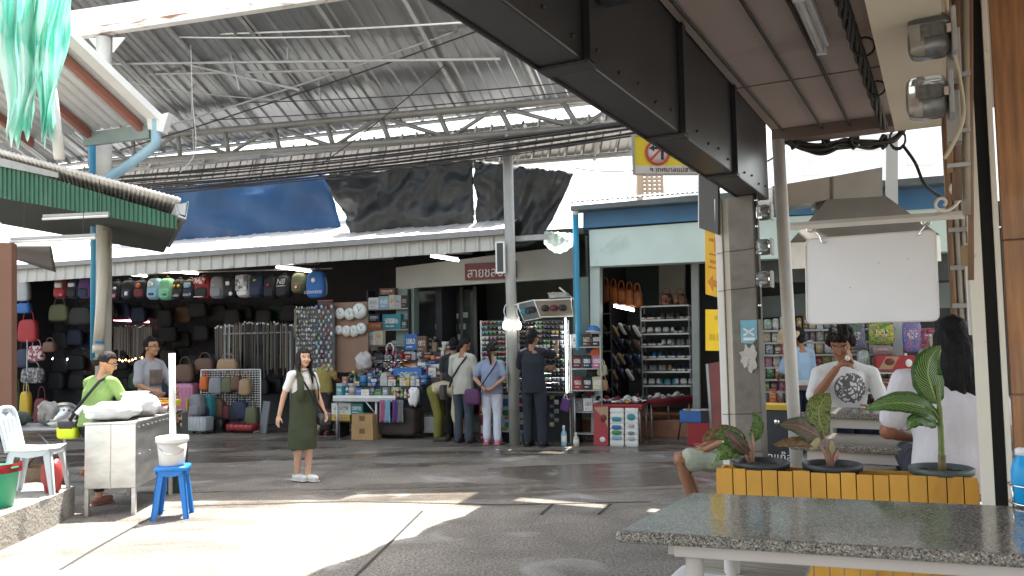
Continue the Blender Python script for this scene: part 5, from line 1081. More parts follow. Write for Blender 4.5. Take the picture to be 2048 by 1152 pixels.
# 12. shopper in pale blue with a straw hat at the grocery
a12, _ = fp(1603, 800, -.45)
P12 = person('shopper in a pale blue shirt and jeans at the grocery shelves', FA(a12, -.45, 0), R_(20), 1.66, dict(elL=(-.14, .05, .65), wrL=(-.1, .15, .6)), skin='8f6449', hair='short', top=True, topcol='8ea6bd', sleeve=1.3, hem=.49, lowcol='27374e', lowto=1.97, vox=.0105)
hq = Matrix.LocRotScale(P12.location, P12.rotation_euler, None) @ Vector((-.16, .04, 1.55)); T = thing('straw_hat', 'tan straw hat beside the shopper in pale blue', 'hat', hq)
b = MB(); b.lathe([(.17, -.02), (.16, 0), (.1, .015), (.095, .09), (.05, .11), (.01, .11)], (0, 0, 0), mat('straw', (.42, .32, .2), .8, 0, .15, 20), 20, ax=(-.5, -.3, .8)); b.build('straw', T)
# 13 / 14. figures deeper in the stalls
a13, _ = fp(393, 700, .9)
person('seller sitting among hanging belts inside the dark bag shop', FA(a13, .9, -.28), R_(-140), 1.6, skin='7a5a48', hair='long', haircol='0e0d0d', top=True, topcol='22312c', lowcol='1c1c20', lowto=2, sleeve=.8, vox=.0105)
a14, _ = fp(908, 700, -.1)
person('dark haired shopper hidden behind the man in the pale shirt', FA(a14, -.1, 0), R_(-10), 1.62, skin='7a5a48', hair='short', haircol='0c0c0d', top=True, topcol='1e2126', lowcol='1c1c20', lowto=2, vox=.0105)
# ================================================================ foreground table, planter, plants
M_tabpaint = mat('pinkish_white_frame', (.55, .50, .47), .5, 0, .06, 3, .04, spots=((.2, .12, .08), 7, .72))
def rframe(o, rz): return Matrix.Rotation(-rz, 3, 'Z')
a_, b_, c_, d_ = G(1228, 1062, .95), G(2140, 1116, .95), G(2140, 1008, .95), G(1383, 984, .95)
o = Vector((a_.x, a_.y, 0)); ang = math.atan2((b_-a_).y, (b_-a_).x); L1 = (b_-a_).length; D1 = .78
T = thing('granite_table', 'long speckled granite table on a pale frame in the foreground', 'table', o, ang)
sk = (rframe(o, ang) @ (d_-o)).x/ (rframe(o, ang) @ (d_-o)).y if True else 0
dp = rframe(o, ang) @ (Vector((d_.x, d_.y, 0))-o)
def tabletop(T, w_, dvec, z, th=.04, r=.02):
    b = MB(); p = [Vector((0, 0, z)), Vector((w_, 0, z)), Vector((w_, 0, z))+dvec, Vector((0, 0, z))+dvec]
    b.prism([q-Vector((0, 0, th)) for q in p], (0, 0, th), M_granite); return b.build('tabletop', T, bevel=.014)
tabletop(T, L1, Vector((dp.x, dp.y, 0)), .95)
b = MB()
def sk_(x, y): return Vector((x+dp.x*y/dp.y, y, 0))
for y0 in (.07, dp.y-.09):
    b.prism([sk_(.17, y0), sk_(L1, y0), sk_(L1, y0+.03), sk_(.17, y0+.03)], (0, 0, .048), M_tabpaint)
b.v = [q+Vector((0, 0, .86)) for q in b.v]; b.build('apron_rail', T, bevel=.004)
b = MB(); b.prism([sk_(.14, .1), sk_(.17, .1), sk_(.17, dp.y-.09), sk_(.14, dp.y-.09)], (0, 0, .048), M_tabpaint); b.v = [q+Vector((0, 0, .86)) for q in b.v]; b.build('end_rail', T)
for x, y in ((.22, .12), (.2, dp.y-.16), (1.35, dp.y-.16)):
    q = sk_(x, y); b = MB(); b.tube([q+Vector((0, 0, .0)), q+Vector((0, 0, .862))], .03, M_tabpaint, 14); b.build('leg', T)
b = MB(); b.prism([sk_(.5, .2), sk_(L1, .2), sk_(L1, dp.y-.2), sk_(.5, dp.y-.2)], (0, 0, .03), mat('grey_shelf', (.36, .34, .33), .6, 0, .1, 3)); b.v = [q+Vector((0, 0, .66)) for q in b.v]; b.build('under_shelf', T)
q = G(1390, 1150, .25); q = P(1432, 1148, 3.15)
T = thing('foam_box', 'white foam box lid on the floor under the granite table', 'box', (q.x, q.y+.1, q.z-.1), RZS)
b = MB(); b.sup((0, 0, 0), (.13, .11, .06), mat('white_foam', (.68, .68, .67), .8, 0, .05, 20, .1), .25, nu=24, nv=8); b.build('body', T); b = MB(); b.sup((0, 0, .058), (.137, .116, .014), mat('white_foam', (.68, .68, .67), .8, 0, .05, 20, .1), .3, nu=24, nv=8); b.build('lid', T)
q = P(1500, 1140, 3.3); T = thing('wooden_board', 'grey weathered plank panel under the granite table', 'board', q, RZS)
for k in range(4): b = MB(); b.box((.0, -.09+.062*k, 0), (.42, .055, .02), mat('grey_plank', (.36, .33, .27), .7, 0, .25, 5, .1, stretch=(1, 8, 1))); b.build('plank', T)
# condiment rack with blue bottle at the right end
q = G(2046, 1012, .95); T = thing('condiment_rack', 'chrome wire rack at the right end of the granite table', 'rack', q+Vector((.05, 0, 0)), 0)
b = MB()
for z in (.01, .075): b.tube([(.085*math.cos(t*.3), .085*math.sin(t*.3), z) for t in range(22)], .004, M_chrome, 6)
for t in range(6): b.tube([(.085*math.cos(t*1.05), .085*math.sin(t*1.05), .0), (.085*math.cos(t*1.05), .085*math.sin(t*1.05), .075)], .0035, M_chrome, 6)
b.build('wire_frame', T)
T = thing('sauce_bottle', 'bright blue sauce bottle standing in the chrome rack', 'bottle', q+Vector((.004, 0, .006)), 0)
b = MB(); b.lathe([(.03, 0), (.037, .01), (.037, .12), (.03, .15), (.02, .165), (.019, .18)], (0, 0, 0), mat('bright_blue_plastic', (.01, .33, .72), .35, 0, .05, 6), 18); b.build('body', T)
b = MB(); b.lathe([(.021, .178), (.02, .2), (.008, .205)], (0, 0, 0), M_whiteplastic, 14); b.build('cap', T)

# planter box
pA, pB = P(1432, 937, 4.6), P(1957, 957, 4.13); o = Vector((pA.x, pA.y, 0)); ang = math.atan2((pB-pA).y, (pB-pA).x); W_ = (Vector((pB.x, pB.y, 0))-o).length; zt = (pA.z+pB.z)/2
T = thing('planter_box', 'orange yellow planter box of upright boards behind the granite table', 'planter', o, ang)
M_ply = mat('orange_yellow_paint', (.66, .34, .05), .5, 0, .14, 5, .08, 20, spots=((.50, .24, .04), 4, .64), stretch=(1, 1, .4))
r2 = random.Random(2); x = 0
while x < W_-.02:
    w_ = min(.077+r2.uniform(-.008, .012), W_-x); dz = r2.uniform(-.006, .004)
    b = MB(); b.box((x+w_/2, .008+r2.uniform(-.002, .002), (zt+dz)/2+.12), (w_-.005, .018, zt+dz-.24), M_ply); b.build('board', T, bevel=.003); x += w_
b = MB(); b.box((W_/2, .305, zt-.16), (W_, .02, .27), M_ply); b.build('back_board', T); 
for x in (.006, W_-.006): b = MB(); b.box((x, .16, zt-.16), (.018, .29, .27), M_ply); b.build('end_board', T)
b = MB(); b.box((W_/2, .16, zt-.19), (W_-.05, .26, .02), mat('dark_wood', (.07, .045, .02), .7, 0, .2, 5)); b.build('floor_board', T)
for x in (.04, W_-.04): b = MB(); b.box((x, .16, .2+(zt-.5)/2), (.045, .045, zt-.4), M_ply); b.build('leg', T)
PR = Matrix.Rotation(ang, 3, 'Z')
def pl(x, y, z): return o + PR @ Vector((x, y, z))
# plants
def leaf_mat(name, base, vein, kind='dieff', rough=.38):
    m = bpy.data.materials.new(name); m.use_nodes = True; n = m.node_tree.nodes; l = m.node_tree.links; bs = n['Principled BSDF']; bs.inputs['Roughness'].default_value = rough
    uv = n.new('ShaderNodeUVMap'); sx = n.new('ShaderNodeSeparateXYZ'); l.new(uv.outputs[0], sx.inputs[0])
    def ma(op, a, b_=None, c=None):
        q = n.new('ShaderNodeMath'); q.operation = op
        for i, v in enumerate((a, b_, c)):
            if v is None: continue
            if isinstance(v, (int, float)): q.inputs[i].default_value = v
            else: l.new(v, q.inputs[i])
        return q.outputs[0]
    s_, t_ = sx.outputs[0], ma('ABSOLUTE', ma('SUBTRACT', sx.outputs[1], .5))
    mid = ma('LESS_THAN', t_, .022)
    ph = ma('SUBTRACT', ma('MULTIPLY', s_, 17), ma('MULTIPLY', t_, 13)); sn = ma('SINE', ma('MULTIPLY', ph, 6.283))
    side = ma('MULTIPLY', ma('GREATER_THAN', sn, .62 if kind == 'dieff' else .2), ma('LESS_THAN', t_, .36 if kind == 'dieff' else .46))
    tcn = n.new('ShaderNodeTexNoise'); tcn.inputs['Scale'].default_value = 25 if kind == 'dieff' else 60; tc = n.new('ShaderNodeTexCoord'); l.new(tc.outputs['Object'], tcn.inputs['Vector'])
    if kind != 'dieff': side = ma('MULTIPLY', side, ma('GREATER_THAN', tcn.outputs['Fac'], .44))
    msk = ma('MAXIMUM', mid, ma('MULTIPLY', side, .9))
    r = n.new('ShaderNodeValToRGB'); r.color_ramp.elements[0].position = .3; r.color_ramp.elements[1].position = .7
    r.color_ramp.elements[0].color = tuple(c*.75 for c in base)+(1,); r.color_ramp.elements[1].color = tuple(c*1.25 for c in base)+(1,); l.new(tcn.outputs['Fac'], r.inputs[0])
    x = n.new('ShaderNodeMix'); x.data_type = 'RGBA'; l.new(msk, x.inputs[0]); l.new(r.outputs[0], x.inputs[6]); x.inputs[7].default_value = vein+(1,); l.new(x.outputs[2], bs.inputs['Base Color'])
    tr = n.new('ShaderNodeBsdfTranslucent'); l.new(x.outputs[2], tr.inputs[0]); ms = n.new('ShaderNodeMixShader'); ms.inputs[0].default_value = .3; l.new(bs.outputs[0], ms.inputs[1]); l.new(tr.outputs[0], ms.inputs[2]); l.new(ms.outputs[0], n['Material Output'].inputs[0])
    return m
M_lfA = leaf_mat('dumb_cane_leaf', (.045, .125, .025), (.34, .46, .17)); M_lfB = leaf_mat('speckled_aglaonema_leaf', (.10, .16, .03), (.36, .36, .14), 'spk'); M_lfC = leaf_mat('red_veined_leaf', (.055, .085, .045), (.42, .17, .14)); M_lfD = leaf_mat('green_spotted_leaf', (.06, .13, .03), (.22, .30, .08), 'spk'); M_lfE = leaf_mat('brownish_leaf', (.16, .09, .045), (.30, .20, .09), 'spk')
def leaf(T, mid, width, side, m, fold=.15, name='leaf', ns=18, nw=8, tipw=.75):
    """blade along a midrib of points; side gives the broad direction"""
    ctrl = bez(mid, 6); N_ = len(ctrl)-1; side = Vector(side).normalized(); vs = []; uvs = []
    for i in range(ns+1):
        t = i/ns; k = t*N_; i0 = min(int(k), N_-1); p = ctrl[i0].lerp(ctrl[i0+1], k-i0); tg = (ctrl[i0+1]-ctrl[i0]).normalized()
        sd_ = (side-tg*side.dot(tg)).normalized(); nn_ = tg.cross(sd_)
        w_ = width*(math.sin(math.pi*min(1, t**.72))**.8)*(1-.1*t)
        for j in range(nw+1):
            q = (j/nw-.5)*2
            vs.append(p+sd_*(q*w_/2)+nn_*(abs(q)*w_*fold+.004*math.sin(t*34+q*3)*abs(q)+.006*math.sin(t*9+q*5)*abs(q))); uvs.append((t, j/nw))
    fs = [(i*(nw+1)+j, i*(nw+1)+j+1, (i+1)*(nw+1)+j+1, (i+1)*(nw+1)+j) for i in range(ns) for j in range(nw)]
    me = bpy.data.meshes.new(name); me.from_pydata(vs, [], fs); uvl = me.uv_layers.new(name='UVMap')
    for lp_ in me.loops: uvl.data[lp_.index].uv = uvs[lp_.vertex_index]
    me.materials.append(m); me.polygons.foreach_set('use_smooth', [True]*len(me.polygons)); ob = bpy.data.objects.new(name, me); COL.objects.link(ob); ob.parent = T
    return ob
def pot(x, y, rad, col, label, h=.2):
    c = pl(x, y, zt-.17); T = thing('plant_pot', label, 'plant pot', c, ang, 'round pots in the planter')
    m = mat('pot_plastic', col, .5, 0, .1, 6); b = MB(); b.lathe([(rad*.7, 0), (rad*.9, h*.82), (rad*1.02, h*.84), (rad*1.05, h*.98), (rad*.99, h), (rad*.93, h*.98), (rad*.9, h*.86)], (0, 0, 0), m, 32); b.build('pot', T)
    b = MB(); b.lathe([(rad*.9, h*.855), (rad*.5, h*.88), (.01, h*.9)], (0, 0, 0), mat('potting_soil', (.03, .022, .016), .95, 0, .4, 30, .5), 20)
    for k in range(14): a2 = rnd.uniform(0, 6.3); r3 = rad*rnd.uniform(.2, .8); b.sup((r3*math.cos(a2), r3*math.sin(a2), h*.87), (.014, .012, .009), mat('potting_soil', (.03, .022, .016), .95, 0, .4, 30, .5), 1, nu=6, nv=5)
    b.build('soil', T); return c+Vector((0, 0, h*.88))
def LP(T, pts, Y):                                       # midrib points given as seen, standing at depth Y from the pot
    return [P(x, y, Y+dy)-Vector(T.location) for x, y, dy in pts]
xr = lambda px, py=945: (PR.transposed() @ (P(px, py, 4.35)-o)).x
s1 = pot(xr(1882), .15, .15, (.075, .10, .095), 'grey green round pot holding the tall striped plant'); Y1 = s1.y
T = thing('potted_plant', 'tall plant with big dark leaves and pale ribs in the right pot', 'plant', s1, 0)
b = MB(); st = LP(T, [(1884, 944, 0), (1883, 900, 0), (1881, 850, .0), (1879, 815, .0), (1874, 770, 0)], Y1); b.tube(bez(st, 6), [.0155]*7+[.0145]*6+[.013]*6+[.010]*6, mat('plant_stem', (.16, .22, .06), .5, 0, .2, 12), 12); b.build('stem', T)
b = MB(); b.tube(LP(T, [(1884, 946, 0), (1884, 910, 0)], Y1), .019, mat('brown_sheath', (.20, .15, .07), .7, 0, .3, 20), 10); b.build('sheath', T)
leaf(T, LP(T, [(1876, 806, 0), (1868, 770, .0), (1864, 730, .01), (1868, 700, .05), (1882, 690, .12)], Y1) if False else LP(T, [(1875, 808, 0), (1862, 770, 0), (1856, 745, .0), (1862, 715, .02), (1882, 692, .05)], Y1), .19, (1, .1, .05), M_lfA, .08)
leaf(T, LP(T, [(1876, 838, 0), (1850, 815, -.02), (1810, 806, -.03), (1770, 808, -.02), (1728, 820, .02)], Y1), .14, (.1, .5, .85), M_lfA, -.08)
leaf(T, LP(T, [(1876, 850, 0), (1852, 838, -.04), (1832, 838, -.06), (1818, 850, -.06), (1814, 862, -.05)], Y1), .09, (.2, .6, .7), M_lfA, .15)
b = MB(); b.tube(LP(T, [(1880, 870, 0), (1877, 838, 0), (1868, 822, -.01), (1850, 815, -.02)], Y1), .007, mat('plant_stem', (.16, .22, .06), .5, 0, .2, 12), 8); b.build('petiole', T)
s2 = pot(xr(1664), .15, .15, (.032, .035, .04), 'dark grey round pot in the middle of the planter'); Y2 = s2.y
T = thing('potted_plant', 'pink stemmed plant with speckled upright leaf in the middle pot', 'plant', s2, 0); M_pst = mat('pink_stem', (.42, .24, .18), .5, 0, .25, 14)
for pts in ([(1660, 932, 0), (1656, 895, 0), (1648, 870, 0)], [(1663, 932, 0), (1664, 900, 0), (1662, 880, 0)], [(1658, 932, 0), (1650, 905, 0), (1634, 882, 0)], [(1665, 930, 0), (1672, 905, 0)]):
    b = MB(); b.tube(LP(T, pts, Y2), [.011, .009, .007][:len(pts)], M_pst, 8); b.build('stem', T)
leaf(T, LP(T, [(1650, 872, 0), (1640, 845, .0), (1638, 818, .0), (1650, 795, .03), (1660, 788, .05)], Y2), .15, (1, .1, .0), M_lfB, .08)
leaf(T, LP(T, [(1646, 878, 0), (1620, 862, -.03), (1594, 850, -.05), (1558, 850, -.04)], Y2), .13, (.25, .35, .9), M_lfC, .08)
leaf(T, LP(T, [(1640, 885, 0), (1615, 882, -.04), (1580, 884, -.07), (1544, 890, -.08)], Y2), .075, (.1, .6, .7), M_lfE, .1)
leaf(T, LP(T, [(1654, 905, 0), (1640, 890, -.03), (1625, 880, -.04)], Y2), .04, (.6, .4, .7), mat('pale_sheath_leaf', (.42, .38, .20), .5, 0, .2, 12), .2) if False else None
b = MB(); b.sup(P(1630, 888, Y2-.04)-s2, (.022, .006, .04), mat('pale_sheath', (.40, .36, .20), .5, 0, .2, 12), 1, Matrix.Rotation(.7, 3, 'Y')); b.build('leaf_sheath', T)
b = MB(); b.sup(P(1664, 895, Y2-.02)-s2, (.016, .006, .035), mat('pale_sheath', (.40, .36, .20), .5, 0, .2, 12), 1); b.build('leaf_sheath', T)
b = MB(); b.sup(P(1673, 912, Y2-.02)-s2, (.012, .006, .03), mat('pink_sheath', (.45, .22, .19), .5, 0, .2, 12), 1, Matrix.Rotation(.3, 3, 'Y')); b.build('leaf_sheath', T)
s3 = pot(xr(1510, 935), .15, .15, (.03, .033, .038), 'dark grey round pot at the left end of the planter'); Y3 = s3.y
T = thing('potted_plant', 'drooping plant with red brown and green leaves in the left pot', 'plant', s3, 0)
for pts in ([(1502, 925, 0), (1500, 895, 0), (1496, 880, 0)], [(1506, 925, 0), (1508, 890, 0), (1504, 865, 0)], [(1498, 926, 0), (1488, 905, -.01), (1470, 890, -.02)]):
    b = MB(); b.tube(LP(T, pts, Y3), [.009, .008, .006], M_pst, 8); b.build('stem', T)
leaf(T, LP(T, [(1504, 880, 0), (1514, 865, 0), (1516, 845, 0), (1506, 822, .0)], Y3), .085, (1, .15, 0), M_lfD, .1)
leaf(T, LP(T, [(1494, 895, 0), (1476, 880, -.02), (1455, 870, -.03), (1428, 870, -.02)], Y3), .12, (.2, .3, .9), M_lfD, .12)
leaf(T, LP(T, [(1488, 905, 0), (1465, 898, -.04), (1440, 910, -.06), (1424, 932, -.06)], Y3), .11, (.5, .4, .7), M_lfD, .12)
leaf(T, LP(T, [(1490, 885, 0), (1460, 865, .04), (1425, 868, .05), (1404, 884, .05)], Y3), .10, (.1, .4, .9), M_lfE, .1)
leaf(T, LP(T, [(1500, 910, 0), (1480, 890, -.05), (1462, 872, -.06), (1446, 860, -.04)], Y3), .09, (.6, .1, .7), M_lfC, .1)

# restaurant tables, stools
def g_table(pa, pb, z, dep, label, lz=.2):
    a_, b_ = G(pa[0], pa[1], z), G(pb[0], pb[1], z); o = Vector((a_.x, a_.y, 0)); an = math.atan2((b_-a_).y, (b_-a_).x); w_ = (b_-a_).length
    T = thing('granite_table', label, 'table', o, an); tabletop(T, w_, Vector((.06, dep, 0)), z, .045)
    b = MB(); b.prism([(.1, .06, z-.115), (w_-.1, .06, z-.115), (w_-.1, dep-.06, z-.115), (.1, dep-.06, z-.115)], (0, 0, .068), M_tabpaint); b.build('apron_rail', T)
    for x in (.16, w_-.2):
        for y in (.12, dep-.14): b = MB(); b.tube([(x, y, lz), (x, y, z-.115)], .032, M_white, 12); b.build('leg', T)
    return T
g_table((1578, 886), (1850, 900), .86, .7, 'granite table just behind the planter with a steel stool beside it')
g_table((1600, 824), (1880, 832), 1.0, .5, 'granite table farther back where the man in white eats')
def steel_stool(px, Y, label, zs=.66, rr=.16, seat=M_steel):
    c = P(px, 900, Y); T = thing('round_stool', label, 'stool', (c.x, c.y, .2), 0)
    b = MB(); b.lathe([(rr*.9, zs-.2-.03), (rr, zs-.2-.022), (rr, zs-.2-.006), (rr*.94, zs-.2), (rr*.5, zs-.2+.002), (.01, zs-.2+.002)], (0, 0, 0), seat, 26); b.build('seat', T)
    for k in range(4):
        q = math.pi/4+k*math.pi/2; b = MB(); c_, s_ = math.cos(q), math.sin(q); b.tube(bez([(rr*.5*c_, rr*.5*s_, zs-.225), (rr*.95*c_, rr*.95*s_, zs-.25), (rr*1.12*c_, rr*1.12*s_, 0)], 5), .0125, M_chrome, 10); b.build('leg', T)
    b = MB(); b.tube([(rr*1.02*math.cos(t*.3), rr*1.02*math.sin(t*.3), .16) for t in range(22)], .008, M_chrome, 6); b.build('foot_ring', T)
    return T
steel_stool(1738, 5.25, 'round stainless stool under the table behind the planter', .74)
c = P(1885, 900, 4.98); T = thing('round_stool', 'steel stool under the long haired woman', 'stool', (g11.x, g11.y, .2))
b = MB(); b.lathe([(.15, .40), (.16, .41), (.16, .43), (.15, .438)], (0, 0, 0), M_steel, 24); b.build('seat', T)
for k in range(4): q = math.pi/4+k*math.pi/2; b = MB(); b.tube([(.1*math.cos(q), .1*math.sin(q), .4), (.17*math.cos(q), .17*math.sin(q), 0)], .012, M_chrome, 8); b.build('leg', T)
T = thing('round_stool', 'stool hidden under the eating man', 'stool', (g10.x, g10.y, .2))
b = MB(); b.lathe([(.15, .40), (.16, .41), (.16, .43), (.15, .438)], (0, 0, 0), M_steel, 24); b.build('seat', T)
for k in range(4): q = math.pi/4+k*math.pi/2; b = MB(); b.tube([(.1*math.cos(q), .1*math.sin(q), .4), (.17*math.cos(q), .17*math.sin(q), 0)], .012, M_chrome, 8); b.build('leg', T)
T = thing('folding_stool', 'red topped chrome stool under the man in shorts', 'stool', (g9.x, g9.y, 0), R_(82))
b = MB(); b.sup((0, .02, .40), (.19, .19, .03), M_red, .3, nu=20); b.build('seat', T)
for x in (-.17, .17): b = MB(); b.tube(bez([(x, -.2, 0), (x, -.17, .36), (x, -.12, .385), (x, .15, .385), (x, .2, .36), (x, .24, 0)], 5), .012, M_chrome, 8); b.build('leg', T)
b = MB(); b.tube([(-.17, .225, .15), (.17, .225, .15)], .009, M_chrome, 6); b.build('cross_bar', T)

# ================================================================ steel cart, bucket, stool, chair and things at the left
o = Vector((-4.06, 7.85, 0)); T = thing('steel_cart', 'boxy stainless steel food cart on short legs in the sun', 'cart', o, R_(4))
cw, cl = .47, 1.05; ax = Vector((-.12, 1.0, 0)).normalized()
M_cart = mat('scratched_steel', (.66, .66, .65), .34, .9, .14, 5, .05, stretch=(1, 1, 3))
b = MB(); b.box((cw/2, cl/2, .555), (cw, cl, .60), M_cart); b.build('cabinet', T, bevel=.006)
b = MB(); b.box((cw/2, cl/2, .866), (cw+.02, cl+.02, .02), M_cart); b.build('rim', T, bevel=.004)
for x in (.02, cw-.02):
    for y in (.02, cl-.02): b = MB(); b.box((x, y, .128), (.036, .036, .256), M_cart); b.build('leg', T)
for k in range(9): b = MB(); b.sup((cw+.004, .08+.11*k, .82), (.006, .009, .009), M_chrome, 1, nu=8, nv=6); b.build('rivet', T)
for k in range(4): b = MB(); b.sup((cw+.004, .1+.26*k, .56), (.005, .008, .008), M_chrome, 1, nu=8, nv=6); b.build('rivet', T)
b = MB(); b.box((cw/2, -.004, .55), (.012, .004, .6), M_steel); b.build('seam_strip', T)
RC = Matrix.Rotation(R_(4), 3, 'Z')
def cart(x, y, z): return o + RC @ Vector((x, y, z))
M_bag = mat('clear_white_plastic_bag', (.70, .70, .70), .35, 0, .05, 10, .3, 14)
def lump(name, label, cat, c, rad, m, seed=0, amp=.3, e=.8, group=None, sc=2.0):
    T = thing(name, label, cat, c, 0, group); b = MB()
    b.sup((0, 0, rad[2]), rad, m, e, nu=22, nv=14, fn=lambda v: v*(1+amp*noise.noise(v*sc+Vector((seed, seed, 0))))); b.build('body', T); return T
T = lump('plastic_bag', 'glaring white plastic bag of food lying on the front of the cart', 'bag', cart(.16, .25, .876), (.24, .22, .085), M_bag, 3)
b = MB(); b.tube([(-.15, -.05, .1), (-.26, -.08, .13), (-.3, -.1, .07)], [.03, .02, .03], M_bag, 8); b.build('knot', T)
lump('plastic_bag', 'big round white plastic bag at the middle of the cart', 'bag', cart(.28, .58, .876), (.2, .17, .115), M_bag, 8, .2)
T = thing('weighing_scale', 'white scale pan raised over the steel cart', 'scale', cart(.17, .72, .876)); b = MB(); b.lathe([(.08, 0), (.075, .12), (.03, .15), (.03, .2)], (0, 0, 0), mat('scale_body', (.35, .35, .34), .5, .1, .1, 5), 16); b.build('body', T)
b = MB(); b.lathe([(.03, .2), (.13, .215), (.155, .24), (.16, .236), (.13, .205), (.03, .19)], (0, 0, 0), mat('enamel_pan', (.65, .62, .58), .3, 0, .05, 4), 24); b.build('pan', T)
T = thing('yellow_tray', 'bright yellow plastic trays at the back of the cart', 'tray', cart(.28, 1.2, .876), R_(4))
b = MB(); b.box((.02, 0, .0), (.4, .26, .012), M_steel); b.build('shelf', T)
b = MB(); b.prism([(-.16, -.1, .05), (.18, -.1, .05), (.2, -.12, .12), (-.18, -.12, .12)], (0, .2, 0), mat('bright_yellow_plastic', (.75, .62, .01), .4, 0, .06, 6)); b.build('tray', T)
b = MB()
for k in range(9): b.sup((-.13+.033*k, -.04+.02*(k % 3), .125), (.03, .04, .02), mat('fried_food', (.35, .14, .04), .6, 0, .3, 20), 1, nu=8, nv=6)
b.build('food', T)
T = thing('food_tub', 'clear tub with a red lid on the cart beside the yellow tray', 'tub', cart(.40, .86, .876)); b = MB(); b.lathe([(.06, 0), (.07, .09)], (0, 0, 0), mat('clear_tub', (.5, .42, .4), .3, 0, .1, 8), 16); b.build('body', T); b = MB(); b.lathe([(.075, .09), (.075, .108), (.07, .11)], (0, 0, 0), M_red, 16); b.build('lid', T)
T = thing('sauce_box', 'dark patterned box standing behind the steel cart', 'box', cart(.36, 1.22, 0), R_(4)); b = MB(); b.box((.1, 0, .43), (.16, .2, .86), mat('dark_green_box', (.05, .06, .055), .6, 0, .2, 6)); b.build('body', T, bevel=.006); b = MB(); b.box((.1, -.102, .78), (.15, .004, .14), pattern('jar_pattern', ['2a1812', '8a6a50', '1a1210', 'b59a84'], 30)); b.build('patterned_label', T)
# blue stool with bucket and standing tube
so_ = P(346, 1000, 7.8); so_.z = 0; T = thing('plastic_stool', 'bright blue plastic stool carrying the white bucket', 'stool', so_, R_(12))
M_bst = mat('bright_blue_stool', (.015, .20, .62), .35, 0, .08, 4)
b = MB(); b.sup((0, 0, .452), (.15, .15, .022), M_bst, .35, nu=24, nv=8); b.build('seat', T)
for x in (-1, 1):
    for y in (-1, 1):
        b = MB(); p0, p1 = Vector((.115*x, .115*y, .45)), Vector((.165*x, .165*y, 0))
        b.prism([p0+Vector((.06*-x, 0, 0)), p0, p1, p1+Vector((.046*-x, 0, 0))], (0, -.012*y, 0), M_bst); b.prism([p0+Vector((0, .06*-y, 0)), p0, p1, p1+Vector((0, .046*-y, 0))], (-.012*x, 0, 0), M_bst); b.build('leg', T)
for k in range(4):
    R = Matrix.Rotation(k*math.pi/2, 3, 'Z'); b = MB(); b.prism([R @ Vector(q) for q in ((-.12, -.135, .44), (.12, -.135, .44), (.085, -.137, .40), (.04, -.138, .385), (-.04, -.138, .385), (-.085, -.137, .40))], R @ Vector((0, .01, 0)), M_bst); b.build('skirt', T)
T = thing('bucket', 'white plastic bucket with lid standing on the blue stool', 'bucket', so_+Vector((-.01, 0, .474)), .4)
M_bk = mat('sunlit_bucket', (.66, .63, .58), .4, 0, .05, 5, spots=((.42, .30, .20), 4, .68))
b = MB(); b.lathe([(.105, 0), (.11, .01), (.135, .225)], (0, 0, 0), M_bk, 28); b.build('body', T)
b = MB(); b.lathe([(.143, .215), (.148, .22), (.146, .262), (.138, .268), (.02, .27)], (0, 0, 0), M_whiteplastic, 28); b.build('lid', T)
b = MB(); b.tube(bez([(-.138, 0, .2), (-.06, -.15, .13), (.06, -.15, .12), (.138, 0, .2)], 6), .003, M_chrome, 5); b.build('handle', T)
T = thing('plastic_tube', 'white tube standing upright on the bucket lid', 'tube', so_+Vector((-.005, 0, .745)), 0)
b = MB(); b.tube([(0, 0, 0), (-.01, 0, .77)], .029, mat('white_tube', (.80, .82, .82), .35, 0, .03, 3), 16); b.build('tube', T); b = MB(); b.tube([(-.031, .01, 0), (-.041, .01, .77)], .006, mat('cyan_strip', (.05, .45, .60), .4, 0, 0), 6); b.build('cyan_strip', T)
# white plastic armless chair on the sidewalk
co = Vector((-4.40, 7.66, .27)); T = thing('plastic_chair', 'white plastic chair with slotted back on the sidewalk', 'chair', co, R_(-80)); T.scale = (.9, .86, .93)
M_ch = mat('chair_plastic', (.55, .60, .64), .38, 0, .04, 3)
b = MB(); b.grid(lambda u_, v_: Vector(((u_-.5)*.44, (v_-.5)*.44, .43+.02*abs(u_-.5)*2-.012*math.sin(math.pi*v_))), 8, 8, M_ch, th=(0, 0, -.014)); b.build('seat', T)
for x in (-1, 1):
    b = MB(); b.tube(bez([(.2*x, -.21, .42), (.205*x, -.26, .62), (.19*x, -.30, .78), (.12*x, -.32, .83), (0, -.325, .84)], 5), [.022]*21, M_ch, 8); b.build('back_frame', T)
    for y in (-1, 1):
        p0, p1 = Vector((.2*x, .2*y, .44)), Vector((.235*x, (.26 if y > 0 else -.27), 0)); b = MB()
        b.prism([p0, p0-Vector((.075*x, 0, 0)), p1-Vector((.045*x, 0, 0)), p1], (0, -.014*y, 0), M_ch); b.prism([p0, p0-Vector((0, .075*y, 0)), p1-Vector((0, .045*y, 0)), p1], (-.014*x, 0, 0), M_ch); b.build('leg', T)
    b = MB(); b.prism([(.212*x, -.2, .44), (.212*x, .2, .44), (.214*x, .14, .38), (.214*x, .0, .36), (.214*x, -.14, .38)], (-.012*x, 0, 0), M_ch); b.build('apron', T)
b = MB(); b.prism([(-.21, .215, .44), (.21, .215, .44), (.13, .216, .38), (-.13, .216, .38)], (0, -.012, 0), M_ch); b.build('apron', T)
for x in (-.1, 0, .1): b = MB(); b.tube(bez([(x, -.215, .43), (x*1.0, -.26, .6), (x*.95, -.295, .74)], 5), [.026]*11, M_ch, 6); b.build('back_slat', T)
b = MB(); b.grid(lambda u_, v_: Vector(((u_-.5)*(.36-.10*v_), -.297-.03*v_, .73+.11*v_)), 8, 4, M_ch, th=(0, -.012, 0)); b.build('top_rail', T)
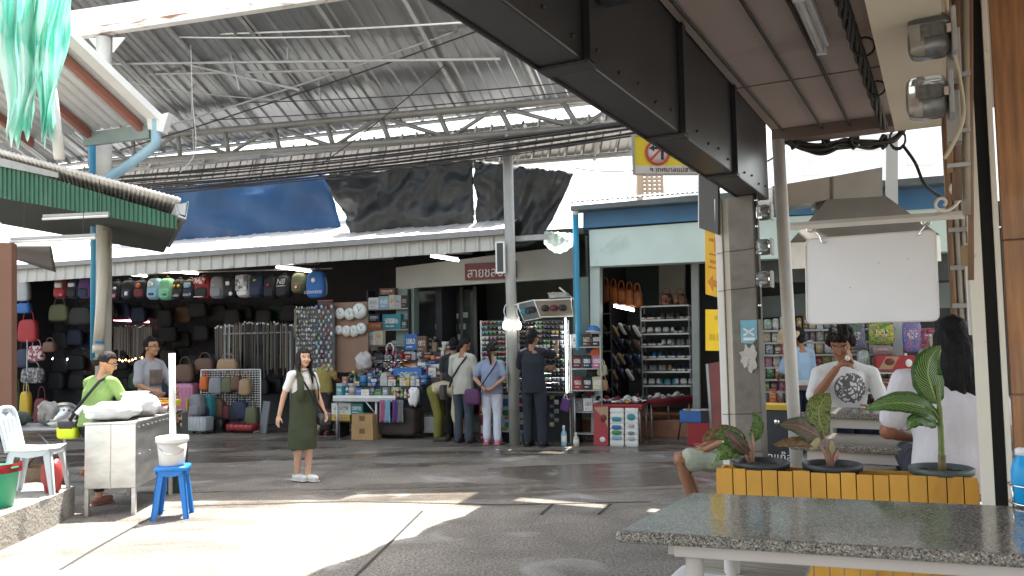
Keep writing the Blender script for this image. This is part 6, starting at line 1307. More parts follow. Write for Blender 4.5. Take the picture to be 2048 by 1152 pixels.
b = MB(); b.sup((0, -.315, .79), (.06, .02, .012), mat('dark_slot', (.05, .05, .05), .8, 0, 0), 1); b.build('hand_slot', T)
# folding table with colander and bags
fo = P(70, 880, 9.35); T = thing('folding_table', 'folding table with grey top behind the white plastic chair', 'table', (fo.x-.15, fo.y, 0), R_(2))
b = MB(); b.sup((0, 0, .70), (.72, .34, .016), mat('grey_tabletop', (.33, .33, .32), .5, 0, .1, 4), .2, nu=28, nv=6); b.build('tabletop', T)
for x in (-.6, .6):
    for y in (-.25, .25): b = MB(); b.tube([(x, y, 0), (x, y, .69)], .016, M_pipe, 8); b.build('leg', T)
    b = MB(); b.tube([(x, -.25, .35), (x*.5, -.25, .68)], .011, M_pipe, 6); b.build('brace', T)
ft = Vector((fo.x-.15, fo.y, .716))
T = thing('colander', 'steel colander tilted on the folding table', 'colander', ft+Vector((.42, .02, .11)), 0); b = MB(); b.lathe([(.06, -.09), (.15, -.05), (.18, .02), (.185, .025), (.15, -.04), (.06, -.075)], (0, 0, 0), M_steel, 28, ax=(.1, -.62, .75)); b.build('bowl', T)
for k in range(14):
    b = MB(); q = Vector((0, 0, 1)).rotation_difference(Vector((.1, -.62, .75))).to_matrix() @ Vector((.13*math.cos(k*.45), .13*math.sin(k*.45), -.045)); b.sup(q, (.012, .008, .012), M_black, 1, nu=6, nv=5); b.build('drain_hole', T)
T = thing('bowl', 'small white bowl in front of the colander', 'bowl', ft+Vector((.48, -.2, .0)), 0); b = MB(); b.lathe([(.035, 0), (.075, .05), (.078, .05), (.035, .008)], (0, 0, 0), M_white, 20); b.build('bowl', T)
lump('plastic_bag', 'crumpled clear bag standing on the folding table', 'bag', ft+Vector((.24, .1, 0)), (.1, .09, .13), mat('crumpled_clear_bag', (.40, .38, .36), .3, 0, .2, 14, .4, 16), 5, .35)
lump('plastic_bag', 'dull green bag at the left of the folding table', 'bag', ft+Vector((-.12, .1, 0)), (.14, .1, .08), mat('dull_green_bag', (.12, .16, .13), .5, 0, .2, 9, .3), 2, .3)
T = thing('wicker_basket', 'brown wicker basket under the folding table', 'basket', (fo.x+.42, fo.y-.5, 0), .1); M_wk = mat('wicker', (.17, .10, .05), .8, 0, .35, 40, .6, 50, stretch=(1, 1, 3)); b = MB(); b.lathe([(.17, 0), (.2, .2), (.2, .34), (.185, .34), (.17, .05)], (0, 0, 0), M_wk, 22); b.build('body', T); b = MB(); b.tube([(.19*math.cos(t*.25), 0, .34+.13*math.sin(t*.25)) for t in range(13)], .014, M_wk, 8); b.build('handle', T)
bp = P(-2, 1000, 7.0); T = thing('bucket', 'green plastic bucket at the left edge of the sidewalk', 'bucket', (bp.x-.03, bp.y, .27), 0); M_gb = mat('green_plastic', (.01, .26, .13), .4, 0, .1, 4); b = MB(); b.lathe([(.13, 0), (.135, .01), (.175, .32), (.185, .32), (.185, .335), (.165, .335), (.13, .03)], (0, 0, 0), M_gb, 26); b.build('body', T)
b = MB(); b.grid(lambda u_, v_: Vector((.185*math.cos(u_*5.0+2.2)*(1+.05*math.sin(u_*30)), .185*math.sin(u_*5.0+2.2), .36-.07*v_)), 30, 2, mat('red_bin_bag', (.42, .03, .04), .4, 0, .2, 10, .3), th=(0, 0, .004)); b.build('bag_rim', T)
T = lump('plastic_bag', 'red plastic sack leaning behind the green bucket', 'bag', (bp.x+.10, bp.y+.62, .27), (.085, .07, .15), mat('red_sack', (.40, .045, .045), .45, 0, .2, 6, .4, 12), 6, .25)
# ================================================================ merchandise
r6 = random.Random(21)
CN = {'red': '8e1d25', 'dark red': '5c1a22', 'orange': 'b85a22', 'yellow': 'b8972a', 'green': '3f7a3c', 'dark green': '24402e', 'pale blue': '7fa6bd', 'blue': '2b5f9e', 'navy': '1c2740', 'purple': '5a3b70', 'pink': 'a1627e', 'white': 'c9c9c4', 'grey': '77797c', 'silver': '9fa3a6', 'black': '131316', 'brown': '5a4030', 'tan': '94795a', 'teal': '2f7d84', 'olive': '55573c', 'cream': 'b3ab92', 'mint': '6fae8f'}
def cm(c, rough=.5): return mat('goods_'+c.replace(' ', '_'), CN[c], rough, 0, .08, 9)
_lib = {}
def base(kind, c, c2=None):
    k = (kind, c, c2)
    if k in _lib: return _lib[k]
    m, m2 = cm(c), cm(c2 or 'white'); b = MB()
    if kind in ('packet', 'carton'): m2 = pattern('print_%s_%s' % (c, c2), [CN[c2 or 'white'], CN[c], CN[c2 or 'white'], CN['white'], CN[c], CN['black'] if c != 'black' else CN['grey']], 5.5, .4, 'noise')
    if kind == 'packet': m = pattern('foil_%s_%s' % (c, c2), [CN[c], CN[c], CN[c2 or 'white'], CN[c], CN['grey']], 3.6, .3, 'noise')
    if kind == 'carton':
        b.box((0, 0, .5), (1, 1, 1), m); b.box((0, -.502, .55), (.72, .01, .34), m2); b.box((-.1, -.506, .2), (.5, .01, .1), m2); b.box((.0, 0, 1.004), (.6, .5, .006), m2)
    elif kind == 'packet':
        b.sup((0, 0, .5), (.5, .5, .5), m, .45, nu=14, nv=8); b.sup((0, -.12, .55), (.36, .42, .2), m2, .5, nu=12, nv=6)
    elif kind == 'bottle':
        b.lathe([(.42, 0), (.5, .05), (.5, .6), (.22, .78), (.2, .86)], (0, 0, 0), m, 12); b.lathe([(.24, .84), (.24, .98), (.1, 1)], (0, 0, 0), m2, 10); b.lathe([(.51, .2), (.51, .5)], (0, 0, 0), m2, 12)
    elif kind == 'tin':
        b.lathe([(.46, 0), (.5, .03), (.5, .95), (.46, 1.0), (.05, .98)], (0, 0, 0), m, 14); b.lathe([(.508, .3), (.508, .75)], (0, 0, 0), m2, 14)
    elif kind == 'shoe':
        b.sup((0, .12, .2), (.5, .88, .22), m2, .5, nu=14, nv=6, fn=lambda v: Vector((v.x*(1-.18*v.y), v.y, v.z))); b.sup((0, -.2, .5), (.42, .58, .5), m, .7, nu=14, nv=8, fn=lambda v: Vector((v.x, v.y, v.z*(1-.35*v.y)))); b.sup((0, .35, .34), (.43, .55, .24), m, .8, nu=12, nv=6)
    elif kind == 'sandal':
        b.sup((0, 0, .12), (.45, .95, .14), m, .5, nu=14, nv=6); b.tube(bez([(-.42, .1, .15), (-.2, .2, .5), (.2, .2, .5), (.42, .1, .15)], 4), .09, m2, 6)
    _lib[k] = b.mesh(kind); return _lib[k]
def put(kind, name, label, cat, loc, size, c, c2=None, rz=RZF, group=None, tilt=0.0):
    o = bpy.data.objects.new(name, base(kind, c, c2)); COL.objects.link(o); o.location = loc; o.scale = size; o.rotation_euler = (tilt, 0, rz); o['label'] = label; o['category'] = cat
    if group: o['group'] = group
    return o
def box_fp(x0, y0, x1, y1, b_):
    a0, z0 = fp(x0, y1, b_); a1, z1 = fp(x1, y0, b_); return a0, a1, min(z0, z1), max(z0, z1)
# ---- hanging backpacks
def backpack(px, b_, c, c2, label, group, extra=None, name='backpack', pocket=True, depth=.14):
    a0, a1, z0, z1 = box_fp(*px, b_); w_, h_ = a1-a0, z1-z0; T = thing(name, label, 'backpack' if name == 'backpack' else 'bag', FA((a0+a1)/2, b_, z0+h_/2), RZF, group); m, m2 = cm(c, .75), cm(c2, .75)
    b = MB(); b.sup((0, 0, 0), (w_/2, depth/2+.03, h_/2), m, .5, nu=16, nv=10, fn=lambda v: Vector((v.x*(1-.12*max(0, v.z)), v.y, v.z+.0))); b.build('body', T)
    if pocket: b = MB(); b.sup((0, -depth/2-.015, -h_*.2), (w_*.38, .035, h_*.22), m2, .45, nu=14, nv=8); b.build('front_pocket', T)
    b = MB(); b.tube(bez([(-w_*.13, 0, h_*.46), (-w_*.1, 0, h_*.57), (w_*.1, 0, h_*.57), (w_*.13, 0, h_*.46)], 4), .008, M_black, 6); b.build('carry_loop', T)
    if extra: extra(T, w_, h_, depth/2+.03)
    return T
def fr_text(t, sz, c='c9c9c4', dz=0.0, dx=0.0, sh=0.0):
    return lambda T, w_, h_, d: text(t, h_*sz, mat('print_'+c, c, .6, 0, 0), T, (dx*w_, -d-.026, dz*h_), (R_(90), 0, 0), 'printed_word', .001, sh)
def patch(c, x, z, w2, h2, rnd_=False):
    def f(T, w_, h_, d): b = MB(); b.sup((x*w_, -d-.012, z*h_), (w2*w_, .022, h2*h_), cm(c) if c in CN else c, .9 if rnd_ else .3, nu=12, nv=6); b.build('patch', T)
    return f
def both(*fs):
    def f(T, w_, h_, d):
        for q in fs: q(T, w_, h_, d)
    return f
GB = 'backpacks hanging under the awning'
rows = [((112, 556, 141, 598), 'dark red', 'red', 'crimson backpack with a white print, leftmost under the awning', both(patch('white', .0, .15, .24, .12), patch('pink', .2, -.32, .1, .06))),
 ((139, 558, 163, 598), 'navy', 'black', 'dark navy backpack with a white flag print beside the crimson one', patch('white', .05, .2, .26, .1)),
 ((161, 556, 186, 598), 'purple', 'navy', 'dim purple backpack next to the blue downpipe', None),
 ((224, 562, 246, 600), 'black', 'black', 'black backpack with two white rings right of the concrete post', both(patch('white', -.2, .1, .13, .09, True), patch('white', .15, .1, .13, .09, True), patch('pink', 0, -.3, .25, .1))),
 ((247, 560, 272, 600), 'black', 'navy', 'black backpack with a small white square label', patch('white', .1, -.2, .12, .1)),
 ((272, 560, 298, 598), 'black', 'dark red', 'dark backpack with an orange face and red pocket', patch('orange', 0, .2, .18, .12, True)),
 ((298, 556, 325, 600), 'pale blue', 'pale blue', 'light blue backpack with a white paw patch', both(patch('white', -.1, .22, .2, .12, True), patch('navy', 0, -.25, .2, .06))),
 ((322, 556, 349, 601), 'mint', 'mint', 'mint green backpack beside the light blue one', patch('dark green', .1, -.25, .15, .05)),
 ((349, 558, 372, 600), 'black', 'black', 'black backpack with two yellow dots', both(patch('yellow', -.2, .15, .12, .08, True), patch('yellow', .2, .15, .12, .08, True), fr_text('nike', .2, dz=-.3, sh=.3))),
 ((371, 558, 394, 600), 'black', 'navy', 'black backpack with white handwriting across the pocket', both(patch('pale blue', 0, .2, .25, .12), fr_text('touch', .2, dz=-.25, sh=.4))),
 ((393, 553, 425, 598), 'red', 'black', 'red and white backpack with a black front pocket', both(patch(pattern('red_white_print', ['a3202a', 'c9c9c4', 'b04a50'], 20), -.05, .3, .36, .15), patch('white', -.1, -.42, .3, .02))),
 ((424, 552, 452, 598), 'grey', 'grey', 'plain grey backpack with a tiny white logo', fr_text('✓', .18, dz=.1, dx=-.1)),
 ((451, 554, 477, 597), 'black', 'black', 'black backpack with white diamond and white ring', both(patch('white', .0, .2, .14, .1), patch('white', .2, -.3, .14, .1, True))),
 ((477, 548, 505, 596), 'silver', 'white', 'grey and white camouflage backpack', patch(pattern('grey_camo', ['c9c9c4', '8a8a88', '5d5d60', 'a8a8a4'], 16, .8), 0, .12, .44, .36)),
 ((503, 549, 531, 596), 'navy', 'navy', 'slate navy backpack with a small yellow mark', patch('yellow', 0, .25, .08, .04)),
 ((531, 552, 556, 598), 'black', 'black', 'black backpack with a red oval mark', patch('red', 0, .1, .1, .08, True)),
 ((556, 550, 582, 597), 'black', 'black', 'black backpack with white letters and a line beneath', both(fr_text('NB', .32, dz=.2, sh=.3), patch('white', 0, .02, .34, .015))),
 ((586, 545, 614, 588), 'olive', 'olive', 'olive green backpack with a round red badge', both(patch('red', 0, -.2, .16, .13, True), patch('white', 0, -.2, .08, .06)))]
for px, c, c2, lab, ex in rows: backpack(px, .12, c, c2, lab, GB, ex)
T = backpack((616, 541, 652, 598), .05, 'blue', 'blue', 'large bright blue backpack with white lettering at the right end of the row', GB, both(patch('white', .0, .15, .12, .09, True), fr_text('CONVERSE', .15, dz=-.28, sh=.15)), pocket=False)
b = MB(); b.tube(bez([(.12, 0, .2), (.19, 0, .05), (.2, 0, -.15), (.15, 0, -.2)], 4), .012, cm('grey'), 6); b.build('side_strap', T)
# rail the bags hang on
p0, p1 = fpt(100, 552, .14), fpt(664, 537, .14); cable([p0, p1], .012, 'hanging_rail', 'thin steel rail the backpacks hang from', M_pipe, 'rail')
# ---- lit tube lights
for k, (x0, y0, x1, y1, b_, lab, m, bb) in enumerate(((222, 546, 293, 552, .05, 'lit white tube light left over the backpacks', M_tube, 0), (315, 541, 395, 547, .05, 'lit warm orange edged tube light over the backpacks', mat('warm_tube_glow', (1, .78, .55), .5, 0, 0, 1, emit=8), 0), (553, 534, 622, 543, .0, 'lit white tube light at the right end of the backpacks', M_tube, 0),
        (862, 512, 917, 521, -.3, 'lit white tube light hanging before the cream wall', M_tube, 0), (1228, 612, 1268, 621, .9, 'lit tube light inside the shoe shop', M_tube, 0), (228, 640, 298, 644, 3.2, 'dim reddish tube light deep in the bag shop', mat('reddish_sign_glow', (1, .35, .38), .5, 0, 0, 1, emit=2.5), 0), (105, 718, 178, 720, 3.2, 'cool tube light low in the dark left shop', mat('cool_sign_glow', (1, .9, .95), .5, 0, 0, 1, emit=3), 0))):
    p, q = fpt(x0, y0, b_), fpt(x1, y1, b_); T = thing('tube_light', lab, 'tube light', p); d = q-p
    b = MB(); b.tube([(0, 0, 0), d], .02, m, 10); b.build('tube', T)
    b = MB(); b.prism([Vector((0, .0, .022)), d+Vector((0, 0, .022)), d+Vector((0, 0, .05)), Vector((0, 0, .05))], (0, .05, 0), M_whiteplastic); b.build('batten', T)
    b = MB(); b.tube([d*.5+Vector((0, .02, .05)), d*.5+Vector((0, .02, .3))], .006, M_cable, 5); b.build('hanging_wire', T)
for i in range(9):
    q = fpt(232+i*6.5, 722-(2.2 if i % 2 else 0)-(i*.8 if i > 5 else 0), 2.6); o_ = solo(MB().sup((0, 0, 0), (.02, .02, .02), mat('amber_lamp_glow', (1, .55, .2), .5, 0, 0, 1, emit=5), 1, nu=8, nv=6), 'fairy_light', 'tiny amber lamp in a string deep in the bag shop', 'lamp', q, 0, 'amber lamp string')
# ---- bags on the shop's back and side; back-wall shade put into their colours
def handbag(px, b_, c, label, group, strap_=True, m=None, cat='bag'):
    a0, a1, z0, z1 = box_fp(*px, b_); w_, h_ = a1-a0, z1-z0; T = thing('handbag', label, cat, FA((a0+a1)/2, b_, z0), RZF, group)
    b = MB(); b.sup((0, 0, h_*.36), (w_/2, .07, h_*.38), m or cm(c, .7), .45, nu=14, nv=8, fn=lambda v: Vector((v.x*(1-.1*v.z), v.y, v.z))); b.build('body', T)
    if strap_: b = MB(); b.tube(bez([(-w_*.3, 0, h_*.66), (-w_*.18, 0, h_*.98), (w_*.18, 0, h_*.98), (w_*.3, 0, h_*.66)], 4), .01, cm(c, .7), 6); b.build('strap', T)
    return T
shade_cols = ['black', 'navy', 'black', 'black', 'brown', 'black', 'black', 'black', 'navy', 'black', 'dark green', 'black']
for r in range(4):
    for i in range(17):
        x = 104+i*31+r6.uniform(-7, 7); y = 600+r*46+r6.uniform(-8, 8)
        if x > 575: continue
        c = shade_cols[(i*5+r*3) % 12]; handbag((x, y, x+r6.uniform(29, 37), y+r6.uniform(40, 50)), 3.2-.25*(i % 2), c, '%s shade darkened bag on the %s row of the back wall of the bag shop' % (c, ('top', 'second', 'third', 'lowest')[r]), 'bags hung on the dark back wall')
for px, c, lab, m in (((33, 548, 60, 602), 'silver', 'pale grey shirt like bag with a red mark at the far left', None), ((35, 598, 62, 627), 'blue', 'bright blue bag hung at the far left', None), ((38, 622, 76, 684), 'red', 'large red bag hung at the far left', None), ((58, 680, 88, 722), 'pink', 'pink flowered bag under the large red one', pattern('pink_flowers', ['8a3a4a', 'b3a9a5', '5a2a33', '96626b'], 22, .8)),
        ((44, 724, 88, 766), 'grey', 'grey flowered bag at the far left', pattern('grey_flowers', ['6b6a68', '35353a', '8d8a86', '4c4b50'], 22, .8)), ((42, 765, 62, 832), 'yellow', 'long mustard yellow bag near the white chair', None), ((70, 775, 96, 856), 'dark red', 'long dark red bag near the white chair', None), ((24, 760, 42, 850), 'dark green', 'dark green bag at the brown wall', None), ((36, 684, 60, 735), 'navy', 'dark navy bag between red and flowered ones', None),
        ((100, 596, 138, 642), 'olive', 'olive handbag under the crimson backpack', None), ((140, 600, 186, 650), 'black', 'wide black bag under the purple backpack', None), ((88, 676, 112, 704), 'brown', 'brown handbag hung left of the concrete post', None)):
    handbag(px, .75 if px[0] < 95 else 1.2, c, lab, None, True, m)
T = thing('clothes_pole', 'thin upright steel pole beside the bags at the far left', 'pole', fpt(52, 870, .7)); MB().tube([(0, 0, 0), (0, 0, 2.2)], .014, M_pipe, 8).build('pole', T); MB().box((0, 0, 0.01), (.2, .2, .02), M_pipe).build('foot', T)
# ---- belts
gb = MB(); gb.box((0, 0, -.5), (.028, .008, 1), mat('belt_dark', (.03, .025, .022), .5, 0, .2, 9)); gb.box((0, -.003, -.02), (.03, .012, .03), M_galv); meb = gb.mesh('belt')
gb2 = MB(); gb2.box((0, 0, -.5), (.028, .008, 1), mat('belt_brown', (.10, .075, .055), .5, 0, .2, 9)); gb2.box((0, -.003, -.02), (.03, .012, .03), M_dkmetal); meb2 = gb2.mesh('belt')
gb3 = MB(); gb3.box((0, 0, -.5), (.028, .008, 1), mat('belt_pale', (.38, .38, .38), .5, 0, .1, 9)); gb3.box((0, -.003, -.02), (.03, .012, .03), M_galv); meb3 = gb3.mesh('belt')
def belt(x, y, ln, b_, kind, place):
    me, w_ = ((meb, 'black'), (meb2, 'brown'), (meb3, 'pale grey'))[kind]; o = bpy.data.objects.new('belt', me); COL.objects.link(o); o.location = fpt(x, y, b_); o.scale = (1.2, 1, ln); o.rotation_euler = (0, r6.uniform(-.03, .03), RZF+r6.uniform(-.5, .5)); o['label'] = '%s belt hanging by its buckle %s' % (w_, place); o['category'] = 'belt'; o['group'] = w_+' belts '+place
for i in range(44): belt(432+i*3.9+r6.uniform(-1, 1), 652-8*math.sin(i/44*3.1)+r6.uniform(-3, 3), r6.uniform(.8, 1.1), .75+.15*(i % 3), 2 if i in (5, 7) else (1 if r6.random() < .35 else 0), 'on the round rack behind the walking woman')
for i in range(26): belt(228+i*3.0+r6.uniform(-1, 1), 652+r6.uniform(-3, 3), r6.uniform(.5, .75), 1.9, 1 if r6.random() < .5 else 0, 'beyond the man in grey')
T = thing('belt_rack', 'steel rail rack carrying the belts behind the walking woman', 'rack', fpt(515, 868, .9), RZF)
for x in (-.75, .75): MB().tube([(x, 0, 0), (x, 0, 1.95)], .018, M_pipe, 8).build('upright', T)
MB().tube([(-.78, 0, 1.93), (.78, 0, 1.93)], .016, M_pipe, 8).build('top_rail', T)
# ---- wire grid rack with bags, suitcases
gr0 = box_fp(402, 739, 521, 868, .1); W_ = gr0[1]-gr0[0]; T = thing('grid_rack', 'white wire grid rack on feet hung with small bags', 'rack', FA(gr0[0], .1, 0), RZF)
MB().tube([(0, 0, gr0[3]), (W_, 0, gr0[3])], .012, M_white, 6).build('top_bar', T)
for x in (0, W_): MB().tube([(x, 0, .02), (x, 0, gr0[3])], .012, M_white, 6).build('side_bar', T); MB().tube([(x, -.2, .015), (x, .2, .015)], .014, M_white, 6).build('foot', T)
b = MB()
for i in range(1, 22): b.tube([(W_*i/22, .006, .45), (W_*i/22, .006, gr0[3])], .004, M_white, 4, False)
for j in range(16): z = .45+(gr0[3]-.45)*j/16; b.tube([(0, .006, z), (W_, .006, z)], .004, M_white, 4, False)
b.build('mesh_panel', T)
for px, c, lab in (((402, 742, 418, 780), 'orange', 'orange red pouch at the left end of the grid rack'), ((420, 742, 446, 788), 'grey', 'grey bag on the upper row of the grid rack'), ((446, 744, 466, 785), 'olive', 'olive bag on the upper row of the grid rack'), ((464, 742, 484, 780), 'brown', 'brown pouch on the upper row of the grid rack'), ((480, 746, 502, 790), 'tan', 'tan sling bag on the upper row of the grid rack'),
        ((430, 785, 448, 835), 'brown', 'long brown pouch on the lower row of the grid rack'), ((448, 800, 462, 840), 'dark red', 'small dark red pouch on the lower row'), ((458, 798, 482, 842), 'black', 'black pouch on the lower row of the grid rack'), ((466, 790, 496, 838), 'navy', 'navy backpack like bag on the lower row of the grid rack'), ((492, 800, 516, 850), 'olive', 'camouflage olive bag at the right end of the grid rack')):
    handbag(px, .02, c, lab, 'small bags on the grid rack')
def suitcase(px, b_, c, label, tilt=0):
    a0, a1, z0, z1 = box_fp(*px, b_); w_, h_ = a1-a0, z1; T = thing('suitcase', label, 'suitcase', FA((a0+a1)/2, b_, 0), RZF); m = cm(c, .35)
    b = MB(); b.sup((0, 0, .05+(h_-.05)/2), (w_/2, .12, (h_-.05)/2), m, .22, nu=24, nv=10); b.build('shell', T)
    for i in range(5): MB().box((-w_*.36+w_*.18*i, -.118, .05+h_*.48), (.012, .012, h_*.72), m).build('rib', T)
    for x in (-1, 1): MB().tube([(x*w_*.36-.02, 0, .03), (x*w_*.36+.02, 0, .03)], .03, M_black, 10).build('wheel', T)
    MB().tube([(-.07, 0, h_), (-.07, 0, h_+.03), (.07, 0, h_+.03), (.07, 0, h_)], .009, M_black, 6).build('handle', T)
suitcase((383, 833, 420, 872), -.35, 'silver', 'small silver ribbed suitcase at the front of the bag shop'); suitcase((352, 766, 394, 868), .1, 'pink', 'tall mauve pink suitcase behind the cart tube'); suitcase((458, 848, 512, 874), -.1, 'red', 'low crimson case under the grid rack'); suitcase((424, 838, 452, 870), -.1, 'black', 'small black suitcase beside the silver one')
backpack((382, 788, 408, 832), -.3, 'grey', 'grey', 'grey backpack with a lime edge standing on the silver suitcase', None, patch('yellow', -.44, .05, .05, .3)); backpack((408, 790, 428, 836), -.1, 'teal', 'navy', 'dark teal backpack beside the grey standing one', None)
handbag((436, 708, 476, 742), .5, 'tan', 'dim tan handbag standing above the grid rack', None); handbag((392, 706, 428, 742), .6, 'brown', 'dim brown handbag beside the tan one', None); handbag((352, 715, 388, 764), .5, 'brown', 'large dull brown bag above the pink suitcase', None)
T = thing('display_board', 'grey panel leaning right of the grid rack', 'board', fpt(530, 866, -.05), RZF-.5); MB().box((0, 0, .28), (.26, .02, .56), mat('dim_grey_board', (.13, .14, .15), .7, 0, .1, 3), Matrix.Rotation(-.15, 3, 'X')).build('panel', T); MB().box((0, .1, .14), (.04, .16, .02), M_dkmetal).build('prop', T)
# ---- clock board, key ring panel, shelf unit
c0 = fp(699, 670, -.15); T = thing('clock_board', 'brown wooden board standing behind the goods and hung with wall clocks', 'board', FA(c0[0], -.15, 0), RZF); wz = box_fp(664, 603, 735, 745, -.15); MB().box((0, .02, (wz[2]+wz[3])/2), (wz[1]-wz[0], .03, wz[3]-wz[2]), mat('brown_pegboard', (.20, .12, .08), .7, 0, .12, 3)).build('panel', T); 
for x in (-.25, .25): MB().box((x, .05, wz[2]/2), (.04, .03, wz[2]), M_dkmetal).build('leg', T)
def clock(px, py, r, label, rim, b_=-.2):
    q = fpt(px, py, b_); T = thing('wall_clock', label, 'clock', q, RZF, 'wall clocks on the brown board'); rr = r/1650*14.0
    MB().lathe([(rr, 0), (rr*1.0, .025), (rr*.9, .03)], (0, .03, 0), cm(rim), 24, ax=(0, -1, 0)).build('case', T); MB().lathe([(rr*.88, 0), (rr*.88, .004)], (0, -.002, 0), mat('clock_face', (.60, .63, .60), .4, 0, .03, 4), 24, ax=(0, -1, 0)).build('dial', T)
    b = MB(); b.box((rr*.14, -.009, rr*.18), (rr*.06, .003, rr*.6), M_black, Matrix.Rotation(.7, 3, 'Y')); b.build('hour_hand', T); b = MB(); b.box((-rr*.1, -.012, rr*.28), (rr*.045, .003, rr*.8), M_black, Matrix.Rotation(-.35, 3, 'Y')); b.build('minute_hand', T)
for k, (x, y, r, lab, c) in enumerate(((680, 627, 13, 'upper left clock with an orange tan case', 'tan'), (699, 628, 14, 'upper middle clock with a grey case', 'grey'), (718, 622, 17, 'largest clock with a silver case, upper right of the board', 'silver'), (677, 660, 10, 'smallest pale clock in the lower row', 'cream'), (693, 662, 13, 'lower row clock with a red orange case', 'orange'), (707, 662, 12, 'narrow pale clock in the lower row', 'white'), (722, 657, 13, 'lower right clock with a grey case', 'grey'))): clock(x, y, r*.95, lab, c)
kb = box_fp(590, 613, 668, 752, -.25); T = thing('key_ring_stand', 'panel covered with small glinting key rings left of the clocks', 'stand', FA((kb[0]+kb[1])/2, -.25, 0), RZF); MB().box((0, .02, (kb[2]+kb[3])/2), (kb[1]-kb[0], .03, kb[3]-kb[2]), mat('panel_cloth', (.10, .10, .10), .8, 0, .1, 5)).build('panel', T)
for x in (-.25, .25): MB().box((x, .05, kb[2]/2), (.04, .03, kb[2]), M_dkmetal).build('leg', T)
kc = ['white', 'grey', 'silver', 'black', 'tan', 'olive', 'silver', 'grey', 'white', 'black']
for i in range(15):
    for j in range(15):
        x = 594+i*4.9+r6.uniform(-1.2, 1.2); y = 618+j*8.9+r6.uniform(-1.5, 1.5); col = (r6.choice(kc) if i < 8 else r6.choice(['red', 'pale blue', 'white', 'cream', 'blue', 'green', 'black', 'silver', 'pink'])); s_ = r6.uniform(.022, .036)*(1 if i < 8 else 1.35)
        if i >= 8 and (i+j) % 2: continue
        put('packet', 'key_ring', '%s key ring charm on the %s of the panel left of the clocks' % (col, 'left half' if i < 8 else 'right half'), 'key ring', fpt(x, y, -.29), (s_, .02, s_*1.5), col, r6.choice(['white', 'black', 'grey']), group=col+' key rings '+('left' if i < 8 else 'right'))
T = thing('shop_sign', 'small red framed sign on top of the key ring panel', 'sign', fpt(651, 607, -.25), RZF); MB().box((0, 0, 0), (.29, .02, .1), cm('black')).build('board', T)
for z in (-.05, .05): MB().box((0, -.008, z), (.3, .02, .016), cm('red')).build('edge_strip', T)
b = MB(); b.grid(lambda u_, v_: fpt(588+6*u_, 618+60*v_, -.27)-fpt(590, 640, -.27)+Vector((0, .02*math.sin(v_*7), 0)), 4, 10, cm('olive'), th=(0, .01, 0)); solo(b, 'lanyard', 'yellow green lanyards hanging at the left edge of the key ring panel', 'lanyard', fpt(590, 640, -.27))
sb = box_fp(736, 578, 816, 692, .5); T = thing('shelf_unit', 'grey wall shelves with boxed appliances above the goods', 'shelf', FA((sb[0]+sb[1])/2, .5, 0), RZF); ws = sb[1]-sb[0]
shz = [fp(775, y, .5)[1] for y in (618, 660, 692)]
for z in shz: MB().box((0, .12, z), (ws, .26, .022), M_pipe).build('shelf', T)
for x in (-1, 1): MB().box((x*ws/2, .12, (sb[2]+sb[3])/2), (.02, .26, sb[3]-sb[2]), M_dkmetal).build('upright', T)
for x0, x1, y0, y1, c, c2, lab in ((738, 758, 594, 617, 'white', 'teal', 'white and teal boxed appliance, left on the top shelf'), (759, 778, 592, 617, 'pale blue', 'white', 'pale blue appliance box on the top shelf'), (779, 790, 590, 617, 'cream', 'red', 'cream box with a red corner on the top shelf'), (791, 803, 591, 617, 'silver', 'black', 'silver grey box on the top shelf'), (804, 815, 592, 617, 'black', 'red', 'black box at the right end of the top shelf'),
        (738, 764, 644, 659, 'orange', 'green', 'orange box lying on the middle shelf'), (738, 760, 628, 643, 'navy', 'white', 'navy box stacked on the orange one'), (766, 802, 628, 659, 'teal', 'white', 'dark teal boxed appliance on the middle shelf'), (804, 815, 640, 659, 'dark green', 'grey', 'dark green box at the right end of the middle shelf'), (760, 790, 576, 590, 'brown', 'orange', 'brown basket like box on top of the boxes')):
    a0, a1, z0, z1 = box_fp(x0, y0, x1, y1, .5); put('carton', 'boxed_appliance', lab, 'box', FA((a0+a1)/2, .58, shz[0]+.012 if y1 == 617 else (shz[1]+.012 if y1 == 659 else z0)), (a1-a0, .2, z1-z0), c, c2, group='boxed appliances on the wall shelves')
# ---- goods table and stepped display
t0 = box_fp(668, 792, 792, 870, -.5); T = thing('market_table', 'white topped market table loaded with small goods', 'table', FA(t0[0], -.5, 0), RZF); tw = t0[1]-t0[0]; tz = t0[3]
MB().box((tw/2, .35, tz-.02), (tw, .75, .04), M_white).build('tabletop', T); MB().box((tw/2, -.02, tz-.06), (tw, .02, .06), M_galv).build('edge_rail', T)
for x, y in ((.05, .02), (tw*.69, .0), (tw-.04, .68), (.05, .68)): MB().tube([(x, y, 0), (x, y, tz-.04)], .022, M_galv, 8).build('leg', T)
MB().tube([(tw*.69, 0, tz*.55), (tw*.5, 0, tz-.06)], .014, M_galv, 6).build('brace', T)
place = ('at the front edge of the market table', 'in the second row of the goods', 'in the third row of the goods', 'in the fourth row of the goods', 'in the fifth row of the goods', 'in the top row of the goods')
steps = thing('display_stand', 'stepped dark stand under the piled goods', 'stand', FA(t0[0]+.05, -.1, 0), RZF)
pal = ['red', 'white', 'white', 'silver', 'grey', 'black', 'orange', 'yellow', 'pale blue', 'blue', 'green', 'cream', 'tan', 'pink', 'teal', 'dark red', 'black', 'brown', 'navy', 'silver']
sz = []
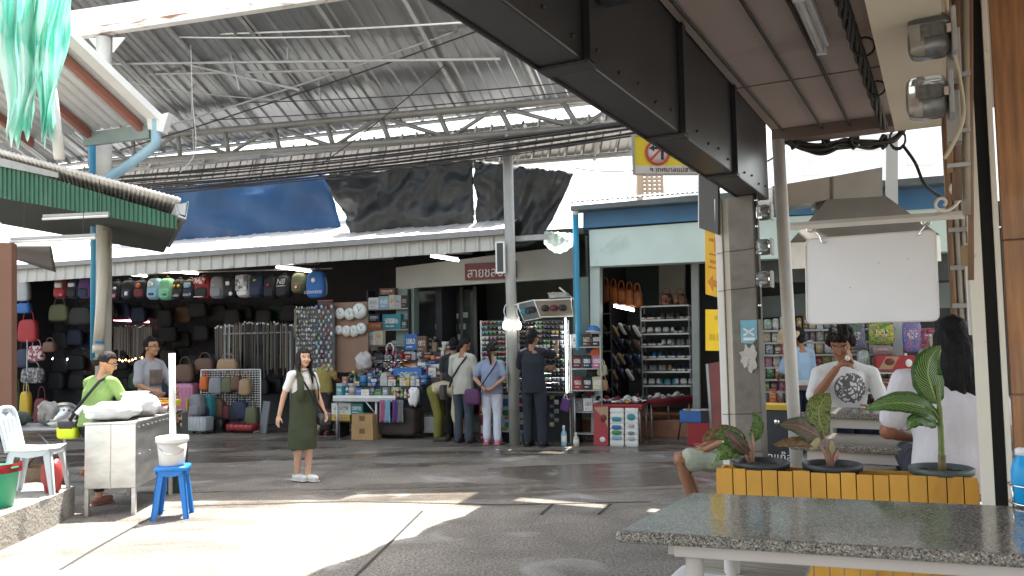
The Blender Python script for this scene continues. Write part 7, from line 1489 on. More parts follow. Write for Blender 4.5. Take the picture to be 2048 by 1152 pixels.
for r in range(6):
    b_ = -.42+.2*r; y0 = 789-r*17; xs = 670+r*12; xe = (800, 850, 895, 900, 905, 905)[r]
    a0, z0 = fp(xs, y0, b_); a1, z1 = fp(xe, y0, b_); zz = tz+.002 if r == 0 else z0
    if r: MB().box(((a0+a1)/2-t0[0]-.05, b_+.1, zz-.04), (a1-a0, .2, .06), M_dkmetal).build('step', steps)
    a = a0
    while a < a1-.05:
        k = r6.choice(['carton', 'carton', 'carton', 'packet', 'bottle', 'tin', 'carton']); w_ = r6.uniform(.06, .15) if k != 'bottle' else r6.uniform(.05, .07); h_ = r6.uniform(.06, .17) if k != 'bottle' else r6.uniform(.15, .22)
        c, c2 = r6.choice(pal), r6.choice(['white', 'white', 'black', 'red', 'yellow', 'blue', 'silver'])
        if c == c2: c2 = 'cream'
        put(k, {'carton': 'small_carton', 'packet': 'goods_packet', 'bottle': 'goods_bottle', 'tin': 'goods_tin'}[k], '%s %s with a %s label %s' % (c, {'carton': 'small carton', 'packet': 'soft packet', 'bottle': 'bottle', 'tin': 'round tin'}[k], c2, place[r]), k if k != 'carton' else 'box', FA(a+w_/2, b_+.09, zz), (w_, r6.uniform(.07, .14) if k in ('carton', 'packet') else w_, h_), c, c2, RZF+r6.uniform(-.35, .35), 'small goods piled on the market table')
        if r6.random() < .45: put('carton', 'small_carton', '%s flat box lying on another %s' % (c2, place[r]), 'box', FA(a+w_/2, b_+.09, zz+h_), (w_*1.1, .1, r6.uniform(.03, .06)), c2 if c2 in CN else 'white', c, RZF+r6.uniform(-.5, .5), 'small goods piled on the market table')
        a += w_+r6.uniform(.0, .02)
M_shine = mat('glinting_cap', (.8, .8, .8), .12, 1, .03, 4)
for i in range(14): T = solo(MB().sup((0, 0, .03), (.03, .03, .03), M_shine, 1, nu=10, nv=7).lathe([(.028, -.05), (.028, .0)], (0, 0, .05), cm('black'), 10), 'torch', 'small black torch with a glinting round head among the goods', 'torch', fpt(772+6.5*(i % 7)+r6.uniform(-2, 2), 726+(i//7)*14+r6.uniform(-3, 3), .18-.05*(i//7)), 0, 'torches with glinting heads')
for x0, y0, x1, y1, b_, lab, c, c2 in ((732, 664, 752, 690, .1, 'white box with red stripe left above the pile', 'white', 'red'), (748, 662, 768, 690, .12, 'white box with orange stripe above the pile', 'cream', 'orange'), (836, 672, 855, 704, .5, 'brown patterned box at the top right of the pile', 'brown', 'tan'), (812, 668, 836, 700, .5, 'blue box at the top of the pile', 'blue', 'white'), (790, 735, 845, 765, -.02, 'long bright blue box on the pile', 'blue', 'teal'), (838, 725, 860, 745, .2, 'white camera like box on the pile', 'white', 'black'), (862, 728, 880, 745, .2, 'white box with black window on the pile', 'white', 'black'), (862, 745, 900, 775, .1, 'pale olive box with a flower at the right of the pile', 'cream', 'olive')):
    a0, a1, z0, z1 = box_fp(x0, y0, x1, y1, b_); put('carton', 'goods_box', lab, 'box', FA((a0+a1)/2, b_, z0), (a1-a0, .1, z1-z0), c, c2)
T = lump('plastic_bag', 'crumpled clear plastic over a toy on the pile', 'bag', fpt(728, 742, -.15), (.13, .1, .16), mat('crumpled_clear_bag', (.40, .38, .36), .3, 0, .2, 14, .4, 16), 4, .35); T = lump('plastic_bag', 'white plastic bag hanging at the right end of the pile', 'bag', fpt(828, 812, -.45), (.09, .07, .15), M_bag, 9, .25)
T = thing('headphones', 'white headphones standing on the pile of goods', 'headphones', fpt(780, 706, .2), RZF); MB().tube(bez([(-.06, 0, 0), (-.065, 0, .1), (0, 0, .17), (.065, 0, .1), (.06, 0, 0)], 5), .014, cm('white'), 8).build('band', T)
for x in (-.06, .06): MB().sup((x, 0, .0), (.02, .035, .045), cm('pink'), .8).build('ear_cup', T)
# under the table
for x0, y0, x1, y1, lab, c, c2 in ((668, 806, 706, 828, 'white box printed with black shapes under the table', 'white', 'black'), (706, 806, 730, 828, 'pale teal box under the table', 'teal', 'white'), (668, 828, 704, 840, 'yellow strip box with red dots under the table', 'yellow', 'red')):
    a0, a1, z0, z1 = box_fp(x0, y0, x1, y1, -.3); put('carton', 'goods_box', lab, 'box', FA((a0+a1)/2, -.25, z0), (a1-a0, .25, z1-z0), c, c2)
MB_ = thing('low_shelf', 'low shelf under the market table', 'shelf', FA(t0[0]+.3, -.22, 0), RZF); sz_ = box_fp(668, 828, 704, 840, -.3)[2]; MB().box((0, 0, sz_-.012), (.62, .34, .022), M_dkmetal).build('board', MB_)
for x in (-.28, .28): MB().box((x, 0, (sz_-.023)/2), (.03, .3, sz_-.023), M_dkmetal).build('leg', MB_)
for k, (y0, y1) in enumerate(((848, 869), (828, 848))):
    a0, a1, z0, z1 = box_fp(709, y0, 752, y1, -.55); T = thing('cardboard_box', ('lower brown cardboard box under the table edge', 'upper brown cardboard box stacked under the table edge')[k], 'box', FA((a0+a1)/2, -.5, .0 if k == 0 else z0), RZF, 'cardboard boxes under the table'); h_ = (z1 if k == 0 else z1-z0)
    MB().box((0, 0, h_/2), (a1-a0-.02*k, .3, h_-.004), M_cardboard).build('body', T, bevel=.004); MB().box((0, -.152, h_/2+.02), (.1, .003, .08), mat('brown_print', (.16, .08, .03), .8, 0, .3, 20)).build('printed_mark', T); MB().box((0, 0, h_), (.05, .3, .002), mat('parcel_tape', (.4, .3, .16), .3, 0, .1, 5)).build('tape', T)
T = thing('covered_crate', 'dark brown cloth covered crate right of the cardboard boxes', 'crate', fpt(792, 872, -.45), RZF); MB().sup((0, .2, .23), (.34, .22, .23), mat('dark_brown_cloth', (.05, .035, .03), .85, 0, .25, 6, .3), .25, nu=24).build('cover', T); MB().box((.0, .2, .468), (.6, .36, .012), M_dkmetal).build('lid', T)
for k, (x, c) in enumerate(((764, 'pink'), (774, 'pale blue'), (790, 'purple'), (800, 'grey'))):
    q = fpt(x, 800, -.56); b = MB(); b.grid(lambda u_, v_: Vector(((u_-.5)*.1*(1+.3*v_), .02*math.sin(u_*9+v_*3), -.36*v_)), 10, 8, cm(c, .8), th=(0, .01, 0)); solo(b, 'hanging_cloth', '%s cloth hanging from the table end' % {'pink': 'pink', 'pale blue': 'pale blue', 'purple': 'dull purple', 'grey': 'grey'}[c], 'cloth', q, RZF)
for k in range(6): put('bottle', 'hanging_bottle', '%s bottle hung at the right end of the table' % ['yellow', 'dark red', 'green', 'white', 'red', 'brown'][k], 'bottle', fpt(790+k*7, 796, -.5), (.045, .045, .14), ['yellow', 'dark red', 'green', 'white', 'red', 'brown'][k], 'cream')
T = thing('concrete_block', 'pale concrete block on the ground beside the bending woman', 'block', fpt(856, 866, -.1), RZF); MB().box((0, .15, .13), (.46, .3, .26), mat('pale_block', (.34, .33, .30), .8, 0, .12, 5, .15)).build('block', T, bevel=.012)
# ---- eyewear racks
def glasses_rack(px, nx, ny, b_, label, cols, grp, lit=None):
    a0, a1, z0, z1 = box_fp(*px, b_); w_, h_ = a1-a0, z1-z0; T = thing('eyewear_rack', label, 'rack', FA(a0, b_, 0), RZF); MB().box((w_/2, .04, (z0+z1)/2), (w_, .02, h_), mat('rack_back', (.05, .055, .055), .3, .2, .1, 3)).build('back_panel', T)
    for x in (0, w_): MB().box((x, .02, z1/2), (.02, .05, z1), M_white if lit else M_pipe).build('upright', T)
    for i in range(nx):
        for j in range(ny):
            c = cols[r6.randrange(len(cols))]; k = ('specs', c)
            if k not in _lib:
                b = MB(); mm = mat('lens_'+c, CN[c], .08, 0, 0, 1, spec=1)
                for s_ in (-1, 1): b.sup((s_*.036, 0, 0), (.03, .012, .022), mm, .7, nu=10, nv=6); b.tube([(s_*.066, 0, .008), (s_*.072, .03, .01)], .004, M_chrome, 4)
                b.tube([(-.07, -.006, .018), (.07, -.006, .018)], .004, M_chrome if c != 'black' else M_black, 4); _lib[k] = b.mesh('sunglasses')
            o = bpy.data.objects.new('sunglasses', _lib[k]); COL.objects.link(o); o.location = FA(a0+w_*(i+.5)/nx, b_-.02, z0+h_*(j+.5)/ny)+Vector((r6.uniform(-.008, .008), 0, r6.uniform(-.006, .006))); o.scale = (w_/nx*6.2, 1.3, 1.25); o.rotation_euler = (.25, 0, RZF+r6.uniform(-.1, .1)); o['label'] = 'pair of %s lensed glasses %s' % (c, grp); o['category'] = 'glasses'; o['group'] = c+' lensed glasses '+grp
    return T
glasses_rack((964, 640, 1012, 782), 3, 14, -.1, 'lit eyewear rack left of the grey post', ['red', 'teal', 'olive', 'black', 'silver', 'pink', 'white', 'green', 'white'], 'on the rack left of the grey post', True)
glasses_rack((1040, 640, 1136, 782), 6, 15, -.3, 'wide eyewear rack right of the grey post with a white edge', ['black', 'black', 'black', 'silver', 'grey', 'brown', 'navy', 'black', 'green', 'yellow', 'black', 'white'], 'on the wide rack right of the grey post')
T = thing('tube_light', 'slim white lit tube along the right edge of the wide eyewear rack', 'tube light', fpt(1134, 785, -.36)); MB().tube([(0, 0, 0), fpt(1131, 636, -.36)-fpt(1134, 785, -.36)], .013, mat('soft_tube_glow', (.95, 1, 1), .5, 0, 0, 1, emit=2.2), 8).build('tube', T); MB().box((0, .02, -.02), (.03, .03, .04), M_white).build('holder', T)
# counter under the racks with posters
ct = box_fp(958, 786, 1152, 872, -.35); T = thing('display_counter', 'counter with a dark top under the eyewear racks', 'counter', FA(ct[0], -.35, 0), RZF); cw_ = ct[1]-ct[0]
MB().box((cw_/2, .25, ct[3]-.02), (cw_, .6, .04), M_dkmetal).build('top', T); MB().box((cw_/2, .3, (ct[3]-.05)/2), (cw_-.1, .4, ct[3]-.06), M_darkwall).build('body', T)
for x in (.03, cw_-.03): MB().tube([(x, 0, 0), (x, 0, ct[3]-.04)], .016, M_galv, 8).build('leg', T)
q = box_fp(1001, 790, 1056, 864, -.42); T = thing('poster', 'bright poster of swim goggles on the front of the counter', 'poster', FA(q[0], -.42, 0), RZF); pw, ph = q[1]-q[0], q[3]-q[2]
MB().box((pw/2, 0, (q[2]+q[3])/2), (pw, .01, ph), mat('poster_base', (.35, .50, .58), .4, 0, .1, 4)).build('sheet', T)
for x, z, w2, h2, c in ((.27, .8, .4, .2, 'blue'), (.75, .85, .36, .16, 'red'), (.75, .62, .36, .16, 'dark red'), (.28, .52, .4, .16, 'green'), (.4, .38, .5, .08, 'orange'), (.8, .36, .3, .07, 'orange'), (.35, .2, .4, .16, 'teal'), (.78, .14, .34, .16, 'purple'), (.5, .68, .1, .4, 'white'), (.15, .1, .25, .1, 'yellow')):
    MB().sup((pw*x, -.008, q[2]+ph*z), (pw*w2/2, .006, ph*h2/2), cm(c), .6, nu=12, nv=6).build('printed_picture', T)
for k, (x0, x1, y0, y1, c, c2) in enumerate(((962, 980, 800, 834, 'red', 'yellow'), (980, 1000, 792, 830, 'yellow', 'orange'), (963, 982, 836, 868, 'dark red', 'white'), (982, 1000, 832, 868, 'grey', 'black'))):
    a0, a1, z0, z1 = box_fp(x0, y0, x1, y1, -.45); put('carton', 'goods_box', '%s box with %s panel %s at the left foot of the counter' % (c, c2, 'on the ground' if y1 > 860 else 'stacked on another'), 'box', FA((a0+a1)/2, -.45, 0 if y1 > 860 else z0), (a1-a0, .16, z1 if y1 > 860 else z1-z0), c, c2)
for k in range(7): put('packet', 'dangling_pouch', '%s pouch hung at the right end of the counter' % ['green', 'white', 'navy', 'silver', 'teal', 'grey', 'cream'][k], 'pouch', fpt(1104+(k % 2)*9, 800+k*9, -.42), (.07, .04, .07), ['green', 'white', 'navy', 'silver', 'teal', 'grey', 'cream'][k], 'black')
# tray frames on top of the wide rack
for k, cs in enumerate((((1034, 608), (1068, 600), (1082, 636), (1048, 642)), ((1068, 601), (1142, 598), (1146, 632), (1080, 634)))):
    ps = [fpt(x, y, -.38+(.1 if i > 1 else 0)) for i, (x, y) in enumerate(cs)]; o = ps[0]; T = thing('display_tray', ('smaller tilted tray with a white frame above the wide rack', 'larger white framed tray with black goods above the wide rack')[k], 'tray', o); b = MB(); b.tube([p-o for p in ps+ps[:1]], .012, M_white, 6); b.build('frame', T); b = MB(); b.prism([p-o for p in ps], FN*.015, mat('tray_lining', (.12, .16, .17) if k == 0 else (.2, .17, .13), .5, 0, .1, 5)); b.build('lining', T)
    for j in range(3): b = MB(); c = ps[0].lerp(ps[1], .25+.25*j).lerp(ps[3].lerp(ps[2], .25+.25*j), .5)-o-FN*.03; b.sup(c, (.06, .03, .05), cm(('teal', 'navy', 'black') [j]) if k == 0 else cm(('black', 'dark red', 'black')[j]), .8, nu=10, nv=6); b.build('trinket', T)
T = lump('paper_bundle', 'loose bundle of grey papers and cartons on top of the tray', 'papers', fpt(1118, 598, -.3), (.16, .1, .05), mat('grey_paper', (.33, .32, .29), .8, 0, .2, 9), 7, .4, .5); MB().box((.12, 0, .08), (.3, .05, .02), M_white, Matrix.Rotation(.7, 3, 'Y')).build('roll', T)
# small portrait card rack right of the eyewear
rb = box_fp(1146, 668, 1200, 870, -.3); T = thing('card_rack', 'grey metal rack of slanted cards and magazines left of the shoe shop', 'rack', FA(rb[0], -.3, 0), RZF); rw = rb[1]-rb[0]
for x in (0, rw): MB().tube([(x, 0, 0), (x, 0, rb[3])], .012, M_pipe, 6).build('upright', T)
for j in range(5): z = rb[3]*(j+.4)/5; MB().box((rw/2, .1, z), (rw, .2, .015), M_pipe).build('shelf', T)
for j in range(4):
    for i in range(3):
        z = rb[3]*(j+1.4)/5; c = ['grey', 'white', 'silver', 'red', 'black', 'cream', 'dark red', 'navy', 'pink', 'white', 'brown', 'black'][(j*3+i)]; o_ = put('carton', 'card_pack', '%s card on shelf %s of the card rack' % (c, ('one', 'two', 'three', 'four')[j]), 'card', FA(rb[0]+rw*(i+.5)/3, -.24, z+.01), (rw*.3, .02, .2), c, 'black' if c in ('white', 'grey', 'silver') else 'white', RZF+.3, 'cards on the grey rack', -.35)
q = fpt(1131, 812, -.5); T = thing('gift_bag', 'small lilac paper bag hung on the card rack', 'bag', q, RZF-.2); MB().box((0, 0, .02), (.13, .05, .18), cm('purple'), Matrix.Rotation(.25, 3, 'Y')).build('body', T); MB().tube(bez([(-.03, 0, .1), (0, 0, .18), (.04, 0, .1)], 4), .006, M_white, 5).build('handle', T)
for x, lab, c in ((1128, 'pale blue water bottle on the ground', 'pale blue'), (1152, 'clear cup with a straw on the ground', 'cream')): q = fpt(x, 880, -.7); put('bottle', 'water_bottle', lab+' below the card rack', 'bottle', (q.x, q.y, 0), (.085, .085, .3 if c == 'pale blue' else .2), c, 'white')
T = thing('cap', 'bright blue and white cap hung at the shoe shop pillar', 'cap', fpt(1186, 660, -.2), RZF); MB().sup((0, 0, .0), (.11, .1, .07), cm('blue'), 1, nu=16, nv=10, fn=lambda v: Vector((v.x, v.y, max(v.z, -.2)))).build('crown', T); MB().sup((0, -.1, -.02), (.09, .08, .012), cm('white'), 1).build('brim', T)
for k, (x, y, c) in enumerate(((1182, 690, 'navy'), (1190, 700, 'orange'), (1196, 722, 'white'), (1184, 740, 'black'), (1192, 758, 'grey'), (1204, 735, 'cream'), (1178, 775, 'dark red'), (1206, 765, 'tan'))): handbag((x-9, y-14, x+9, y+16), -.1, c, '%s pouch hung on the shoe shop pillar' % c, 'pouches hung on the pillar')
# ---- shoe shop
sh = box_fp(1286, 612, 1377, 778, 1.2); T = thing('shoe_shelf', 'tall galvanised shelf unit of shoes at the back of the shoe shop', 'shelf', FA(sh[0], 1.2, .27), RZF); sw_ = sh[1]-sh[0]; shz = []
for x in (0, sw_):
    for y in (0, .3): MB().tube([(x, y, 0), (x, y, sh[3]-.27)], .014, M_galv, 4).build('upright', T)
for y in (612, 640, 668, 693, 718, 744, 772): z = fp(1330, y, 1.2)[1]; shz.append(z); MB().box((sw_/2, .15, z-.27), (sw_, .32, .025), M_galv).build('shelf_board', T)
sc_ = [['black', 'black', 'olive', 'brown', 'black'], ['white', 'white', 'white', 'white', 'black', 'grey'], ['black', 'black', 'white', 'grey', 'grey'], ['black', 'blue', 'black', 'navy', 'black'], ['grey', 'grey', 'tan', 'black', 'navy'], ['white', 'white', 'teal', 'teal', 'white', 'white']]
for r in range(6):
    n_ = len(sc_[r])
    for i, c in enumerate(sc_[r]):
        for s_ in (-.05, .05): put('shoe', 'shoe', '%s shoe on shelf %s of the tall shoe shelf' % (c, ('one from the top', 'two from the top', 'three from the top', 'four from the top', 'five from the top', 'six, the lowest,')[r]), 'shoe', FA(sh[0]+sw_*(i+.5)/n_+s_, 1.3, shz[r+1]+.013), (.045*2, .13, .1), c, 'white' if c in ('black', 'blue', 'navy') else 'grey', RZF+math.pi+R_(10), '%s shoes on shelf row %s' % (c, 'abcdef'[r]), 0)
for k, x in enumerate((1333, 1360)): handbag((x-12, 578, x+12, 612), 1.35, 'tan', ('left', 'right')[k]+' of two patterned brown bags standing on the shoe shelf', 'patterned bags on the shoe shelf', True, pattern('monogram_brown', ['7a5a44', '3c261e', 'a07a5c', '8a4a3a'], 18, .6))
ls = box_fp(1206, 640, 1282, 795, .8); T = thing('shoe_shelf', 'dark shelf unit of slippers along the left wall of the shoe shop', 'shelf', FA(ls[0]+.1, .5, .0), RZF-1.25); 
for z in (.75, 1.05, 1.35, 1.65, 1.95): MB().box((-.55, .0, z), (1.25, .22, .02), M_dkmetal).build('shelf_board', T)
for x in (-1.15, -.55, .05): MB().tube([(x, -.11, 0), (x, -.11, 2.2)], .012, M_galv, 6).build('upright', T)
MB().box((-.55, .12, 1.2), (1.25, .02, 1.9), M_darkwall).build('back_panel', T)
for i in range(22): x = 1212+(i % 5)*15+r6.uniform(-3, 3); y = 662+(i//5)*29+r6.uniform(-3, 3); c = r6.choice(['black', 'black', 'cream', 'brown', 'tan', 'navy', 'white', 'grey']); put('sandal', 'slipper', '%s slipper on the dark left shelf of the shoe shop' % c, 'slipper', fpt(x, y, .75), (.09, .13, .16), c, 'grey', RZF+2.6, c+' slippers on the dark left shelf', .9)
for k in range(5): handbag((1202+k*16, 556+k*3, 1220+k*16, 606+k*2), .9, 'orange', '%s orange bagged shoe set hung inside the shoe shop doorway' % ('first', 'second', 'third', 'fourth', 'fifth')[k], 'orange bags in the shoe shop doorway', True, pattern('orange_bags', ['8a4a1a', 'a85c1e', '7a3f18', '9a5220'], 7, .5))
rt0 = box_fp(1186, 808, 1284, 832, -.25); T = thing('red_table', 'low table with a red cloth edge full of shoes before the shoe shop', 'table', FA(rt0[0], -.25, 0), RZF); rw_ = rt0[1]-rt0[0]; rz_ = rt0[3]
MB().box((rw_/2, .3, rz_-.02), (rw_, .6, .03), cm('red', .6)).build('tabletop', T); MB().grid(lambda u_, v_: Vector((rw_*u_, -.005-.012*math.sin(u_*40)*v_, rz_-.1*v_)), 40, 3, cm('red', .6), th=(0, .006, 0)).build('cloth_edge', T)
for x in (.05, rw_-.05):
    for y in (.04, .55): MB().tube([(x, y, 0), (x, y, rz_-.035)], .014, M_galv, 6).build('leg', T)
a2, z2 = fp(1284, 806, .2); a3, z3 = fp(1376, 786, 1.0); T2 = thing('red_table', 'long red covered table running back into the shoe shop', 'table', FA(a2, .35, 0), RZF); lw = .85
MB().prism([Vector((-.25, -.1, rz_-.02)), Vector((.15, -.1, rz_-.02)), Vector((a3-a2+.1, .75, rz_+.0)), Vector((a3-a2-.4, .75, rz_))], (0, 0, .03), cm('red', .6)).build('tabletop', T2); MB().prism([Vector((.15, -.1, rz_-.09)), Vector((a3-a2+.1, .75, rz_-.09)), Vector((a3-a2+.1, .75, rz_+.005)), Vector((.15, -.1, rz_-.015))], (.01, -.004, 0), cm('dark red', .6)).build('cloth_edge', T2)
for x, y in ((.12, -.06), ((a3-a2)*.55, .3), (a3-a2, .7)): MB().tube([(x, y, 0 if y < .1 else .27), (x, y, rz_-.02)], .014, M_galv, 6).build('leg', T2)
for i in range(30):
    if i < 16: a_ = rt0[0]+.06+(i % 8)*.095; b_ = -.16+.22*(i//8); lab = 'red table at the front of the shoe shop'
    else: t = (i-16)/14; a_ = a2-.05+(a3-a2)*t+(.0 if i % 2 else -.16); b_ = .38+.62*t; lab = 'long red table inside the shoe shop'
    c = ['black', 'black', 'navy', 'dark red', 'grey', 'yellow', 'white', 'black', 'silver', 'red', 'black', 'pink', 'white', 'grey', 'black'][i % 15]; put('sandal' if i % 3 else 'shoe', 'shoe', '%s %s lying on the %s' % (c, 'sandal' if i % 3 else 'closed shoe', lab), 'shoe', FA(a_, b_, rz_+.012), (.08, .12, .09), c, 'white' if c != 'white' else 'grey', RZF+r6.uniform(-.5, .5)+3.1, '%s footwear on the %s' % (c, lab))
# boards leaning at the front
def leaning(px, b_, m, label, ex=None, scallop=False):
    a0, a1, z0, z1 = box_fp(*px, b_); w_, h_ = a1-a0, z1; T = thing('display_pack', label, 'pack', FA((a0+a1)/2, b_, 0), RZF); Rx = Matrix.Rotation(-.12, 3, 'X')
    b = MB()
    if scallop:
        for j in range(7): b.sup(Rx @ Vector((0, 0, h_*(j+.5)/7)), (w_/2, .035, h_/10.5), m, .3, nu=14, nv=6)
    else: b.box(Rx @ Vector((0, 0, h_/2)), (w_, .06, h_), m, Rx)
    b.build('body', T)
    if ex: ex(T, w_, h_, Rx)
def red_pack(T, w_, h_, Rx):
    MB().prism([Rx @ Vector(q) for q in ((-w_/2, -.034, h_*.95), (w_/2, -.034, h_*.98), (w_/2, -.034, h_*.45), (w_*.1, -.034, h_*.72))], (0, -.003, 0), cm('tan')).build('pale_panel', T)
    MB().sup(Rx @ Vector((w_*.2, -.034, h_*.68)), (w_*.22, .012, h_*.1), cm('dark red'), 1).build('round_print', T); MB().sup(Rx @ Vector((w_*.12, -.034, h_*.15)), (w_*.2, .012, h_*.07), cm('white'), 1).build('heart_print', T)
def blue_pack(T, w_, h_, Rx):
    for z, c in ((.72, 'teal'), (.5, 'blue'), (.36, 'green'), (.22, 'pale blue')): MB().sup(Rx @ Vector((.0, -.05, h_*z)), (w_*.34, .014, h_*.06), cm(c), .7).build('printed_panel', T)
def face_pack(T, w_, h_, Rx):
    MB().sup(Rx @ Vector((.0, -.05, h_*.78)), (w_*.3, .014, h_*.09), cm('teal'), .8).build('printed_panel', T)
    for z, c in ((.55, 'silver'), (.35, 'grey'), (.2, 'silver')): MB().sup(Rx @ Vector((.0, -.05, h_*z)), (w_*.24, .014, h_*.05), cm(c), .8).build('printed_panel', T)
leaning((1188, 812, 1215, 879), -.55, cm('red'), 'tall red and tan pack leaning at the red table', red_pack); leaning((1220, 818, 1247, 880), -.55, cm('white'), 'white scalloped pack with blue and green print, left one', blue_pack, True); leaning((1250, 818, 1275, 880), -.55, cm('white'), 'white scalloped pack with a teal print, right one', face_pack, True)
# crates and a red board at the right of the shoe shop
rbq = [fpt(x, y, -.7) for x, y in ((1414, 728), (1446, 722), (1446, 872), (1424, 872))]; o = rbq[3]; T = thing('wooden_board', 'worn dark red board standing beside the column', 'board', o); MB().prism([p-o for p in rbq], FN*.04, mat('worn_red_board', (.20, .06, .055), .6, 0, .2, 4, .1, spots=((.26, .18, .15), 3, .6))).build('panel', T); MB().tube([rbq[0]-o, rbq[3]-o], .02, M_pipe, 6).build('side_pole', T)
for x0, y0, x1, y1, lab, c in ((1376, 846, 1420, 880, 'red plastic crate on the ground right of the shoe shop', 'red'), (1360, 822, 1402, 846, 'blue crate of small goods stacked above the red one', 'blue'), (1402, 822, 1424, 846, 'dark crate of packets beside the blue one', 'black')):
    a0, a1, z0, z1 = box_fp(x0, y0, x1, y1, -.4); T = thing('crate', lab, 'crate', FA((a0+a1)/2, -.25, 0 if y1 > 870 else z0), RZF); h_ = (z1 if y1 > 870 else z1-z0); w_ = a1-a0
    MB().box((0, 0, .01), (w_, .3, .02), cm(c)).build('bottom', T)
    for s_ in (-1, 1): MB().box((s_*(w_/2-.01), 0, h_/2), (.02, .3, h_), cm(c)).build('side', T); MB().box((0, s_*.14, h_/2), (w_-.04, .02, h_), cm(c)).build('side', T)
    b = MB()
    for i in range(10): b.sup((r6.uniform(-w_*.4, w_*.4), r6.uniform(-.1, .1), h_*.85), (.05, .05, .04), cm(r6.choice(['tan', 'white', 'silver', 'pink', 'cream'])), .6, nu=8, nv=6)
    x_ = b.build('contents', T); x_['kind'] = 'stuff'
T = thing('folding_trestle', 'low trestle legs under the blue crate', 'trestle', fpt(1384, 880, -.2), RZF)
for x in (-.2, .3): MB().tube([(x, 0, 0), (x+.05, .05, .36)], .014, M_dkmetal, 6).build('leg', T)
MB().tube([(-.2, .04, .35), (.4, .04, .35)], .014, M_dkmetal, 6).build('bar', T)
# ---- grocery goods behind the restaurant
GG = 'packets on the grocery shelves'
for r in range(7):
    y = 662+r*24; b_ = .2+.05*(r % 2); a0, z0 = fp(1452, y, b_); a1, _ = fp(1792, y, b_)
    T = thing('grocery_shelf', '%s grocery shelf board behind the restaurant' % ('top', 'second', 'third', 'fourth', 'fifth', 'sixth', 'lowest')[r], 'shelf', FA(a0, b_, z0-.01), RZF); MB().box(((a1-a0)/2, .12, -.008), (a1-a0, .26, .016), M_dkmetal).build('board', T); MB().box(((a1-a0)/2, -.012, -.004), (a1-a0, .006, .03), M_pipe).build('price_strip', T)
    a = a0+.02
    while a < a1-.1:
        w_ = r6.uniform(.07, .12); h_ = r6.uniform(.13, .21); c = r6.choice((['silver', 'grey', 'white', 'silver', 'black', 'brown'], ['silver', 'pink', 'grey', 'white', 'purple'], ['silver', 'brown', 'red', 'grey'], ['red', 'tan', 'green', 'silver', 'pink'], ['green', 'dark green', 'red', 'white', 'green'], ['green', 'pink', 'white', 'yellow'], ['yellow', 'orange', 'black', 'grey'])[r]); c2 = r6.choice(['white', 'red', 'yellow', 'black', 'green']); c2 = 'cream' if c2 == c else c2
        put(r6.choice(['packet', 'packet', 'carton']), 'grocery_packet', '%s and %s grocery packet on the %s shelf behind the tables' % (c, c2, ('top', 'second', 'third', 'fourth', 'fifth', 'sixth', 'lowest')[r]), 'packet', FA(a+w_/2, b_+.08, z0), (w_, .09, h_), c, c2, RZF+r6.uniform(-.2, .2), GG); a += w_+.01
for x0, y0, x1, y1, c, c2, lab in ((1737, 645, 1788, 690, 'green', 'yellow', 'large green and yellow snack pack hung near the pale pillar'), (1744, 690, 1786, 712, 'pink', 'green', 'pink and green snack pack below the large green one'), (1690, 648, 1730, 700, 'purple', 'green', 'purple and green hanging packs behind the eating man'), (1715, 700, 1738, 740, 'silver', 'green', 'silver packs hanging behind the eating man'), (1806, 640, 1842, 705, 'blue', 'pink', 'tall blue and pink patterned bag right of the pale pillar'), (1838, 655, 1880, 700, 'dark red', 'pink', 'dark red and pink plush toy right of the pale pillar'), (1836, 695, 1866, 726, 'pink', 'green', 'pink and green striped bag right of the pale pillar'), (1838, 726, 1862, 752, 'blue', 'orange', 'blue and orange striped bag right of the pale pillar')):
    a0, a1, z0, z1 = box_fp(x0, y0, x1, y1, -.2); put('packet', 'snack_pack', lab, 'packet', FA((a0+a1)/2, -.2, z0), (a1-a0, .12, z1-z0), c, c2)
T = thing('straw_hat', 'round cream hat hung right of the pale pillar', 'hat', fpt(1878, 690, -.3), RZF); MB().sup((0, 0, .04), (.12, .1, .11), cm('cream', .8), 1, nu=16, nv=10).build('crown', T); MB().lathe([(.17, 0), (.18, .01), (.1, .02)], (.05, 0, -.02), cm('cream', .8), 20, ax=(.3, -.6, .6)).build('brim', T)
def red_box(T, w_, h_):
    MB().prism([(-w_*.45, -.101, h_*.1), (-w_*.25, -.101, h_*.95), (w_*.1, -.101, h_*.95), (-w_*.1, -.101, h_*.1)], (0, -.003, 0), cm('tan')).build('pale_panel', T); MB().sup((-w_*.16, -.105, h_*.6), (w_*.13, .008, h_*.24), cm('dark red'), 1).build('round_print', T); MB().sup((w_*.33, -.105, h_*.5), (w_*.09, .008, h_*.26), cm('white'), 1).build('heart_print', T)
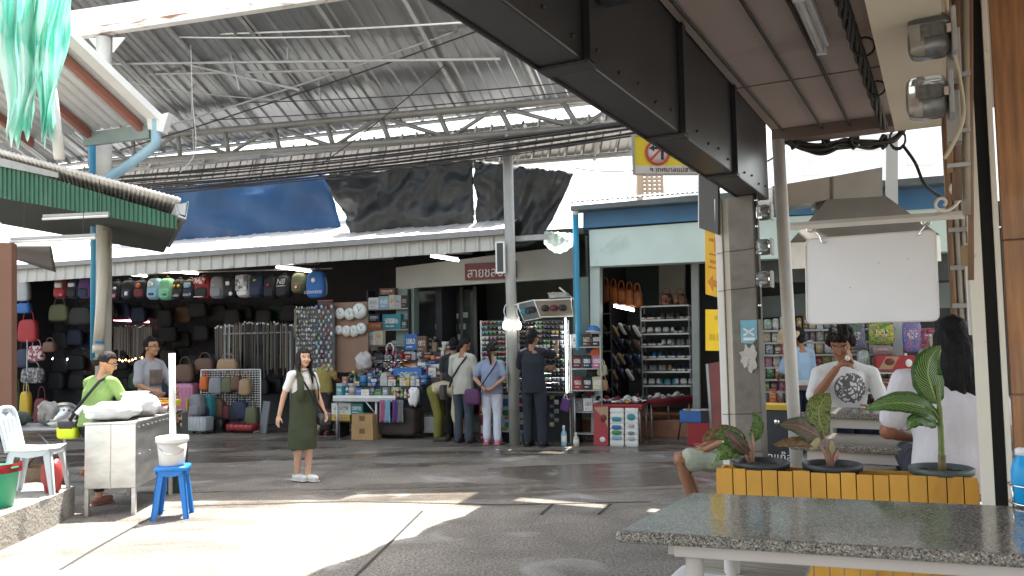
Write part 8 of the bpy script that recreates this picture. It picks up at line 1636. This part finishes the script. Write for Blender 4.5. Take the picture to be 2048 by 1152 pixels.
for x0, y0, x1, y1, lab in ((1751, 711, 1828, 741, 'long red and tan box on the counter right of the eating man'), (1752, 762, 1800, 778, 'smaller red box on the lower counter shelf')):
    a0, a1, z0, z1 = box_fp(x0, y0, x1, y1, -.5); T = thing('red_box', lab, 'box', FA((a0+a1)/2, -.45, z0), RZF+.1); MB().box((0, 0, (z1-z0)/2), (a1-a0, .2, z1-z0), cm('red')).build('body', T, bevel=.006); red_box(T, a1-a0, z1-z0)
cq = box_fp(1700, 744, 1846, 880, -.55); T = thing('shop_counter', 'grey shop counter behind the eating man', 'counter', FA(cq[0], -.55, 0), RZF); W_ = cq[1]-cq[0]
for z in (cq[3], cq[3]-.26, cq[3]-.5): MB().box((W_/2, .2, z-.012), (W_, .42, .024), M_pipe).build('shelf_board', T)
for x in (.01, W_-.01): MB().box((x, .2, cq[3]/2-.02), (.02, .4, cq[3]-.05), M_darkwall).build('side_panel', T)
put('bottle', 'water_bottle', 'pale blue water bottle on the shop counter', 'bottle', FA(cq[0]+W_*.8, -.42, cq[3]), (.08, .08, .24), 'pale blue', 'white')
T = thing('cabinet', 'dark cabinet with white Thai words between column and white pipe', 'cabinet', P(1553, 920, 8.6), RZS); z_ = P(1553, 820, 8.6).z-T.location.z; T.location.z = 0; zz = P(1553, 820, 8.6).z
MB().box((0, .15, zz/2), (.36, .3, zz), mat('dark_cabinet', (.03, .035, .04), .4, .2, .2, 4)).build('body', T, bevel=.006); MB().sup((.02, -.01, zz*.85), (.03, .02, .03), M_chrome, .8).build('knob', T); text('ปิดแก๊ส', .11, M_white, T, (.0, -.006, P(1553, 914, 8.6).z), (R_(90), 0, 0)); MB().box((0, .1, zz+.03), (.4, .3, .05), cm('yellow')).build('top_tray', T)
tq = fpt(1612, 772, -.8); T = thing('wooden_table', 'dark wooden table stacked with papers behind the white pipe', 'table', (tq.x, tq.y, 0), RZF); MB().box((.1, 0, tq.z), (.7, .4, .04), mat('reddish_wood', (.14, .06, .03), .5, 0, .2, 4)).build('tabletop', T); MB().box((.05, -.02, tq.z+.045), (.5, .28, .05), mat('paper_stack', (.45, .46, .46), .8, 0, .1, 9)).build('paper_stack', T)
for x in (-.2, .4): MB().box((x, 0, tq.z/2), (.04, .34, tq.z-.04), mat('reddish_wood', (.14, .06, .03), .5, 0, .2, 4)).build('leg', T)
